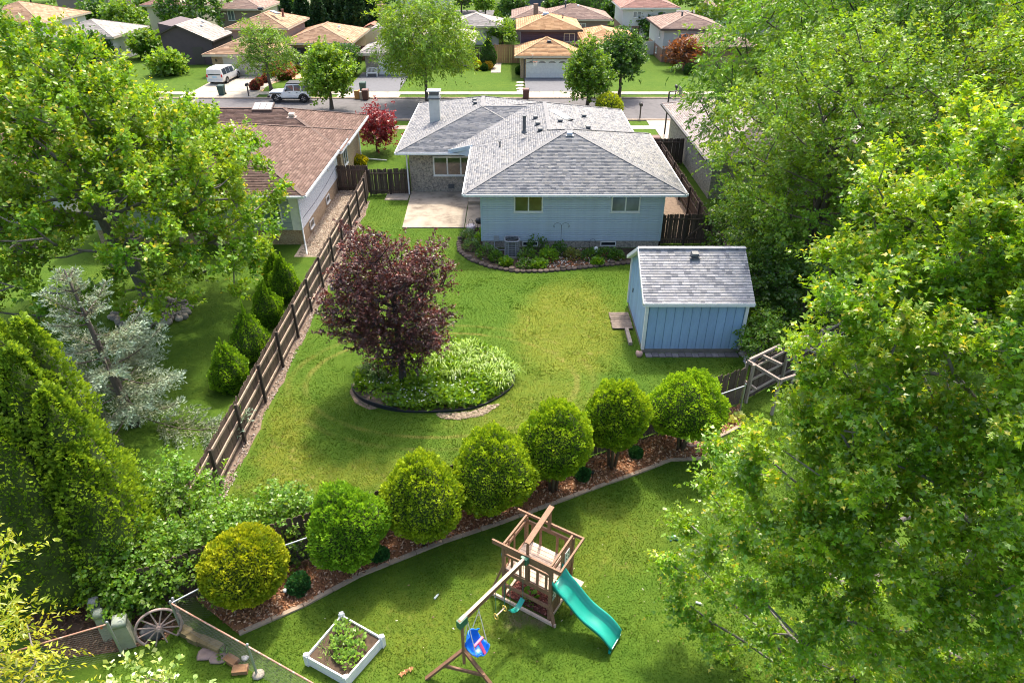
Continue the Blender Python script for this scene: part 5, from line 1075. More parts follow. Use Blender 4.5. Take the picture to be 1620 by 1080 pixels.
# --- conifer shapes built from short sprays over a bumpy body
def clipped(name, label, base, crown_c, rad, n, seed, pal, tips=42, tipamp=.16, size=.11, group=None, cat='shrub', stems=4, mat=None, point=0.0, tipsharp=.28, updir=.8, kind='sphere', stem_top=None, bark=None, core=True, lowcut=-.95):
    r_ = np.random.default_rng(seed); root = thing(name, label, cat, (base[0], base[1], 0), 0, group); c = np.array(crown_c, float); rad = np.array(rad, float)
    td = unit(r_.normal(0, 1, (tips, 3)) + V(0, 0, .15)); tw = r_.uniform(.5, 1.2, tips) * tipsharp; ta = r_.uniform(.4, 1, tips) * tipamp
    k = r_.normal(0, 1, (6, 3)) * 2; ph = r_.uniform(0, 6.28, 6)
    def surf(d):
        cosang = np.clip(d @ td.T, -1, 1); ang = np.arccos(cosang); b = (ta * np.maximum(0, 1 - ang / tw)).max(1); u = 1 + .05 * np.sin(d @ k.T + ph).sum(1) * .95
        taper = 1 - point * np.maximum(0, d[:, 2]) ** 1.0
        return c + d * rad * (u - .05 + b * .95)[:, None] * np.c_[taper, taper, np.ones(len(d))] + V(0, 0, 1) * (b * np.maximum(0, d[:, 2] + .2) * rad[2] * .9)[:, None], b
    d = unit(r_.normal(0, 1, (n, 3))); d = d[d[:, 2] > lowcut]; n = len(d); P, b = surf(d); depth = r_.uniform(0, 1, n) ** 2; P = P - d * rad * (depth * .16)[:, None]
    ax = d * .75 + V(0, 0, updir) + r_.normal(0, .38, (n, 3)); nr = r_.normal(0, 1, (n, 3))
    pal = np.array(pal); q = np.clip(b / tipamp * 1.1 + r_.normal(.05, .2, n), 0, 1)[:, None]; col = (pal[0] + (pal[1] - pal[0]) * q) * r_.uniform(.75, 1.25, (n, 1))  # crevice shade painted in: hollows darker like older sprays, tips lighter
    link('crown', leaves('crown', P - unit(ax) * size * .4, ax, nr, size * r_.uniform(.6, 1.3, n), T_SPR, col, mat or LEAFD), root)
    if core:
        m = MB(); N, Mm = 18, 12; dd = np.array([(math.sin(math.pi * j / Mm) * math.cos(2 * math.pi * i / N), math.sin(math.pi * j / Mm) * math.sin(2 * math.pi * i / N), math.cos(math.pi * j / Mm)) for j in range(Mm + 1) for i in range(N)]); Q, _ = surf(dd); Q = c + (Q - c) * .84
        link('light_block_core', fast_mesh('light_block_core', Q, np.array([(j * N + i, j * N + (i + 1) % N, (j + 1) * N + (i + 1) % N, (j + 1) * N + i) for j in range(Mm) for i in range(N)]), plain('light_block_core', (.045, .075, .012), 1, .4, 8), None, True), root)  # solid dark core added inside the crown to block light and see-through
    for s in range(stems):
        a = 6.28 * s / stems + r_.uniform(-.4, .4); m = MB(); m.tube([V(base[0] + .1 * math.cos(a), base[1] + .1 * math.sin(a), 0), V(base[0] + .22 * math.cos(a) + (c[0] - base[0]) * .3, base[1] + .22 * math.sin(a) + (c[1] - base[1]) * .3, c[2] - rad[2] * .75), V(c[0] + .3 * rad[0] * math.cos(a), c[1] + .3 * rad[1] * math.sin(a), c[2] - rad[2] * .4)], [.06, .05, .04], 6); m.build('stem', bark or plain('arb_stem', (.12, .10, .06), .95, .3, 7), root)
    return root
def plant(name, label, x, y, h, r0, seed, pal, n=90, lsize=.12, tmpl=T_DIA, group=None, cat='plant', up=.6, mat=None, flower=None, fn=0, z0=.0, stems=True):
    """small leafy plant: leaves through a low dome, optional blossoms, stems"""
    r_ = np.random.default_rng(seed); root = thing(name, label, cat, (x, y, z0), 0, group); d = unit(r_.normal(0, 1, (n, 3)) * V(1, 1, .8)); d[:, 2] = np.abs(d[:, 2])
    s = r_.uniform(.25, 1, (n, 1)) ** .5; P = V(x, y, z0 + .03) + d * s * V(r0, r0, h); ax = d * V(1, 1, .3) + V(0, 0, up) + r_.normal(0, .4, (n, 3)); nr = V(0, 0, 1) + r_.normal(0, .5, (n, 3))
    pal = np.array(pal); col = (pal[0] + (pal[1] - pal[0]) * r_.uniform(0, 1, (n, 1))) * r_.uniform(.75, 1.25, (n, 1))
    link('foliage', leaves('foliage', P, ax, nr, lsize * r_.uniform(.6, 1.3, n), tmpl, col, mat or LEAF), root)
    if stems:
        m = MB()
        for i in range(4): q = d[i] * V(r0, r0, h) * .6; m.cyl((x, y, z0), (x + q[0], y + q[1], z0 + abs(q[2]) + h * .2), .012, .006, n=5)
        stuff(m.build('stems', plain('green_stem', (.08, .11, .03), .9, .2, 6), root))
    if fn:
        d = unit(r_.normal(0, 1, (fn, 3))); d[:, 2] = np.abs(d[:, 2]); P = V(x, y, z0 + .05) + d * V(r0, r0, h) * 1.03
        stuff(link('blossoms', leaves('blossoms', P, r_.normal(0, 1, (fn, 3)), d + V(0, 0, .8), np.full(fn, .055), T_SPR, np.tile(np.array(flower), (fn, 1)) * r_.uniform(.8, 1.1, (fn, 1)), tintmat('petal', .7)), root))
    return root
# --- seven clipped arborvitae in the mulch
ARB = [((.12, .18, .010), (.32, .34, .018)), ((.08, .18, .012), (.185, .325, .022)), ((.10, .18, .010), (.255, .335, .018)), ((.095, .18, .010), (.24, .33, .018)), ((.09, .18, .010), (.23, .33, .018)), ((.092, .18, .010), (.235, .33, .018)), ((.09, .185, .010), (.22, .345, .02))]
SHR = [((398, 955), (385, 890), 66, 70), ((520, 898), (549, 834), 62, 66), ((648, 858), (666, 787), 60, 70), ((773, 815), (778, 744), 62, 70), ((868, 775), (878, 697), 54, 62), ((965, 738), (976, 660), 49, 57), ((1062, 710), (1089, 640), 57, 55)]
for i, (b, cc, rw, rh) in enumerate(SHR):
    base = g(*b); c = atY(cc[0], cc[1], base[1] - .05); t = (CAM_H - c[2]) * _s + c[1] * _c; rx = rw / CAM_F * t * 1.0; rzv = rh / CAM_F * t * .98
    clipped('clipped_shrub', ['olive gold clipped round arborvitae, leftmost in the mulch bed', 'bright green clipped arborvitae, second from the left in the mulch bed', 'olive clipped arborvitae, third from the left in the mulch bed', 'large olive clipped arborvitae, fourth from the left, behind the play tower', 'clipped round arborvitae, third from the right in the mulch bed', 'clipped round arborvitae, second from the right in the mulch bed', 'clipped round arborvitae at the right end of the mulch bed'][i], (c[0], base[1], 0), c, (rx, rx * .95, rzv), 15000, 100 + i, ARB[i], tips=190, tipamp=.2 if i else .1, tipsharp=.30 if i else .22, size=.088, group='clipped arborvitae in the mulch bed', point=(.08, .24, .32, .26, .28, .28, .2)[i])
# small dark mounds between them
for i, (u, v, s) in enumerate(((475, 932, .30), (601, 884, .25), (921, 757, .23), (1005, 722, .22))):
    q = g(u, v); clipped('small_shrub', ['round dark green shrub beside the leftmost clipped arborvitae', 'small dark green shrub between the second and third clipped arborvitae', 'small dark green shrub right of the play tower', 'small dark green shrub near the right end of the mulch bed'][i], q, (q[0], q[1], s * .85), (s * 1.1, s * 1.1, s * .95), 2200, 140 + i, ((.018, .07, .02), (.05, .16, .045)), tips=70, tipamp=.14, size=.07, group='dark mounded shrubs in the mulch', stems=0)
# conical evergreens on the neighbour's side of the fence
for i, (u, v, h, r0) in enumerate(((368, 614, 2.05, .72), (402, 566, 2.25, .85), (430, 511, 2.1, .72), (455, 474, 2.2, .7), (441, 452, 2.0, .62))):
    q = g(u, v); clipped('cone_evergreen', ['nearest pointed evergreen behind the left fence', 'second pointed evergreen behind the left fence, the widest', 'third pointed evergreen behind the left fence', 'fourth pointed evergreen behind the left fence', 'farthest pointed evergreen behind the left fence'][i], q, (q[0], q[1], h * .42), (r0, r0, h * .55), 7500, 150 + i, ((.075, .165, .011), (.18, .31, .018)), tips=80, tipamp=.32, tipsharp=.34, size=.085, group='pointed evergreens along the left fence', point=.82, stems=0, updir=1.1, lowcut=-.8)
# big multi-stemmed arborvitae at the left edge
r_ = np.random.default_rng(5)
def arb_big():
    root = thing('arborvitae_tree', 'tall bushy arborvitae at the left edge in front of the blue spruce', 'tree', (-12.4, 13.2, 0)); k = 0
    spires = [((-12.9, 14.4), 8.0, 1.9), ((-12.2, 13.9), 7.4, 1.8), ((-13.6, 13.2), 6.9, 1.9), ((-11.5, 13.6), 6.4, 1.7), ((-12.5, 12.8), 6.0, 2.0), ((-11.2, 13.1), 5.0, 1.6), ((-13.9, 14.6), 7.0, 1.7), ((-12.2, 14.7), 7.7, 1.5)]
    Ps, As, Ns, Ss, Cs = [], [], [], [], []
    for (x, y), h, r0 in spires:
        n = 8500; zz = r_.uniform(0, 1, n) ** .8; an = r_.uniform(0, 6.283, n); prof = (1 - zz) ** .56 * np.clip(.55 + zz * 4, 0, 1)
        nb = 110; bz = r_.uniform(0, 1, nb); ba = r_.uniform(0, 6.28, nb); dd = np.sqrt(((zz[:, None] - bz) * h / 1.0) ** 2 + (np.angle(np.exp(1j * (an[:, None] - ba))) * r0) ** 2); bb = np.maximum(0, 1 - dd / .5).max(1)
        rr = r0 * prof * (.74 + .40 * bb) * (1 - .15 * r_.uniform(0, 1, n) ** 2); P = np.c_[x + rr * np.cos(an), y + rr * np.sin(an), .25 + zz * (h - .25) + .25 * bb]
        ax = np.c_[np.cos(an) * .7, np.sin(an) * .7, np.full(n, .9)] + r_.normal(0, .35, (n, 3)); Ps.append(P); As.append(ax); Ns.append(r_.normal(0, 1, (n, 3))); Ss.append(.105 * r_.uniform(.6, 1.35, n))
        q = np.clip(bb * .8 + r_.normal(.2, .2, n), 0, 1)[:, None]; Cs.append((V(.062, .13, .010) + (V(.19, .28, .022) - V(.062, .13, .010)) * q) * r_.uniform(.75, 1.25, (n, 1)))  # shade between the lumps painted in as darker green, lumps lighter
        m = MB(); pz = np.linspace(0, 1, 9); m.lathe([(max(.02, r0 * .74 * (1 - z) ** .56 * min(1, .55 + z * 4)), .1 + z * (h - .5)) for z in pz], (x, y, 0), 12); link('light_block_core', m.mesh('light_block_core', plain('light_block_core', (.028, .045, .010))), root)  # solid dark core added in each spire, stops light between the sprays
        m = MB(); m.cyl((x, y, 0), (x, y, h * .5), .12, .06, n=7); m.build('stem', BARK, root)
    P = np.concatenate(Ps); link('crown', leaves('crown', P, np.concatenate(As), np.concatenate(Ns), np.concatenate(Ss), T_SPR, np.concatenate(Cs), LEAFD), root)
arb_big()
# blue spruce: sparse whorls of drooping branches
def spruce(label, base, h, seed, rmax, lean=(0, 0)):
    r_ = np.random.default_rng(seed); root = thing('blue_spruce', label, 'tree', (*base[:2], 0)); m = MB(); base = np.array(base, float)
    top = base + V(lean[0], lean[1], h); ax0 = lambda s: base + (top - base) * s
    m.tube([ax0(s) for s in np.linspace(0, 1, 7)], [.2, .17, .14, .11, .08, .05, .02], 8)
    P, A, Nn, S, C = [], [], [], [], []; z = .10
    while z < 1.0:
        nb = r_.integers(3, 5); off = r_.uniform(0, 6.28)
        for b in range(nb):
            if r_.uniform() < .22: continue
            a = off + 6.283 * b / nb + r_.normal(0, .2); L = rmax * (1 - z) ** 1.05 * r_.uniform(.55, 1.25) + .2; p0 = ax0(z); d = V(math.cos(a), math.sin(a), .05 + .5 * z); pts = [p0 + d * L * s + V(0, 0, -.25 * L * math.sin(s * 2.4) * (1 - z) + .12 * L * s * s) for s in np.linspace(0, 1, 6)]
            m.tube(pts, [.035, .03, .025, .02, .014, .008], 5)
            for s in np.arange(.22, 1.0, .085 / max(L, .6) * 1.4):
                for sg in (-1, 1):
                    tl = L * .33 * (1.08 - s) ** .6 * r_.uniform(.7, 1.2) + .12; q = pts[min(5, int(s * 5))] + (pts[min(5, int(s * 5) + 1)] - pts[min(5, int(s * 5))]) * ((s * 5) % 1); sdv = unit(V(-d[1], d[0], 0) * sg + d * .8 + V(0, 0, r_.normal(-.1, .35)))
                    k = int(tl / .045) + 2; tt = np.linspace(.1, 1, k); pos = q + sdv * (tt * tl)[:, None] + V(0, 0, -.15 * tl) * (tt ** 2)[:, None]; rep = 2; pos = np.repeat(pos, rep, 0) + r_.normal(0, .03, (k * rep, 3))
                    P.append(pos); A.append(np.tile(sdv, (k * rep, 1)) + r_.normal(0, .75, (k * rep, 3)) + V(0, 0, .35)); Nn.append(r_.normal(0, 1, (k * rep, 3))); S.append(.135 * r_.uniform(.6, 1.2, k * rep)); fr = np.repeat(tt, rep)[:, None] * .6 + .4 * s
                    C.append((V(.17, .16, .08) * (1 - fr) + V(.28, .37, .285) * fr) * r_.uniform(.7, 1.25, (k * rep, 1)))
        z += r_.uniform(.045, .08)
    m.build('trunk', BARK, root); link('crown', leaves('crown', np.concatenate(P), np.concatenate(A), np.concatenate(Nn), np.concatenate(S), T_FRD, np.concatenate(C), NEEDLE), root)
spruce('gray blue spruce with open branches left of the wooden fence', (-14.2, 20.2, 0), 6.4, 8, 4.2, (-.6, .2))
# big maple over the left neighbour's yard
MAPG = ((.070, .156, .011), (.145, .228, .017))
tree('maple_tree', 'big yellow green maple with rising limbs over the left yard', (-17.5, 29.0, 0), (-18.5, 29.2, 7.2), (7.2, 6.4, 6.4), 540, 20, 11, .78, .19, 3.0, .34, 11, MAPG, up=.85, outw=.65, rnd=.38, droop=.12, cr=.2, tip=(.30, .27, .04), tipp=.22, inner=.3, amp=.28, floor=-.78, forks=3, spread=1.2, bark=BARKG)
# near maple on the right
def near_maple():
    """crown of upright leafy plumes over spreading limbs"""
    r_ = np.random.default_rng(12); base = V(11.4, 11.8, 0); C_, RD = V(11.2, 11.6, 5.9), V(7.4, 4.9, 8.3)
    sil = [(1045, 890), (1075, 830), (1125, 800), (1115, 710), (1180, 695), (1245, 645), (1262, 590), (1268, 545), (1305, 560), (1305, 470), (1310, 390), (1345, 370), (1400, 240), (1440, 290), (1500, 200), (1545, 138), (1590, 190), (1650, 150), (1720, 300), (1740, 1140), (1200, 1140), (1110, 1010), (1060, 960)]
    edge = []
    for a, b in zip(sil, sil[1:] + sil[:1]):
        a, b = np.array(a, float), np.array(b, float); k = max(1, int(np.linalg.norm(b - a) / 52)); edge += [a + (b - a) * q / k for q in range(k)]
    ctr = np.array((1450, 650.)); pts = [q + (ctr - q) / np.linalg.norm(ctr - q) * 14 for q in edge]
    tries = 0
    while len(pts) < 138 and tries < 9000:
        tries += 1; q = r_.uniform((1040, 130), (1740, 1140))
        if not inside(q[None], sil)[0] or min(np.linalg.norm(np.array(pts) - q, axis=1)) < 43 + 12 * r_.uniform(): continue
        pts.append(q)
    cl, axs = [], []
    for u, v in pts:
        a = (540 - v) / CAM_F; d = V((u - 810) / CAM_F, _c + a * _s, -_s + a * _c); d = d / np.linalg.norm(d); o = (V(0, 0, CAM_H) - C_) / RD; dd = d / RD
        A_, B_, K_ = dd @ dd, o @ dd, o @ o - 1; disc = B_ * B_ - A_ * K_; t = (-B_ - math.sqrt(disc)) / A_ if disc > 0 else -B_ / A_
        T = V(0, 0, CAM_H) + d * (t + r_.uniform(.0, 1.0) ** 1.3 * 2.1 - .2); out = unit((T - C_) / RD ** 2); ax = unit(out * .6 + V(0, 0, .7) + r_.normal(0, .16, 3)); L = r_.uniform(1.2, 2.2)
        for s_ in (0.12, .36, .62, .9, 1.25, 1.6):
            if s_ > L: break
            cl.append(T - ax * s_ + r_.normal(0, .05 + .2 * s_, 3)); axs.append(ax)
    n1 = len(cl); fill = crown_points(C_, RD * .78, 80, r_, .3, .15, -.8); cl = np.array(cl); al = np.concatenate([cl, fill])
    root = thing('maple_tree', 'near bright green maple with large pointed leaves along the right edge', 'tree', base)
    nd, pa, ra = skeleton(base, al, r_, 3.2, V(11.3, 11.7, 8.0), .21, 5, 1.5, .12); wood('trunk', nd, pa, ra, BARKG, root)
    f = foliage(al, (11.2, 11.6, 3.0), r_, 15, 12, .60, .112, pal=((.066, .150, .009), (.155, .24, .015)), up=.7, outw=.55, rnd=.42, droop=.24, cr=.10, tip=(.30, .27, .035), tipp=.2)
    link('crown', leaves('crown', *f[:4], T_MP3, f[4], LEAFM), root); return root, al, f
_, cl, f = near_maple()
NEARM = _
# its nearest leaves stand singly
o = np.argsort(np.linalg.norm(f[0] - V(0, 0, CAM_H), axis=1))
vis = f[0]; dd = vis[:, 1] * _c + (CAM_H - vis[:, 2]) * _s; uu = 810 + CAM_F * vis[:, 0] / dd; vv = 540 - CAM_F * (vis[:, 1] * _s - (CAM_H - vis[:, 2]) * _c) / dd
o = [i for i in o if uu[i] < 1600 and 100 < vv[i] < 1070][:300]
lm = []
for k, cc in enumerate(((.09, .155, .009), (.12, .18, .010), (.155, .205, .012), (.18, .19, .02))):
    mm = MB(); mm.add(T_MAP[0] * V(1, .8, 1.6), [tuple(q) for q in T_MAP[1]]); me = mm.mesh('leaf', LEAF); at = me.attributes.new('tint', 'FLOAT_COLOR', 'POINT'); at.data.foreach_set('color', np.tile((*cc, 1), len(me.vertices)).astype(np.float32)); lm.append(me)
for i in o:
    a = unit(f[1][i]); nn_ = f[2][i] - a * np.dot(f[2][i], a); nn_ = unit(nn_); M_ = Matrix(np.c_[a, np.cross(nn_, a), nn_].tolist()).to_4x4(); q = link('leaf', lm[random.randrange(4)], NEARM, loc=tuple(f[0][i] + V(0, 0, .05))); q.rotation_euler = M_.to_euler(); q.scale = [float(f[3][i])] * 3
# purple-leaved maple in the island bed
tree('purple_maple', 'dark purple leaved maple growing in the island bed', (-4.46, 22.75, 0), (-4.55, 22.9, 3.85), (2.05, 1.85, 2.7), 150, 20, 12, .42, .11, 1.5, .14, 21, ((.032, .017, .019), (.084, .034, .028)), T_MP3, LEAFP, BARKD, up=.5, outw=.8, rnd=.45, droop=.2, cr=.2, tip=(.26, .11, .095), tipp=.34, inner=.3, amp=.4, floor=-.97, shape=.85)
# elm and locusts behind the shed
tree('elm_tree', 'yellow green elm with arching twigs behind the blue shed', (14.6, 31.2, 0), (14.9, 31.2, 6.6), (5.3, 4.6, 5.8), 300, 18, 13, .95, .16, 2.5, .22, 13, ((.066, .145, .012), (.125, .205, .018)), T_DIA, up=.55, outw=.85, rnd=.5, droop=.35, cr=.35, inner=.35, amp=.32, floor=-.9, forks=3, spread=1.0, bark=BARK)
LOC = dict(tmpl=T_FRD, up=.3, outw=.9, rnd=.5, droop=.75, cr=.45, inner=.3, amp=.35)
tree('locust_tree', 'tall feathery locust spreading over the upper right corner', (21.5, 41.5, 0), (21.5, 41.5, 9.4), (9.6, 8.0, 6.0), 380, 12, 15, 1.05, .30, 3.2, .3, 14, ((.045, .118, .010), (.088, .168, .014)), bark=BARKD, forks=4, spread=2.2, floor=-.6, **LOC)
tree('locust_tree', 'yellow green locust at the right edge behind the near maple', (27, 36, 0), (26.5, 36, 7.5), (6.5, 6, 5.5), 170, 12, 15, 1.0, .28, 3, .25, 15, ((.09, .13, .010), (.17, .19, .016)), bark=BARKD, forks=3, spread=1.6, floor=-.7, **LOC)
tree('elm_tree', 'green elm at the right edge between the locusts and the near maple', (21.5, 27.5, 0), (21.5, 27.5, 6.2), (5.6, 4.6, 5.4), 240, 12, 14, .85, .16, 2.5, .2, 16, ((.055, .12, .010), (.10, .17, .016)), T_DIA, up=.4, outw=.85, rnd=.5, droop=.35, cr=.3, inner=.35, amp=.3, floor=-.9, forks=3, spread=1.0, bark=BARK)
# dark understory behind the shed
for i, (x, y, h, r0) in enumerate(((11.6, 28.2, 3.2, 1.6), (13.4, 27.4, 3.6, 1.8), (12.6, 31.0, 4.2, 2.0), (15.6, 27.8, 3.4, 1.9), (12.5, 34.8, 3.6, 1.6), (17.5, 30.5, 4.0, 2.2), (10.9, 25.1, 1.7, .95))):
    tree('understory_bush', ['dark leafy bush touching the right wall of the blue shed', 'dark leafy bush behind the timber frame', 'tall dark bush behind the blue shed', 'dark bush right of the timber frames under the elm', 'leafy bush beside the dark gate right of the blue house', 'dark bush under the elm farther right', 'small bright green bush at the fence corner by the shed'][i], (x, y, 0), (x, y, h * .55), (r0, r0, h * .5), 45, 9, 9, .5, .17 if i < 6 else .13, .8, .05, 60 + i, ((.030, .075, .010), (.055, .115, .014)) if i < 6 else ((.07, .15, .014), (.11, .2, .02)), up=.5, outw=.7, droop=.3, cr=.2, cat='bush', group='bushes behind the shed', inner=.4)
# vines and shrubs round the rear left fence corner
VINE = dict(up=.5, outw=.8, droop=.35, cr=.2, cat='bush', inner=.4, tmpl=T_DIA)
for i, (u, v, z, r0, h) in enumerate(((282, 790, 1.3, 1.05, 1.25), (225, 875, 1.1, 1.3, .9), (300, 868, 1.2, 1.35, .8), (445, 826, .95, .85, .85), (215, 925, .7, .8, .6), (345, 850, .7, .9, .5))):
    q = g(u, v, z); tree('climbing_vine', ['leafy green vine climbing the corner of the left fence', 'wide green vine spilling over the dark fence by the evergreen', 'green vine spread along the top of the dark fence', 'green shrub behind the fence between the two left clipped shrubs', 'low green vine above the utility pedestals', 'pale green vine around the garden hoop'][i], (q[0], q[1], 0), (q[0], q[1], z), (r0, r0, h), 60, 11, 10, .42, .115, .5, .03, 70 + i, ((.062, .14, .012), (.115, .20, .020)), group='vines at the rear left corner', **VINE)
tree('golden_tree', 'yellow green young tree cut off by the lower left corner', (-12.0, 7.6, 0), (-11.5, 8.2, 3.6), (2.0, 2.0, 3.1), 70, 10, 13, .75, .15, 1.5, .09, 31, ((.16, .21, .014), (.28, .29, .022)), T_FRD, up=.35, outw=.9, rnd=.45, droop=.5, cr=.25, inner=.3, amp=.3, bark=BARKG)
tree('variegated_bush', 'pale green bush with white edged round leaves at the bottom left', (-7.9, 8.4, 0), (-8.0, 8.5, 1.0), (1.3, .9, .95), 26, 6, 8, .5, .13, .4, .03, 32, ((.16, .24, .06), (.26, .34, .12)), T_SPR, up=.9, outw=.5, rnd=.4, droop=.05, cr=.2, tip=(.62, .66, .50), tipp=.7, cat='bush', inner=.3)
# --- planting in the beds
PG = ((.035, .085, .012), (.075, .15, .02)); PB = ((.07, .16, .012), (.14, .24, .02)); PGR = ((.05, .10, .035), (.10, .17, .06))
spots = [(741, 378, .5, .6, PGR, 'gray green spiky plant at the left end of the flower border'), (745, 393, .45, .55, PGR, 'silvery mounded plant at the left bend of the stone border'), (765, 385, .75, .55, PB, 'tall grassy plant beside the left corner of the blue wall'), (770, 405, .55, .65, PG, 'leafy green plant left of the air conditioner'), (785, 412, .45, .45, PG, 'low green plant below the meter box'), (835, 412, .7, .6, PG, 'dark leafy plant right of the air conditioner'), (850, 396, .8, .7, PG, 'tall dark bush under the left basement window'), (868, 410, .6, .55, PB, 'bright hosta plant in the middle of the flower border'), (830, 423, .4, .5, PG, 'small pink flowered mound at the front of the flower border'), (852, 422, .35, .5, PB, 'pale hosta at the front edge of the flower border'), (885, 402, .7, .5, PG, 'bushy plant right of the left basement window'), (905, 408, .5, .5, ((.10, .13, .03), (.16, .17, .05)), 'yellowish plant before the brick base'), (935, 408, .45, .6, PG, 'low dark shrub near the small shepherd hook'), (960, 405, .4, .7, PG, 'spreading dark shrub under the right basement window'), (915, 385, .6, .3, PG, 'slim plant against the brick base'), (975, 408, .35, .5, PG, 'low shrub at the right end of the flower border'), (945, 418, .25, .35, PB, 'small bright plant at the stone edge on the right'), (800, 418, .3, .4, PB, 'small bright plant in front of the air conditioner')]
for i, (u, v, h, r0, pal, lb) in enumerate(spots):
    q = g(u, v); plant('border_plant', lb, q[0], q[1], h * 1.15, r0 * .95, 200 + i, pal, 330, .14 if pal is not PB else .18, group='plants in the flower border', flower=(.5, .2, .4) if 'pink' in lb else (.75, .72, .68), fn=40 if 'pink' in lb else (5 if i % 3 == 0 else 0))
o = chips('orange_mulch', [tuple(g(*q)[:2]) for q in ((880, 395), (960, 392), (990, 412), (900, 424), (850, 426))], 500, .1, [(.40, .16, .06), (.30, .10, .04), (.6, .55, .5)], .02); o['label'] = 'orange mulch chips and petals in the flower border'
# island bed: arching daylilies, daisies, low green cover
def daylily(label, x, y, r0, h, seed, pal):
    r_ = np.random.default_rng(seed); n = 130; root = thing('daylily', label, 'plant', (x, y, 0), 0, 'daylilies in the island bed'); a = r_.uniform(0, 6.283, n); L = r_.uniform(.6, 1.1, n) * r0; hh = h * r_.uniform(.6, 1.1, n); W_ = .018
    P0_ = np.c_[x + r_.normal(0, .1, n), y + r_.normal(0, .1, n), np.zeros(n)]; d = np.c_[np.cos(a), np.sin(a), np.zeros(n)]; sdv = np.c_[-np.sin(a), np.cos(a), np.zeros(n)]
    pts = [P0_, P0_ + d * (L * .35)[:, None] + V(0, 0, 1) * (hh * .8)[:, None], P0_ + d * (L * .7)[:, None] + V(0, 0, 1) * hh[:, None], P0_ + d * L[:, None] + V(0, 0, 1) * (hh * .55)[:, None]]
    v = np.stack([pts[0] - sdv * W_, pts[0] + sdv * W_, pts[1] + sdv * W_, pts[1] - sdv * W_, pts[2] + sdv * W_ * .9, pts[2] - sdv * W_ * .9, pts[3]], 1).reshape(-1, 3); F = np.array([(0, 1, 2), (0, 2, 3), (3, 2, 4), (3, 4, 5), (5, 4, 6)]); f = (np.arange(n)[:, None, None] * 7 + F[None]).reshape(-1, 3)
    pal = np.array(pal); col = (pal[0] + (pal[1] - pal[0]) * r_.uniform(0, 1, (n, 1))) * r_.uniform(.8, 1.2, (n, 1)); link('blades', fast_mesh('blades', v, f, LEAF, np.repeat(col, 7, 0)), root)
    m = MB(); m.lathe([(.1, 0), (.08, .06), (.01, .1)], (x, y, 0), 7); m.build('crown_base', plain('green_stem', (.08, .11, .03)), root)
wh = ['at the far tip of', 'at the back edge of', 'in the back row of', 'near the middle of', 'right of the middle of', 'at the right edge of', 'in the front right of', 'at the front right edge of', 'behind the maple trunk in', 'left of the maple trunk in', 'at the left end of', 'right behind the maple trunk in', 'in the second row of', 'in the centre back of', 'beside the right rim of', 'at the right rear rim of']
LP = [(745, 562), (765, 572), (735, 578), (715, 600), (745, 595), (790, 592), (770, 602), (790, 612), (690, 580), (598, 606), (585, 598), (712, 570), (760, 588), (728, 565), (803, 600), (782, 578)]
for i, (u, v) in enumerate(LP):
    q = g(u, v); daylily('clump of arching bright green daylily leaves %s the island bed' % wh[i], q[0], q[1], .62 if i not in (9, 10) else .45, .62, 300 + i, ((.085, .165, .009), (.155, .24, .014)) if i not in (9, 10) else ((.03, .08, .01), (.06, .12, .015)))
def cover():
    r_ = np.random.default_rng(77); lo, hi = island.min(0), island.max(0); P = r_.uniform(lo, hi, (30000, 2)); ctr = island.mean(0)
    keep = inside(P, ctr + (island - ctr) * .97); bare = ((P[:, 0] + 5.6) / 1.0) ** 2 + ((P[:, 1] - 21.75) / .55) ** 2 < 1; P = P[keep & ~(bare & (r_.uniform(0, 1, len(P)) < .9))]; P = P[r_.permutation(len(P))][:17000]; n = len(P)
    h = .16 + .34 * (.5 + .5 * np.sin(P[:, 0] * 2.3 + 1) * np.sin(P[:, 1] * 2.7)); pos = np.c_[P, h * r_.uniform(.1, 1.2, n)]; ax = r_.normal(0, .6, (n, 3)) + V(0, 0, .7); col = (V(.065, .14, .011) + (V(.125, .215, .017) - V(.065, .14, .011)) * r_.uniform(0, 1, (n, 1))) * r_.uniform(.75, 1.25, (n, 1))
    o = stuff(link('ground_cover', leaves('ground_cover', pos, ax, V(0, 0, 1) + r_.normal(0, .6, (n, 3)), .16 * r_.uniform(.6, 1.4, n), T_DIA, col, LEAF))); o['label'] = 'weedy green ground cover of the island bed'
    k = 260; c2 = r_.permutation(n)[:2600]; q = P[c2]; wgt = (q[:, 1] < 22.6) | (r_.uniform(0, 1, len(q)) < .3); q = q[wgt][:k]; k = len(q); pos = np.c_[q, .33 + .15 * r_.uniform(0, 1, k)]
    o = stuff(link('daisies', leaves('daisies', np.repeat(pos, 2, 0), r_.normal(0, 1, (2 * k, 3)) * V(1, 1, .2), V(0, -.2, 1) + r_.normal(0, .25, (2 * k, 3)), np.full(2 * k, .046), T_SPR, np.tile((.80, .80, .76), (2 * k, 1)), tintmat('petal', .7)))); o['label'] = 'small white daisies scattered over the island bed'
cover()
for i, (u, v, h, r0) in enumerate(((655, 600, .5, .55), (610, 592, .55, .5), (665, 628, .35, .5), (700, 632, .3, .45))):
    q = g(u, v); plant('bed_plant', ['leafy plant right beside the purple maple trunk', 'leafy plant left behind the purple maple trunk', 'bushy plant at the front of the island bed', 'low plant at the front right of the purple maple'][i], q[0], q[1], h, r0, 340 + i, ((.045, .11, .014), (.09, .17, .022)), 220, .13, group='leafy plants in the island bed')
rock('stone', 'pale round stone under the purple maple in the island bed', (*g(625, 602)[:2], 0), (.5, .36, .34), plain('bluish_stone', (.48, .52, .54), .9, .2, 6), seed=41)
rock('stone', 'flat pinkish stone behind the purple maple trunk', (*g(683, 583)[:2], .05), (.6, .35, .2), plain('pink_stone', (.45, .30, .25)), seed=42)
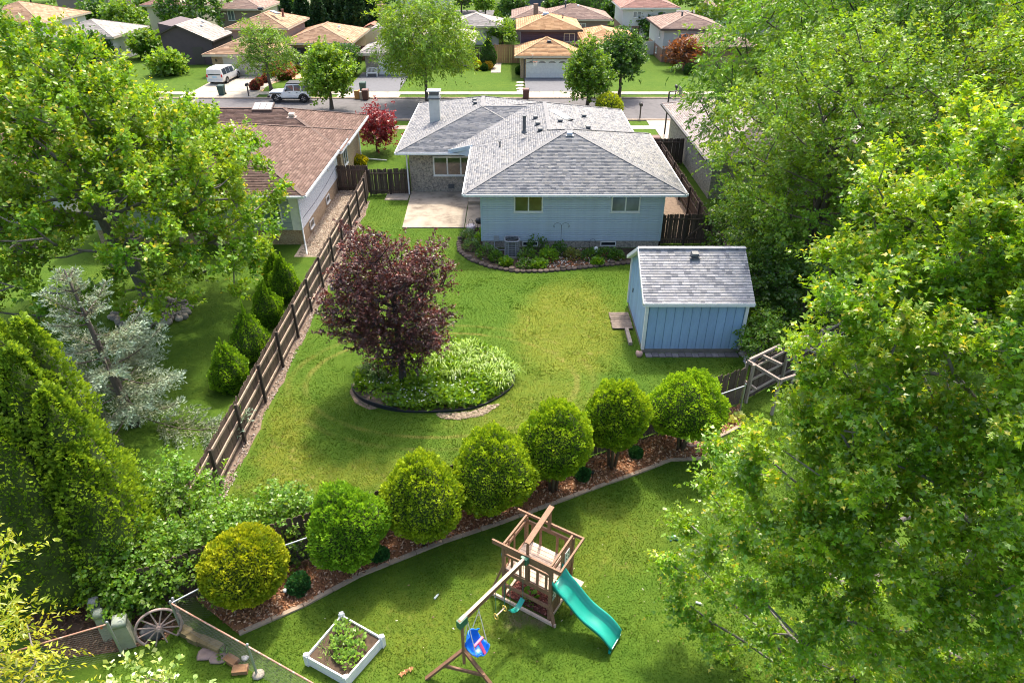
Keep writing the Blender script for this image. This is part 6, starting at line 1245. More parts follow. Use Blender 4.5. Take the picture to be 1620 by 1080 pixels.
o = chips('bare_dirt', [tuple(g(*q)[:2]) for q in ((690, 655), (745, 652), (778, 640), (792, 640), (765, 657), (725, 664), (698, 662))], 900, .09, [(.30, .24, .17), (.26, .20, .14), (.34, .28, .20)], .004, .12); o['label'] = 'pale bare dirt along the front of the island bed'
struct(sheet('bare_edge', [tuple(g(*q)[:2]) for q in ((560, 605), (553, 620), (562, 638), (585, 648), (598, 646), (572, 634), (558, 614))], .009, DIRT))
# vegetables
vm = ['leafy vegetable plant at the rear corner of the raised bed', 'bushy vegetable plant at the rear right of the raised bed', 'vegetable plant in the middle of the raised bed', 'strawberry like plant along the right side of the raised bed', 'leafy plant near the right corner of the raised bed', 'thin onion like plant at the left of the raised bed', 'thin onion like plant at the front of the raised bed', 'small seedling in the centre front of the raised bed', 'leafy plant at the back left of the raised bed']
vp = [(.35, .62, .34, .26), (.62, .7, .30, .26), (.45, .45, .3, .22), (.78, .55, .22, .24), (.82, .3, .22, .22), (.18, .3, .2, .18), (.4, .14, .2, .18), (.6, .3, .14, .14), (.2, .8, .26, .2)]
e1, e2 = cs[1] - cs[0], cs[3] - cs[0]
for i, (a, b, h, r0) in enumerate(vp):
    q = cs[0] + e1 * a + e2 * b; plant('vegetable_plant', vm[i], q[0], q[1], h, r0, 360 + i, ((.09, .18, .025), (.17, .27, .05)), 90 if i not in (5, 6) else 34, .10, T_SPR if i not in (5, 6) else T_BLD, group='vegetables in the raised bed', z0=.27)
q = g(833, 950); plant('bed_plant', 'bright green weed growing at the foot of the play tower', q[0] + .1, q[1] + .05, .32, .2, 380, ((.05, .14, .012), (.09, .2, .02)), 60, .14, T_SPR)
q = g(357, 1038); plant('bed_plant', 'small weed beside the flat stones under the chain link fence', q[0], q[1], .22, .2, 381, ((.07, .15, .02), (.12, .22, .03)), 50, .12, T_FRD)
q = g(1165, 666); plant('hosta', 'variegated yellow edged hosta at the right tip of the mulch bed', q[0], q[1], .25, .28, 382, ((.14, .22, .03), (.4, .42, .16)), 34, .2, T_SPR)
o_ = [(1120, 697), (1126, 692), (1131, 688), (1137, 684), (1143, 683)]
for i, (u, v) in enumerate(o_): q = g(u, v); plant('begonia', ['leftmost pink flower at the right end of the mulch bed', 'second pink flower from the left by the concrete edging', 'middle pink flower by the concrete edging', 'fourth pink flower by the concrete edging', 'rightmost pink flower by the concrete edging'][i], q[0], q[1], .14, .12, 390 + i, ((.05, .1, .02), (.08, .14, .03)), 16, .08, T_SPR, group='pink flowers at the end of the mulch', cat='flower', flower=(.8, .35, .45), fn=9)
# stone ring round the big maple
root = thing('stone_ring', 'ring of rounded field stones round the foot of the big maple', 'stone ring', (-17.5, 29, 0))
for i in range(26):
    a = 6.283 * i / 26 + random.uniform(-.08, .08); rr = 1.7 + random.uniform(-.15, .15); rock('stone', '', '', (0, 0, 0), STONE, tagit=False) if False else None
    rock('stone', '', (-17.4 + rr * math.cos(a), 28.7 + rr * .8 * math.sin(a), 0), (random.uniform(.28, .5), random.uniform(.25, .4), random.uniform(.2, .32)), STONE, seed=500 + i, tagit=False, parent=root)
o = chips('pebbles', [(-17.4 + 1.6 * math.cos(t_), 28.7 + 1.25 * math.sin(t_)) for t_ in np.linspace(0, 6.283, 17)[:-1]], 700, .16, [(.3, .26, .22), (.38, .33, .28), (.2, .15, .11)], .02); o['label'] = 'loose stones filling the ring round the big maple'
# ------------------------------------------------------------------ across the street
SH_TAN = [(.42, .27, .17), (.37, .235, .145), (.47, .31, .20), (.33, .20, .125)]; SH_ORG = [(.50, .30, .155), (.44, .255, .13), (.56, .35, .19), (.40, .225, .115)]
SH_GRY2 = [(.36, .33, .30), (.31, .285, .26), (.41, .375, .345)]; SH_MAU = [(.30, .21, .17), (.26, .18, .15), (.34, .245, .20)]; SH_RED = [(.34, .19, .155), (.30, .165, .135), (.38, .22, .18)]
PURP = plain('purple_siding', (.075, .045, .07), .7, .1, 2); TAUPE = plain('taupe_siding', (.26, .19, .17), .7, .1, 2); CREAM = plain('cream_siding', (.60, .53, .40), .7, .08, 2); DKBR = plain('dark_brown_siding', (.085, .06, .068), .75, .12, 2); PALE = plain('pale_siding', (.60, .59, .57), .7, .06, 2); LGRY = plain('light_gray_siding', (.45, .45, .45), .7, .06, 2)
BRK_T = brickmat('far_tan_brick', (.46, .30, .18), (.36, .23, .13), (.45, .38, .3)); BRK_G = brickmat('far_mixed_brick', (.42, .35, .29), (.28, .22, .18), (.45, .41, .36)); BRK_R = brickmat('far_red_brick', (.30, .15, .10), (.22, .11, .08), (.38, .32, .27))
TRIMT = plain('tan_trim', (.55, .47, .36), .6, .1, 3); TRIMD = plain('dark_trim', (.07, .055, .05), .6, .1, 3)
def block(H, x0, x1, y0, y1, h, wm, pal, pitch=.33, ov=.7, fm=None, base=None, bh=0, z0=0, siding_on=False, gable=None):
    if base: wallbox(H, x0, x1, y0, y1, 0, bh, base, 'brick_base'); z0 = bh
    w_ = wallbox(H, x0 - (.01 if base else 0), x1 + (.01 if base else 0), y0 - (.01 if base else 0), y1, z0, h, wm, 'wall')
    if siding_on: siding(w_, (x0, y0 - .01), (x1, y0 - .01), z0, h, (0, -1, 0), wm, .2)
    if gable == 'y':
        X = (x0 + x1) / 2; zt = h + (x1 - x0 + 2 * ov) / 2 * pitch; A, B, C_, D = V(x0 - ov, y0 - ov, h), V(x1 + ov, y0 - ov, h), V(x1 + ov, y1 + ov, h), V(x0 - ov, y1 + ov, h); p, q = V(X, y0 - ov, zt), V(X, y1 + ov, zt); pl, rd = [[D, A, p, q], [B, C_, q, p]], [(p, q)]
        m = MB(); m.extrude([V(x0, y0, h), V(x1, y0, h), V(X, y0, zt - .2)], V(0, .1, 0)); m.build('gable', wm, H)
    else: pl, rd = hip(x0 - ov, x1 + ov, y0 - ov, y1 + ov, h, pitch)
    roof(H, pl, pal, ridge=rd, expo=.28, tw=.6, fmat=fm or TRIMT, thick=.22)
    return pl
def garage_door(H, x0, x1, y, z1, mat, lites=False):
    m = MB(); m.box(((x0 + x1) / 2, y, z1 / 2), (x1 - x0 + .2, .05, z1 + .1)); d = m.build('garage_door', TRIMT if not lites else WHITE, H)
    n = 4
    for i in range(n): m = MB(); m.box(((x0 + x1) / 2, y - .04, z1 * (i + .5) / n), (x1 - x0, .04, z1 / n - .02)); m.build('door_panel', mat, d)
    if lites:
        for i in range(4):
            c = x0 + (i + .5) * (x1 - x0) / 4; m = MB(); P = [V(c + .42 * math.cos(t_), y - .07, z1 * .82 + .22 * math.sin(t_)) for t_ in np.linspace(0, math.pi, 9)]; m.extrude(P, V(0, .01, 0)); m.build('fan_light', GLASSC, d)
# A: purple split level with orange roof
HA = thing('suburban_house', 'purple sided house with orange shingle roofs and white garage door', 'house', (4.5, 92, 0)); 
block(HA, 1.0, 7.3, 85.3, 91.5, 2.55, BRK_T, SH_ORG, .40, .7); pa = block(HA, 1.1, 8.1, 91.6, 101, 4.5, PURP, SH_ORG, .30, .6, TRIMD, siding_on=True); block(HA, 8.0, 15.4, 91, 101.5, 2.95, BRK_T, SH_ORG, .28, .65, TRIMD)
garage_door(HA, 1.75, 6.5, 85.28, 2.05, WHITE, True); window(HA, (7.1, 91.58, 3.55), 1.3, .95, (0, -1, 0), 2, frame=TRIMT, glass=GLASSC); window(HA, (11, 90.98, 1.6), 1.6, 1.2, (0, -1, 0), 2)
vent(HA, (4.4, 87.4, 3.6), mat=BLACK, d=(.5, .5, .2)); vent(HA, (4.3, 95.6, 5.65), mat=SLV, d=(.8, .8, .3)); pipe(HA, (6.5, 96, 5.3), .4)
# B: gray roofed house behind the street locust
HBx = thing('suburban_house', 'brick house with gray roof and chimney behind the street locust tree', 'house', (-12, 93, 0))
block(HBx, -17.6, -12.2, 87.2, 93, 2.5, BRK_G, SH_GRY2, .36, .75, TRIMT); block(HBx, -17, -12.2, 93.6, 103, 4.4, CREAM, SH_GRY2, .32, .6, TRIMT); block(HBx, -12.6, -5.3, 92.8, 102, 2.85, BRK_G, SH_GRY2, .30, .65, TRIMT)
garage_door(HBx, -16.0, -12.6, 87.18, 2.1, WHITE); window(HBx, (-9.6, 92.78, 1.5), 1.6, 1.3, (0, -1, 0), 2, frame=TRIMD); window(HBx, (-14.6, 93.58, 3.4), 1.4, .9, (0, -1, 0), 2)
m = MB(); m.box((-16.9, 98, 5.3), (.8, .8, 2.4)); c_ = m.build('chimney', BRK_R, HBx); m = MB(); m.box((-16.9, 98, 6.55), (.95, .95, .14)); m.cyl((-16.9, 98, 6.6), (-16.9, 98, 6.95), .2, n=8); m.build('chimney_cap', BRK_T, c_)
# C: tan roofed house with the van
HC = thing('suburban_house', 'taupe house with tan roofs and wide garage behind the white minivan', 'house', (-30, 92, 0))
block(HC, -35.7, -28.2, 86.6, 93, 2.5, BRK_T, SH_TAN, .36, .75, TRIMT); block(HC, -35.2, -28.6, 93.4, 103, 4.45, TAUPE, SH_TAN, .33, .65, TRIMT); block(HC, -28.6, -20.6, 92.4, 104, 2.9, BRK_T, SH_TAN, .30, .7, TRIMT)
garage_door(HC, -34.3, -29.0, 86.58, 2.1, plain('tan_door', (.52, .47, .41), .6, .06, 3)); m = MB(); m.box((-26.7, 92.36, 1.1), (1.5, .1, 2.3)); d_ = m.build('entry_door', BLACK, HC); m = MB(); m.box((-26.9, 92.3, 1.2), (.5, .04, 1.6)); m.build('pane', GLASSC, d_)
for i in range(3): m = MB(); m.box((-26.7, 91.9 - i * .35, .32 - i * .1), (1.8, .35, .2)); m.build('entry_step', BRK_T, HC)
m = MB(); m.bar((-31.0, 97.2, 5.95), (-29.8, 96.0, 5.75), .6, .1); m.build('skylight', GLASSC, HC); pipe(HC, (-29.3, 96.2, 5.45), .75, .13, plain('brown_pipe', (.2, .07, .05), .6, .1, 5)); vent(HC, (-33.8, 101.5, 5.6), mat=BLACK, d=(.7, .7, .4)); vent(HC, (-22.5, 97, 4.0), mat=WHITE)
m = MB(); m.box((-35.2, 86.55, 1.75), (.12, .1, .3)); m.build('wall_lamp', BLACK, HC)
# D: dark brown gable end between the trees
HD = thing('suburban_house', 'dark brown house with sloping tan gray roof left of the minivan', 'house', (-41, 98, 0))
m = MB(); m.extrude([V(-44.5, 93.8, 0), V(-38.2, 93.8, 0), V(-38.2, 93.8, 2.9), V(-41.2, 93.8, 4.2), V(-44.5, 93.8, 4.9)], V(0, 7, 0)); m.build('wall', DKBR, HD); roof(HD, [[V(-37.9, 93.5, 2.85), V(-37.9, 101, 2.85), V(-42.2, 101, 4.75), V(-42.2, 93.5, 4.75)], [V(-45, 101, 3.6), V(-45, 93.5, 3.6), V(-42.2, 93.5, 4.75), V(-42.2, 101, 4.75)]], SH_GRY2, expo=.28, tw=.6, fmat=TRIMD); vent(HD, (-40.6, 97.5, 4.1), mat=WHITE); vent(HD, (-41.2, 99.6, 4.35), mat=WHITE)
m = MB(); m.box((-40.2, 93.76, 1.1), (1.3, .06, 2.1)); m.build('side_door', TRIMD, HD)
# second row of houses
def far(label, x0, x1, y0, y1, h, wm, pal, pitch=.3, wins=(), base=None, bh=0, ov=.7, fm=None, extra=None, glass=None):
    H = thing('suburban_house', label, 'house', ((x0 + x1) / 2, (y0 + y1) / 2, 0)); block(H, x0, x1, y0, y1, h, wm, pal, pitch, ov, fm, base, bh)
    for x, z, w_, hh in wins: window(H, (x, y0 - .02, z), w_, hh, (0, -1, 0), 2, glass=glass or GLASSC)
    return H
HG = far('long mauve roofed house behind the purple house', 4.4, 14.4, 112.6, 122, 3.2, TAUPE, SH_MAU, .3, ((10.5, 1.8, 1.2, 1.6),)); pipe(HG, (8.2, 116, 4.2), 1.1, .12); vent(HG, (10.2, 116.4, 4.5), mat=SLV); m = MB(); m.box((3.6, 114, 3.6), (.7, .7, 3)); m.build('chimney', BRK_R, HG); block(HG, 0.5, 6, 114, 124, 3.2, TAUPE, SH_MAU, .3, .6)
HH = far('white two storey house with brown roof and brick ground floor', 17.2, 25.4, 116.6, 126, 4.35, PALE, SH_RED, .30, ((19.4, 3.35, 1.2, .85), (23.2, 3.35, 1.2, .85)), BRK_R, 1.75, .55, WHITE); pipe(HH, (19.4, 119, 5.0), .8, .1, WHITE); m = MB(); m.box((20.5, 116.55, .95), (1.0, .08, 1.7)); m.build('patio_door', WHITE, HH)
for x in (17.6, 18.6, 22.3): window(HH, (x, 116.56, .9), .7, .8, (0, -1, 0), 1, glass=GLASS)
HI = far('light gray house with brick base beside the russet tree', 19.6, 27, 95.6, 106, 4.1, LGRY, SH_MAU, .30, ((22.0, 3.0, 1.0, .9),), BRK_R, 1.6, .6, TRIMD); pipe(HI, (22.4, 99, 5.0), .6, .12); block(HI, 21.5, 30, 90.5, 97, 2.7, BRK_R, SH_MAU, .3, .6, TRIMD); window(HI, (19.58, 98.2, 3.1), .8, .9, (-1, 0, 0), 1, glass=GLASSC); window(HI, (19.58, 99.5, .9), .7, .7, (-1, 0, 0), 1, glass=GLASSC)
HF = far('cream and brown house with mauve roof behind the tan house', -46.5, -39.6, 118.6, 128, 4.0, TAUPE, SH_MAU, .3, ((-44.3, 3.0, 1.0, 1.4),)); window(HF, (-39.58, 121, 3.1), .9, 1.0, (1, 0, 0), 1, glass=GLASSC); wallbox(HF, -39.7, -39.5, 118.7, 127, 0, 3.9, CREAM, 'sided_wall')
far('house with reddish roof at the far left behind the big dark tree', -60, -51, 124, 134, 4.0, CREAM, SH_RED, .34, ((-53.5, 2.9, 1.0, 1.5),))
far('pale tan roofed house at the upper left corner', -73, -62.5, 99, 110, 4.4, PALE, SH_TAN, .33, ((-68, 3.2, 1.6, 1.2), (-64.5, 3.2, 1.0, 1.2)))
far('pale roofed house seen over the middle of the big maple', -60.5, -52, 96, 105, 3.1, PALE, SH_GRY2, .3, ((-56, 1.7, 1.4, 1.1),))
far('brown two storey house with tall window at the top left', -73, -64, 156, 166, 6.0, DKBR, SH_RED, .3, ((-70, 4.2, 1.0, 2.6), (-67.5, 4.2, 1.4, 2.6)), glass=glassmat('green_glass', (.06, .11, .10)))
far('mauve roofed house at the top left behind the maple crown', -84, -74.5, 140, 150, 5.0, TAUPE, SH_RED, .32)
far('house with gray roof and small solar panel behind the street locust', -19.5, -10.6, 128, 138, 5.6, PALE, SH_GRY2, .3, ((-14, 4.4, 1.2, 1.0),))
far('low gray roofed garage behind the trimmed cone shrub', -8.8, -2.0, 110, 118, 2.6, LGRY, SH_GRY2, .32)
far('dark gray house with mauve roof at the top behind the round tree', 0, 12, 160, 171, 5.2, plain('slate_siding', (.10, .11, .15), .7, .1, 2), SH_MAU, .3, ((3, 3.6, 1.4, 1.1),))
far('red brick house front at the top centre', -18, -4, 166, 176, 4.2, BRK_R, SH_TAN, .3, ((-13.5, 2.2, 1.6, 1.6), (-8.2, 2.2, 1.6, 1.6)))
far('brick house with pale windows at the top behind the conifers', 16, 27, 158, 168, 3.8, BRK_T, SH_TAN, .3, ((19.5, 2.2, 1.4, 1.9), (22.5, 2.2, 1.2, 1.5)))
far('low white house far behind the right locust', 33, 44, 120, 130, 4.0, PALE, SH_MAU, .3)
far('house with white walls over the left maple crown', -50, -42.5, 150, 160, 4.6, CREAM, SH_GRY2, .3)
far('white walled house at the far left beyond the neighbour roof', -38, -27.5, 40, 52, 3.0, PALE, SH_RED, .33, ((-31, 1.8, 1.4, 1.1),))
# barn-like shed with red roof
r = thing('barn_shed', 'small red roofed barn shed between the tan and gray houses', 'shed', (-20.2, 108, 0)); m = MB(); m.extrude([V(-21.6, 106.5, 0), V(-18.6, 106.5, 0), V(-18.6, 106.5, 1.9), V(-19.1, 106.5, 2.7), V(-20.1, 106.5, 3.1), V(-21.1, 106.5, 2.7), V(-21.6, 106.5, 1.9)], V(0, 3, 0)); m.build('wall', TRIMT, r)
for a, b in (((-21.7, 1.85), (-21.15, 2.78)), ((-21.15, 2.78), (-20.1, 3.2)), ((-20.1, 3.2), (-19.05, 2.78)), ((-19.05, 2.78), (-18.5, 1.85))): m = MB(); m.extrude([V(a[0], 106.3, a[1]), V(b[0], 106.3, b[1]), V(b[0], 106.3, b[1] + .1), V(a[0], 106.3, a[1] + .1)], V(0, 3.4, 0)); m.build('roof_panel', plain('red_roof', (.30, .12, .08), .8, .2, 4), r)
# fences between the far houses
WV = plain('far_white_fence', (.62, .62, .60), .6, .08, 3); OR = plain('far_cedar_fence', (.42, .23, .11), .85, .2, 3, perobj=.15)
def panel_fence(label, a, b, h, mat, pw=.3):
    a, b = V(*a), V(*b); L = np.linalg.norm(b - a); d = (b - a) / L; n = max(2, int(L / pw)); r = thing('board_fence', label, 'fence', (*((a + b) / 2), 0)); me = MB().box((0, 0, h / 2), (L / n - .02, .04, h)).mesh('board', mat)
    for i in range(n): q = a + d * (i + .5) * L / n; link('board', me, r, loc=(*q, 0), rot=(0, 0, math.atan2(d[1], d[0])))
    for s in (0, 1): q = a + (b - a) * s; m = MB(); m.box((*q, (h + .1) / 2), (.13, .13, h + .1)); m.build('post', mat, r)
panel_fence('orange cedar fence panel left of the purple house', (-2.2, 95), (.9, 95), 2.2, OR); panel_fence('dark gate between the gray house and the cedar fence', (-5.2, 95.2), (-2.3, 95.2), 1.9, TRIMD); panel_fence('white vinyl fence beside the purple house wing', (15.4, 101.5), (19.6, 101.5), 1.7, WV); panel_fence('white vinyl fence before the white two storey house', (14.5, 109), (18.5, 116), 1.6, WV); panel_fence('reddish gate between the tan and gray houses', (-20.6, 97), (-17.6, 97), 1.8, plain('red_gate', (.16, .05, .04), .8, .2, 3)); panel_fence('dark fence in the back yard of the mauve roofed house', (12.5, 108), (16, 112), 1.4, TRIMD); panel_fence('white vinyl fence far behind the round street tree', (-2, 122), (3, 122), 1.6, WV)
# ---- vehicles
TYRE = plain('tyre', (.015, .015, .017), .8, .2, 8); RIM = plain('alloy', (.45, .46, .48), .35, .1, 6, metal=.7); CARG = glassmat('car_glass', (.015, .025, .04), .05, 1.0); TAIL = plain('tail_light', (.55, .02, .02), .25, .1, 5); HEAD = plain('head_light', (.75, .76, .75), .15, .1, 5)
def paint(name, c):
    m, t, p = nodes(name); n = noise(t, 2, 2); t.links.new(ramp(t, n.outputs[0], [(.3, tuple(x * .93 for x in c)), (.7, c)]), p.inputs['Base Color']); p.inputs['Roughness'].default_value = .3; p.inputs['Coat Weight'].default_value = .6; return m
def car(name, label, loc, rz, st, paintm, glass, wheels, wr, plates=(), roofm=None, dark=None, group=None):
    """st: stations (x, z bottom, z belt, z roof, half width belt, half width roof)"""
    r = thing(name, label, 'car' if 'jeep' not in label else 'car', loc, rz, group); P = []; n = 12
    for x, zb, zl, zt, wb, wt in st:
        P += [V(x, -wb * .9, zb), V(x, -wb, zb + .15), V(x, -wb * 1.02, (zb + zl) / 2), V(x, -wb, zl), V(x, -wt, zt - .05), V(x, -wt * .85, zt), V(x, wt * .85, zt), V(x, wt, zt - .05), V(x, wb, zl), V(x, wb * 1.02, (zb + zl) / 2), V(x, wb, zb + .15), V(x, wb * .9, zb)]
    F = [(i * n + k, i * n + (k + 1) % n, (i + 1) * n + (k + 1) % n, (i + 1) * n + k) for i in range(len(st) - 1) for k in range(n)] + [tuple(range(n)), tuple(range((len(st) - 1) * n, len(st) * n))]
    m = MB(); m.add(P, F, 0, False); m.build('body', paintm, r, world=False)
    S = {s[0]: s for s in st}
    def at(x):
        xs = [s[0] for s in st]; return [np.interp(x, xs, [s[k] for s in st]) for k in range(1, 6)]
    for x0, x1 in glass:
        for sg in (-1, 1):
            q = []
            for x, f0 in ((x0, 0), (x1, 1)):
                zb, zl, zt, wb, wt = at(x); lo, hi = .06, .88; q.append([V(x, sg * (wb + (wt - wb) * k + .012), zl + (zt - .05 - zl) * k) for k in (lo, hi)])
            m = MB(); m.extrude([q[0][0], q[1][0], q[1][1], q[0][1]], V(0, sg * .004, 0)); m.build('side_window', CARG, r, world=False)
    for x, sg in wheels:
        y = sg * (at(x)[3] - .1); w_ = thing('w', '', '') if False else None
        m = MB(); m.cyl((x, y - .12, wr), (x, y + .12, wr), wr, n=20); wo = m.build('wheel', TYRE, r, world=False); m = MB(); m.cyl((x, y + sg * .12, wr), (x, y + sg * .135, wr), wr * .62, n=14)
        m.build('rim', RIM if not dark else BLACK, wo, world=False)
        for k in range(5): a = k * 1.2566; m = MB(); m.bar((x, y + sg * .138, wr), (x + wr * .55 * math.cos(a), y + sg * .138, wr + wr * .55 * math.sin(a)), .04, .05, up=(0, 1, 0)); m.build('rim_spoke', LEADM if not dark else RIM, wo, world=False)
        m = MB(); m.tube([(x + (wr + .06) * math.cos(t_), y + sg * .115, wr + (wr + .06) * math.sin(t_)) for t_ in np.linspace(0, math.pi, 11)], .045 if not dark else .055, 6); m.build('wheel_arch', BLACK, r, world=False)
    return r
WPT = paint('white_paint', (.84, .86, .89)); SPT = paint('silver_paint', (.62, .63, .64))
van = [(0, .45, .95, 1.62, .93, .78), (.12, .3, .98, 1.72, .97, .8), (.9, .25, .98, 1.78, .99, .82), (2.4, .25, .95, 1.76, .99, .82), (3.3, .25, .93, 1.6, .98, .76), (3.9, .25, .93, 1.06, .97, .82), (4.7, .28, .86, .92, .93, .84), (5.05, .35, .7, .76, .82, .76)]
vq = g(345, 136); VN = car('minivan', 'silver white minivan parked on the far concrete driveway', (-33.6, 81.2, .05), R(86), van, SPT, ((.25, 1.1), (1.18, 2.05), (2.13, 3.1)), ((.95, -1), (.95, 1), (4.05, -1), (4.05, 1)), .34)
m = MB(); m.extrude([V(.035, -.72, 1.02), V(.035, .72, 1.02), V(.085, .66, 1.56), V(.085, -.66, 1.56)], V(-.045, 0, 0)); m.build('back_window', CARG, VN, world=False)
for sg in (-1, 1): m = MB(); m.box((.02, sg * .85, .95), (.1, .16, .3)); m.build('tail_light', TAIL, VN, world=False)
m = MB(); m.box((-.02, 0, .42), (.14, 1.75, .2)); m.build('bumper', SPT, VN, world=False); m = MB(); m.box((-.01, 0, .82), (.03, .5, .16)); m.build('license_plate', plain('plate_blue', (.35, .55, .68), .5, .2, 20), VN, world=False)
m = MB(); m.extrude([V(3.28, -.68, 1.55), V(3.28, .68, 1.55), V(3.86, .78, 1.08), V(3.86, -.78, 1.08)], V(.03, 0, .03)); m.build('windscreen', CARG, VN, world=False)
jeep = [(0, .5, 1.12, 1.82, .80, .70), (.08, .45, 1.14, 1.86, .82, .72), (2.35, .45, 1.14, 1.86, .82, .72), (2.75, .45, 1.14, 1.18, .82, .74), (3.0, .45, 1.10, 1.16, .80, .74), (4.1, .5, 1.02, 1.08, .68, .62), (4.25, .55, .96, 1.0, .66, .6)]
JP = car('off_road_car', 'white boxy off road car with black roof parked at the far kerb', (-20.6, 73.3, .02), R(180), jeep, WPT, ((.2, .85), (.95, 1.6), (1.68, 2.4)), ((.75, -1), (.75, 1), (3.55, -1), (3.55, 1)), .42, dark=True)
m = MB(); m.box((1.2, 0, 1.88), (2.3, 1.46, .07)); m.build('roof_top', plain('soft_top', (.03, .035, .045), .7, .2, 5), JP, world=False); m = MB(); m.box((4.35, 0, .62), (.16, 1.6, .18)); m.build('bumper', BLACK, JP, world=False); m = MB(); m.extrude([V(2.4, -.68, 1.8), V(2.4, .68, 1.8), V(2.72, .72, 1.2), V(2.72, -.72, 1.2)], V(.03, 0, 0)); m.build('windscreen', CARG, JP, world=False)
for sg in (-1, 1):
    m = MB(); m.box((3.55, sg * .82, .93), (1.15, .28, .08)); m.build('fender', BLACK, JP, world=False); m = MB(); m.cyl((4.25, sg * .42, .85), (4.29, sg * .42, .85), .1, n=12); m.build('headlight', HEAD, JP, world=False); m = MB(); m.box((2.45, sg * .95, 1.25), (.1, .16, .18)); m.build('mirror', BLACK, JP, world=False); m = MB(); m.box((1.9, sg * .78, .42), (2.2, .12, .1)); m.build('side_step', BLACK, JP, world=False)
    for x in (1.0, 1.75): m = MB(); m.box((x + .35, sg * .835, 1.0), (.16, .03, .04)); m.build('door_handle', BLACK, JP, world=False)
m = MB(); m.cyl((-.02, 0, .95), (-.24, 0, .95), .4, n=18); m.build('spare_wheel', TYRE, JP, world=False)
# ---- bins, mailboxes, hoops, bench
BRB = plain('bin_brown', (.12, .05, .04), .6, .15, 5); GRB = plain('bin_green', (.02, .06, .05), .6, .15, 5)
def bin_(label, x, y, mat, rz=0, s=1.0):
    r = thing('wheeled_bin', label, 'trash bin', (x, y, 0), rz, 'wheeled bins'); m = MB(); a, b, h = .27 * s, .33 * s, .95 * s; m.add([(-a,-a,.04),(a,-a,.04),(a,a,.04),(-a,a,.04),(-b,-b,h),(b,-b,h),(b,b,h),(-b,b,h)], [(0,3,2,1),(4,5,6,7),(0,1,5,4),(1,2,6,5),(2,3,7,6),(3,0,4,7)]); m.build('tub', mat, r, world=False)
    m = MB(); m.add([(-b*1.05,-b*1.1,h),(b*1.05,-b*1.1,h),(b*1.05,b*1.1,h),(-b*1.05,b*1.1,h),(-b*.9,-b*.9,h+.09),(b*.9,-b*.9,h+.09),(b*.9,b,h+.12),(-b*.9,b,h+.12)], [(0,3,2,1),(4,5,6,7),(0,1,5,4),(1,2,6,5),(2,3,7,6),(3,0,4,7)]); m.build('lid', mat, r, world=False)
    for sg in (-1, 1): m = MB(); m.cyl((sg * .3 * s - .03, a, .12), (sg * .3 * s + .03, a, .12), .12, n=10); m.build('wheel', BLACK, r, world=False)
    m = MB(); m.cyl((-.24 * s, b + .06, h - .02), (.24 * s, b + .06, h - .02), .02, n=6); m.build('handle', mat, r, world=False)
q = g(579, 158); bin_('brown wheeled bin beside the cardboard boxes at the far kerb', q[0], q[1], BRB); q = g(575, 146); bin_('green wheeled bin behind the brown one at the far kerb', q[0], q[1], GRB); q = g(832, 157); bin_('brown wheeled bin in front of the purple house driveway', q[0], q[1], BRB); q = g(352, 151); bin_('dark green wheeled bin at the concrete driveway below the minivan', q[0], q[1], GRB)
bin_('brown wheeled bin right of the blue house, the farther of two', 11.6, 55.6, BRB, 0, 1.15); bin_('green wheeled bin right of the blue house, the nearer of two', 12.2, 54.3, GRB, 0, 1.2)
CB = plain('cardboard', (.45, .22, .07), .85, .15, 4)
for i, (u, v, s) in enumerate(((566, 157, .55), (573, 157, .45))): q = g(u, v); m = MB(); h = .85 - i * .1; m.box((0, 0, h / 2), (s, .4, h)); m.box((s * .45, .0, h + .03), (.05, .4, .12)); o = m.build('cardboard_box', CB if i == 0 else TRIMT, loc=(q[0], q[1], 0)); tag(o, ['orange brown cardboard box standing at the far kerb', 'smaller tan cardboard box beside the brown bin'][i], 'box')
def mailbox(label, u, v, h=1.1):
    q = g(u, v); r = thing('mailbox', label, 'mailbox', (q[0], q[1], 0), group='mailboxes along the street'); m = MB(); m.box((0, 0, h / 2), (.11, .11, h)); m.build('post', TRIMD, r, world=False); m = MB(); P = [V(-.13, -.25, h)] + [V(.13 * -math.cos(t_), -.25, h + .16 + .1 * math.sin(t_)) for t_ in np.linspace(0, math.pi, 7)] + [V(.13, -.25, h)]; m.extrude(P, V(0, .5, 0)); m.build('box', BLACK, r, world=False); m = MB(); m.box((.14, .1, h + .18), (.015, .04, .16)); m.build('flag', TAIL, r, world=False)
mailbox('black mailbox on a post beyond the blue house roof', 1012, 189, 1.25); mailbox('brown mailbox at the concrete driveway across the street', 394, 153); mailbox('mailbox before the round street tree', 960, 154); mailbox('mailbox right of the round street tree', 1068, 156)
def hoop(label, x, y, h, d=-1):
    r = thing('basketball_hoop', label, 'basketball hoop', (x, y, 0), group='basketball hoops'); m = MB(); m.cyl((0, 0, 0), (0, 0, h), .07, n=8); m.bar((0, 0, h), (.9 * d, 0, h + .1), .07, .07); m.bar((0, 0, h - .5), (.9 * d, 0, h - .2), .05, .05); m.build('pole', BLACK, r, world=False); m = MB(); m.box((.95 * d, 0, h), (.04, 1.1, .75)); m.build('backboard', plain('backboard', (.12, .12, .13), .3, .2, 5), r, world=False); m = MB(); m.tube([(.95 * d + .27 * d + .23 * math.cos(t_), .23 * math.sin(t_), h - .3) for t_ in np.linspace(0, 6.283, 15)[:-1]], .018, 5, closed=True); m.build('rim', plain('hoop_orange', (.6, .15, .05), .5, .1, 5), r, world=False)
    m = MB()
    for k in range(10): a = k * .628; m.cyl((.95 * d + .27 * d + .22 * math.cos(a), .22 * math.sin(a), h - .3), (.95 * d + .27 * d + .13 * math.cos(a + .3), .13 * math.sin(a + .3), h - .72), .01, n=4)
    stuff(m.build('net', WHITE, r, world=False))
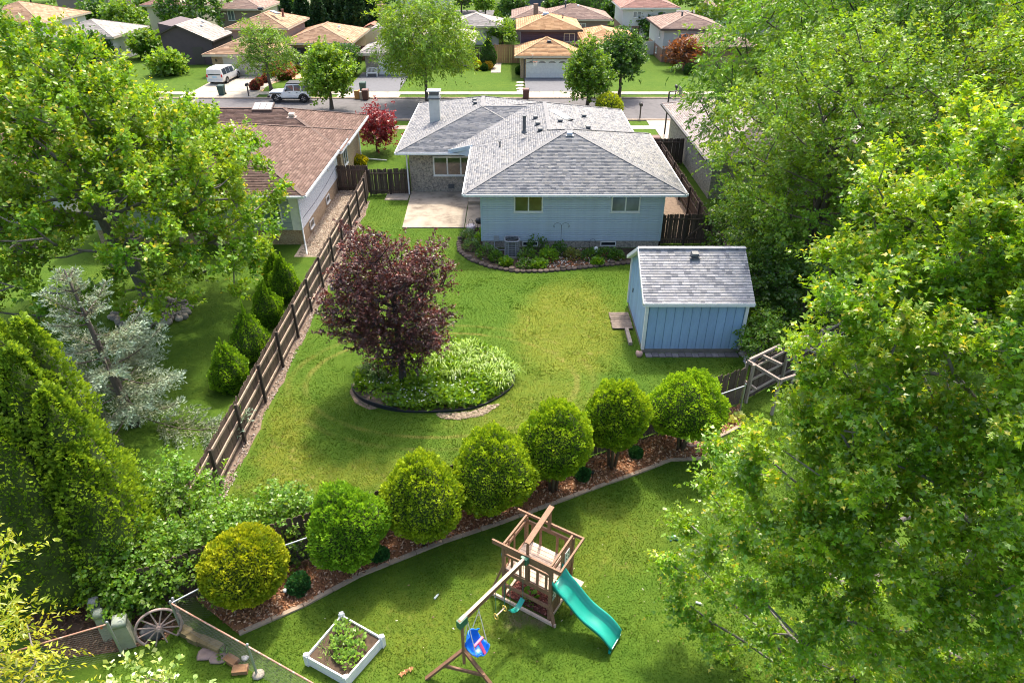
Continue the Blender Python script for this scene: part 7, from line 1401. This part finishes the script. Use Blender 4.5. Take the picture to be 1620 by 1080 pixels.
q = g(829, 137); hoop('basketball hoop beside the purple house driveway', q[0], q[1], 2.9, 1); hoop('basketball hoop pole on the lawn right of the blue house', *g(1051, 213)[:2], 3.6, 1)
q = g(589, 122); r = thing('garden_bench', 'white garden bench beside the brick garage across the street', 'bench', (q[0], q[1], 0)); 
for i in range(3): m = MB(); m.box((0, -.15 + i * .16, .44), (1.3, .13, .04)); m.build('seat_slat', WHITE, r, world=False)
for i in range(8): m = MB(); m.box((-.56 + i * .16, .3, .72), (.05, .03, .5)); m.build('back_slat', WHITE, r, world=False)
m = MB(); m.tube([(-.65, .3, .5), (-.6, .3, .92), (0, .3, 1.02), (.6, .3, .92), (.65, .3, .5)], .03, 6); m.build('back_rail', WHITE, r, world=False)
for x in (-.6, .6):
    for y in (-.2, .3): m = MB(); m.box((x, y, .22), (.07, .07, .44)); m.build('leg', WHITE, r, world=False)
    m = MB(); m.bar((x, -.22, .64), (x, .3, .66), .06, .04); m.build('armrest', WHITE, r, world=False)
# paving and beds of the front yards
for i, (u, v) in enumerate(((824, 131), (823, 136), (824, 141), (825, 145))): q = g(u, v); m = MB(); m.lathe([(.55, 0), (.58, .03), (.5, .06), (.01, .07)], (q[0], q[1], 0), 9); struct(m.build('stepping_stone', TRIMT))
struct(sheet('gravel_bed', [tuple(g(*q)[:2]) for q in ((397, 146), (415, 132), (440, 121), (475, 117), (478, 124), (445, 128), (420, 137), (416, 145))], .012, plain('orange_gravel', (.50, .33, .20), 1, .3, 6, coord='World')))
def ball(label, u, v, r0, pal, cat='shrub', group='clipped shrubs in the far front yards', point=0.0, h=1.0, n=700): q = g(u, v); clipped('round_shrub', label, q, (q[0], q[1], r0 * h * .8), (r0, r0, r0 * h), n, int(u * 7 + v), pal, tips=20, tipamp=.08, size=.22, group=group, cat=cat, stems=0, point=point)
YEL = ((.20, .20, .012), (.38, .34, .02)); RED_ = ((.12, .035, .035), (.22, .08, .06)); DKG = ((.02, .055, .012), (.045, .10, .018)); OLV = ((.07, .09, .01), (.15, .16, .02))
for a in (('bright yellow round shrub at the tan garage corner', 427, 122, .75, YEL), ('reddish shrub nearest the brown mailbox', 404, 143, .55, RED_), ('reddish shrub second from the brown mailbox', 411, 136, .5, RED_), ('reddish shrub third from the brown mailbox', 421, 131, .5, RED_), ('clipped ball shrub left in the curved bed', 446, 127, .42, OLV), ('clipped ball shrub in the middle of the curved bed', 457, 126, .42, OLV), ('clipped ball shrub right in the curved bed', 462, 122, .4, OLV), ('clipped ball shrub beside the entry steps', 465, 118, .45, OLV), ('small ball shrub at the entry steps', 471, 114, .4, OLV), ('dark hedge bush between the tan house and the bench', 553, 117, 1.2, DKG), ('yellow flowering bush below the gray house window', 757, 111, .55, YEL), ('orange flowering mound beside the trimmed cone', 772, 110, .55, ((.30, .22, .02), (.5, .3, .03))), ('low green shrub at the corner of the gray house', 766, 112, .45, DKG), ('green shrub at the left corner of the purple garage', 822, 118, .55, DKG), ('dark round bush at the corner of the light gray house', 1090, 118, .7, DKG)): ball(*a)
ball('tall trimmed cone shrub in front of the gray brick house', 773, 108, 1.0, DKG, h=2.1, point=.75, n=1500)
ball('yellow green shrub at the street edge behind the blue roof', 962, 181, 1.3, ((.17, .22, .015), (.28, .32, .025)), h=.8, n=1600)
ball('golden low shrub beside the neighbour house gate', 566, 262, .8, YEL, h=.5, n=900)
# ------------------------------------------------------------------ street trees and far trees
FT = dict(inner=.35, amp=.25, floor=-.8)
def ftree(label, u, v, top, wpx, pal, n=90, sh=10, pe=10, sl=.7, ls=.3, seed=0, name='street_tree', bot=None, group='trees along the street', trunk=.16, **kw):
    """street tree standing at photo pixel (u,v), crown reaching up to `top`"""
    b = g(u, v); zt = atY(u, top, b[1])[2]; zb = atY(u, bot if bot else v - (v - top) * .22, b[1])[2]; t = np.linalg.norm(b[:2]); d = b[1] * _c + (CAM_H - zb) * _s; rx = wpx / 2 / CAM_F * d; k = dict(up=.6, outw=.7, droop=.2, cr=.35); k.update(kw); k = {**FT, **k}
    tree(name, label, b, (b[0], b[1], (zt + zb) / 2), (rx * .88, rx * .85, (zt - zb) / 2 * .92), n, sh, pe, sl, ls, zb, trunk, seed, pal, group=group, **k)
LG = ((.075, .155, .014), (.13, .21, .022)); MG = ((.055, .125, .014), (.10, .175, .02)); DG = ((.022, .065, .014), (.05, .11, .02)); VD = ((.012, .038, .012), (.028, .066, .018))
ftree('large light green locust at the far kerb behind the chimney', 676, 166, -5, 160, LG, 180, 12, 11, 1.1, .36, 400, 'street_locust', 140, tmpl=T_FRD, up=.35, droop=.6, outw=.9)
ftree('bright green young maple standing before the off road car', 525, 173, 62, 68, LG, 95, 11, 10, .7, .28, 401, 'street_maple', 160, up=1.0, shape=.6)
ftree('loose crowned locust over the far concrete driveway', 430, 144, 38, 92, MG, 80, 10, 10, .8, .3, 402, 'street_locust', 118, tmpl=T_FRD, droop=.5)
ftree('green maple with loose crown behind the blue house roof', 929, 171, 72, 66, MG, 95, 11, 10, .7, .27, 403, 'street_maple', 158, up=.9, shape=.6)
ftree('dark round headed maple on the far right lawn', 979, 153, 52, 76, DG, 95, 12, 10, .6, .27, 404, 'street_maple', 128)
ftree('small purple leaved tree in the curved front bed', 452, 126, 104, 24, RED_, 22, 8, 8, .4, .2, 405, 'small_tree', 120, trunk=.06)
ftree('deep red maple bush right of the brown roofed house', 597, 240, 176, 48, ((.11, .012, .018), (.22, .026, .03)), 60, 10, 10, .5, .17, 406, 'red_maple', 232, trunk=.06, mat=LEAFP, group='small ornamental trees')
ftree('russet leaved tree in front of the light gray house', 1082, 112, 62, 46, ((.075, .03, .014), (.14, .052, .022)), 45, 9, 9, .6, .26, 407, 'russet_tree', 102, group='small ornamental trees')
ftree('dark shrubby tree over the tan house corner', 546, 120, 73, 44, DG, 40, 9, 9, .6, .26, 408, 'small_tree', 116)
ftree('small round tree on the lawn at the top centre', 768, 30, -8, 32, MG, 40, 9, 9, .8, .36, 409, 'shade_tree', 18, group='far trees')
ftree('dark round tree with forked trunk at the top centre', 813, 46, -10, 44, DG, 45, 9, 9, .9, .4, 410, 'shade_tree', 24, group='far trees')
ftree('leafy shrub tree behind the dark gate', 795, 70, 38, 46, MG, 30, 9, 9, .8, .34, 411, 'shade_tree', 66, group='far trees')
for i, (u, v, tp, w_, pal, lb) in enumerate(((318, 62, -25, 100, DG, 'big dark tree at the top left behind the brown gable'), (255, 40, -14, 60, MG, 'green tree behind the big maple crown'), (290, 48, 12, 50, MG, 'low green tree left of the big dark tree'), (450, 40, -8, 50, MG, 'gray green conifer like tree behind the tan house'), (120, 10, -30, 60, MG, 'green tree at the top left edge'), (50, 6, -30, 70, MG, 'green tree above the upper left roofs'), (150, 5, -25, 50, DG, 'dark tree beside the brown two storey house'), (975, 42, 4, 46, DG, 'dark conifer between the mauve and white houses'), (1010, 12, -25, 44, DG, 'dark tree behind the white two storey house'), (905, 12, -14, 70, MG, 'bright bushy tree at the top centre right'), (1095, 22, -25, 60, MG, 'green tree at the top right of the white house'), (730, 20, -25, 60, DG, 'dark tree behind the small solar roof'), (650, 12, -30, 70, DG, 'dark tree above the street locust'), (1150, 70, -20, 110, MG, 'green tree behind the right locust'), (1280, 60, -30, 150, MG, 'wide green tree at the top right'), (1420, 50, -30, 160, DG, 'dark green tree at the top right corner'), (1560, 60, -30, 160, MG, 'green tree beyond the right locust edge'), (860, 2, -25, 60, DG, 'dark tree at the very top centre'), (955, 0, -30, 60, MG, 'green tree at the very top right of centre'), (5, 60, 10, 60, MG, 'green tree at the left image edge'))): ftree(lb, u, v, tp, w_, pal, 42, 9, 8, 1.2, .52, 430 + i, 'shade_tree', group='far trees', skel=True)
for i, (u, v, tp, w_, pal, lb) in enumerate(((205, 62, 10, 60, MG, 'leafy tree behind the middle of the big maple crown'), (165, 48, 4, 56, DG, 'dark tree between the far left roofs'), (95, 60, 18, 60, MG, 'green tree left behind the big maple crown'), (240, 92, 58, 46, MG, 'small green tree beside the brown gable house'), (150, 100, 62, 60, DG, 'dark bushy tree behind the big maple'), (60, 110, 64, 70, MG, 'green tree at the left behind the big maple'), (270, 118, 92, 40, LG, 'light green bush tree left of the minivan'), (700, 60, 26, 40, DG, 'dark tree behind the gray roofed wing'), (1030, 60, 30, 34, DG, 'dark tree left of the light gray house'), (880, 24, -6, 40, DG, 'dark tree behind the mauve roofed house'), (600, 20, -25, 60, DG, 'dark tree above the far chimney'), (410, 14, -25, 60, MG, 'green tree above the cream house'), (360, 8, -30, 60, DG, 'dark tree at the top beyond the cream house'), (200, 12, -22, 60, DG, 'dark tree at the top over the maple crown'), (845, 60, 40, 30, MG, 'small green tree behind the purple house'))): ftree(lb, u, v, tp, w_, pal, 42, 9, 8, 1.1, .48, 520 + i, 'shade_tree', group='far trees', skel=True)
# row of dark evergreens
for i, (u, tp) in enumerate(((462, -10), (485, -18), (508, -6), (528, -20), (548, -12), (568, -25), (588, -8), (604, -20))):
    q = g(u, 62 + (i % 3) * 3); h = atY(u, tp, q[1])[2]; clipped('tall_evergreen', ['first dark evergreen from the left in the far row', 'second dark evergreen from the left in the far row', 'third dark evergreen in the far row', 'fourth dark evergreen in the far row', 'fifth dark evergreen in the far row', 'sixth dark evergreen in the far row', 'seventh dark evergreen in the far row', 'last dark evergreen in the far row beside the chimney'][i], q, (q[0], q[1], h * .45), (1.6, 1.6, h * .56), 2600, 470 + i, VD, tips=40, tipamp=.25, size=.5, group='row of dark evergreens behind the tan house', cat='tree', stems=1, point=.6, updir=.2, mat=NEEDLE, bark=BARKD)
for i, (u, v, h, r0) in enumerate(((791, 34, 2.6, 1.0), (787, 37, 1.9, .9), (928, 32, 4.5, 2.2), (948, 36, 4.2, 2.2))): q = g(u, v); clipped('round_conifer', ['small dark cone tree behind the gray garage', 'small bright cone shrub behind the gray garage', 'round dark conifer left of the white two storey house', 'second round dark conifer left of the white two storey house'][i], q, (q[0], q[1], h * .5), (r0, r0, h * .55), 1300, 490 + i, DG if i != 1 else LG, tips=20, tipamp=.12, size=.35, group='far conifers', cat='tree', stems=0, point=.4)
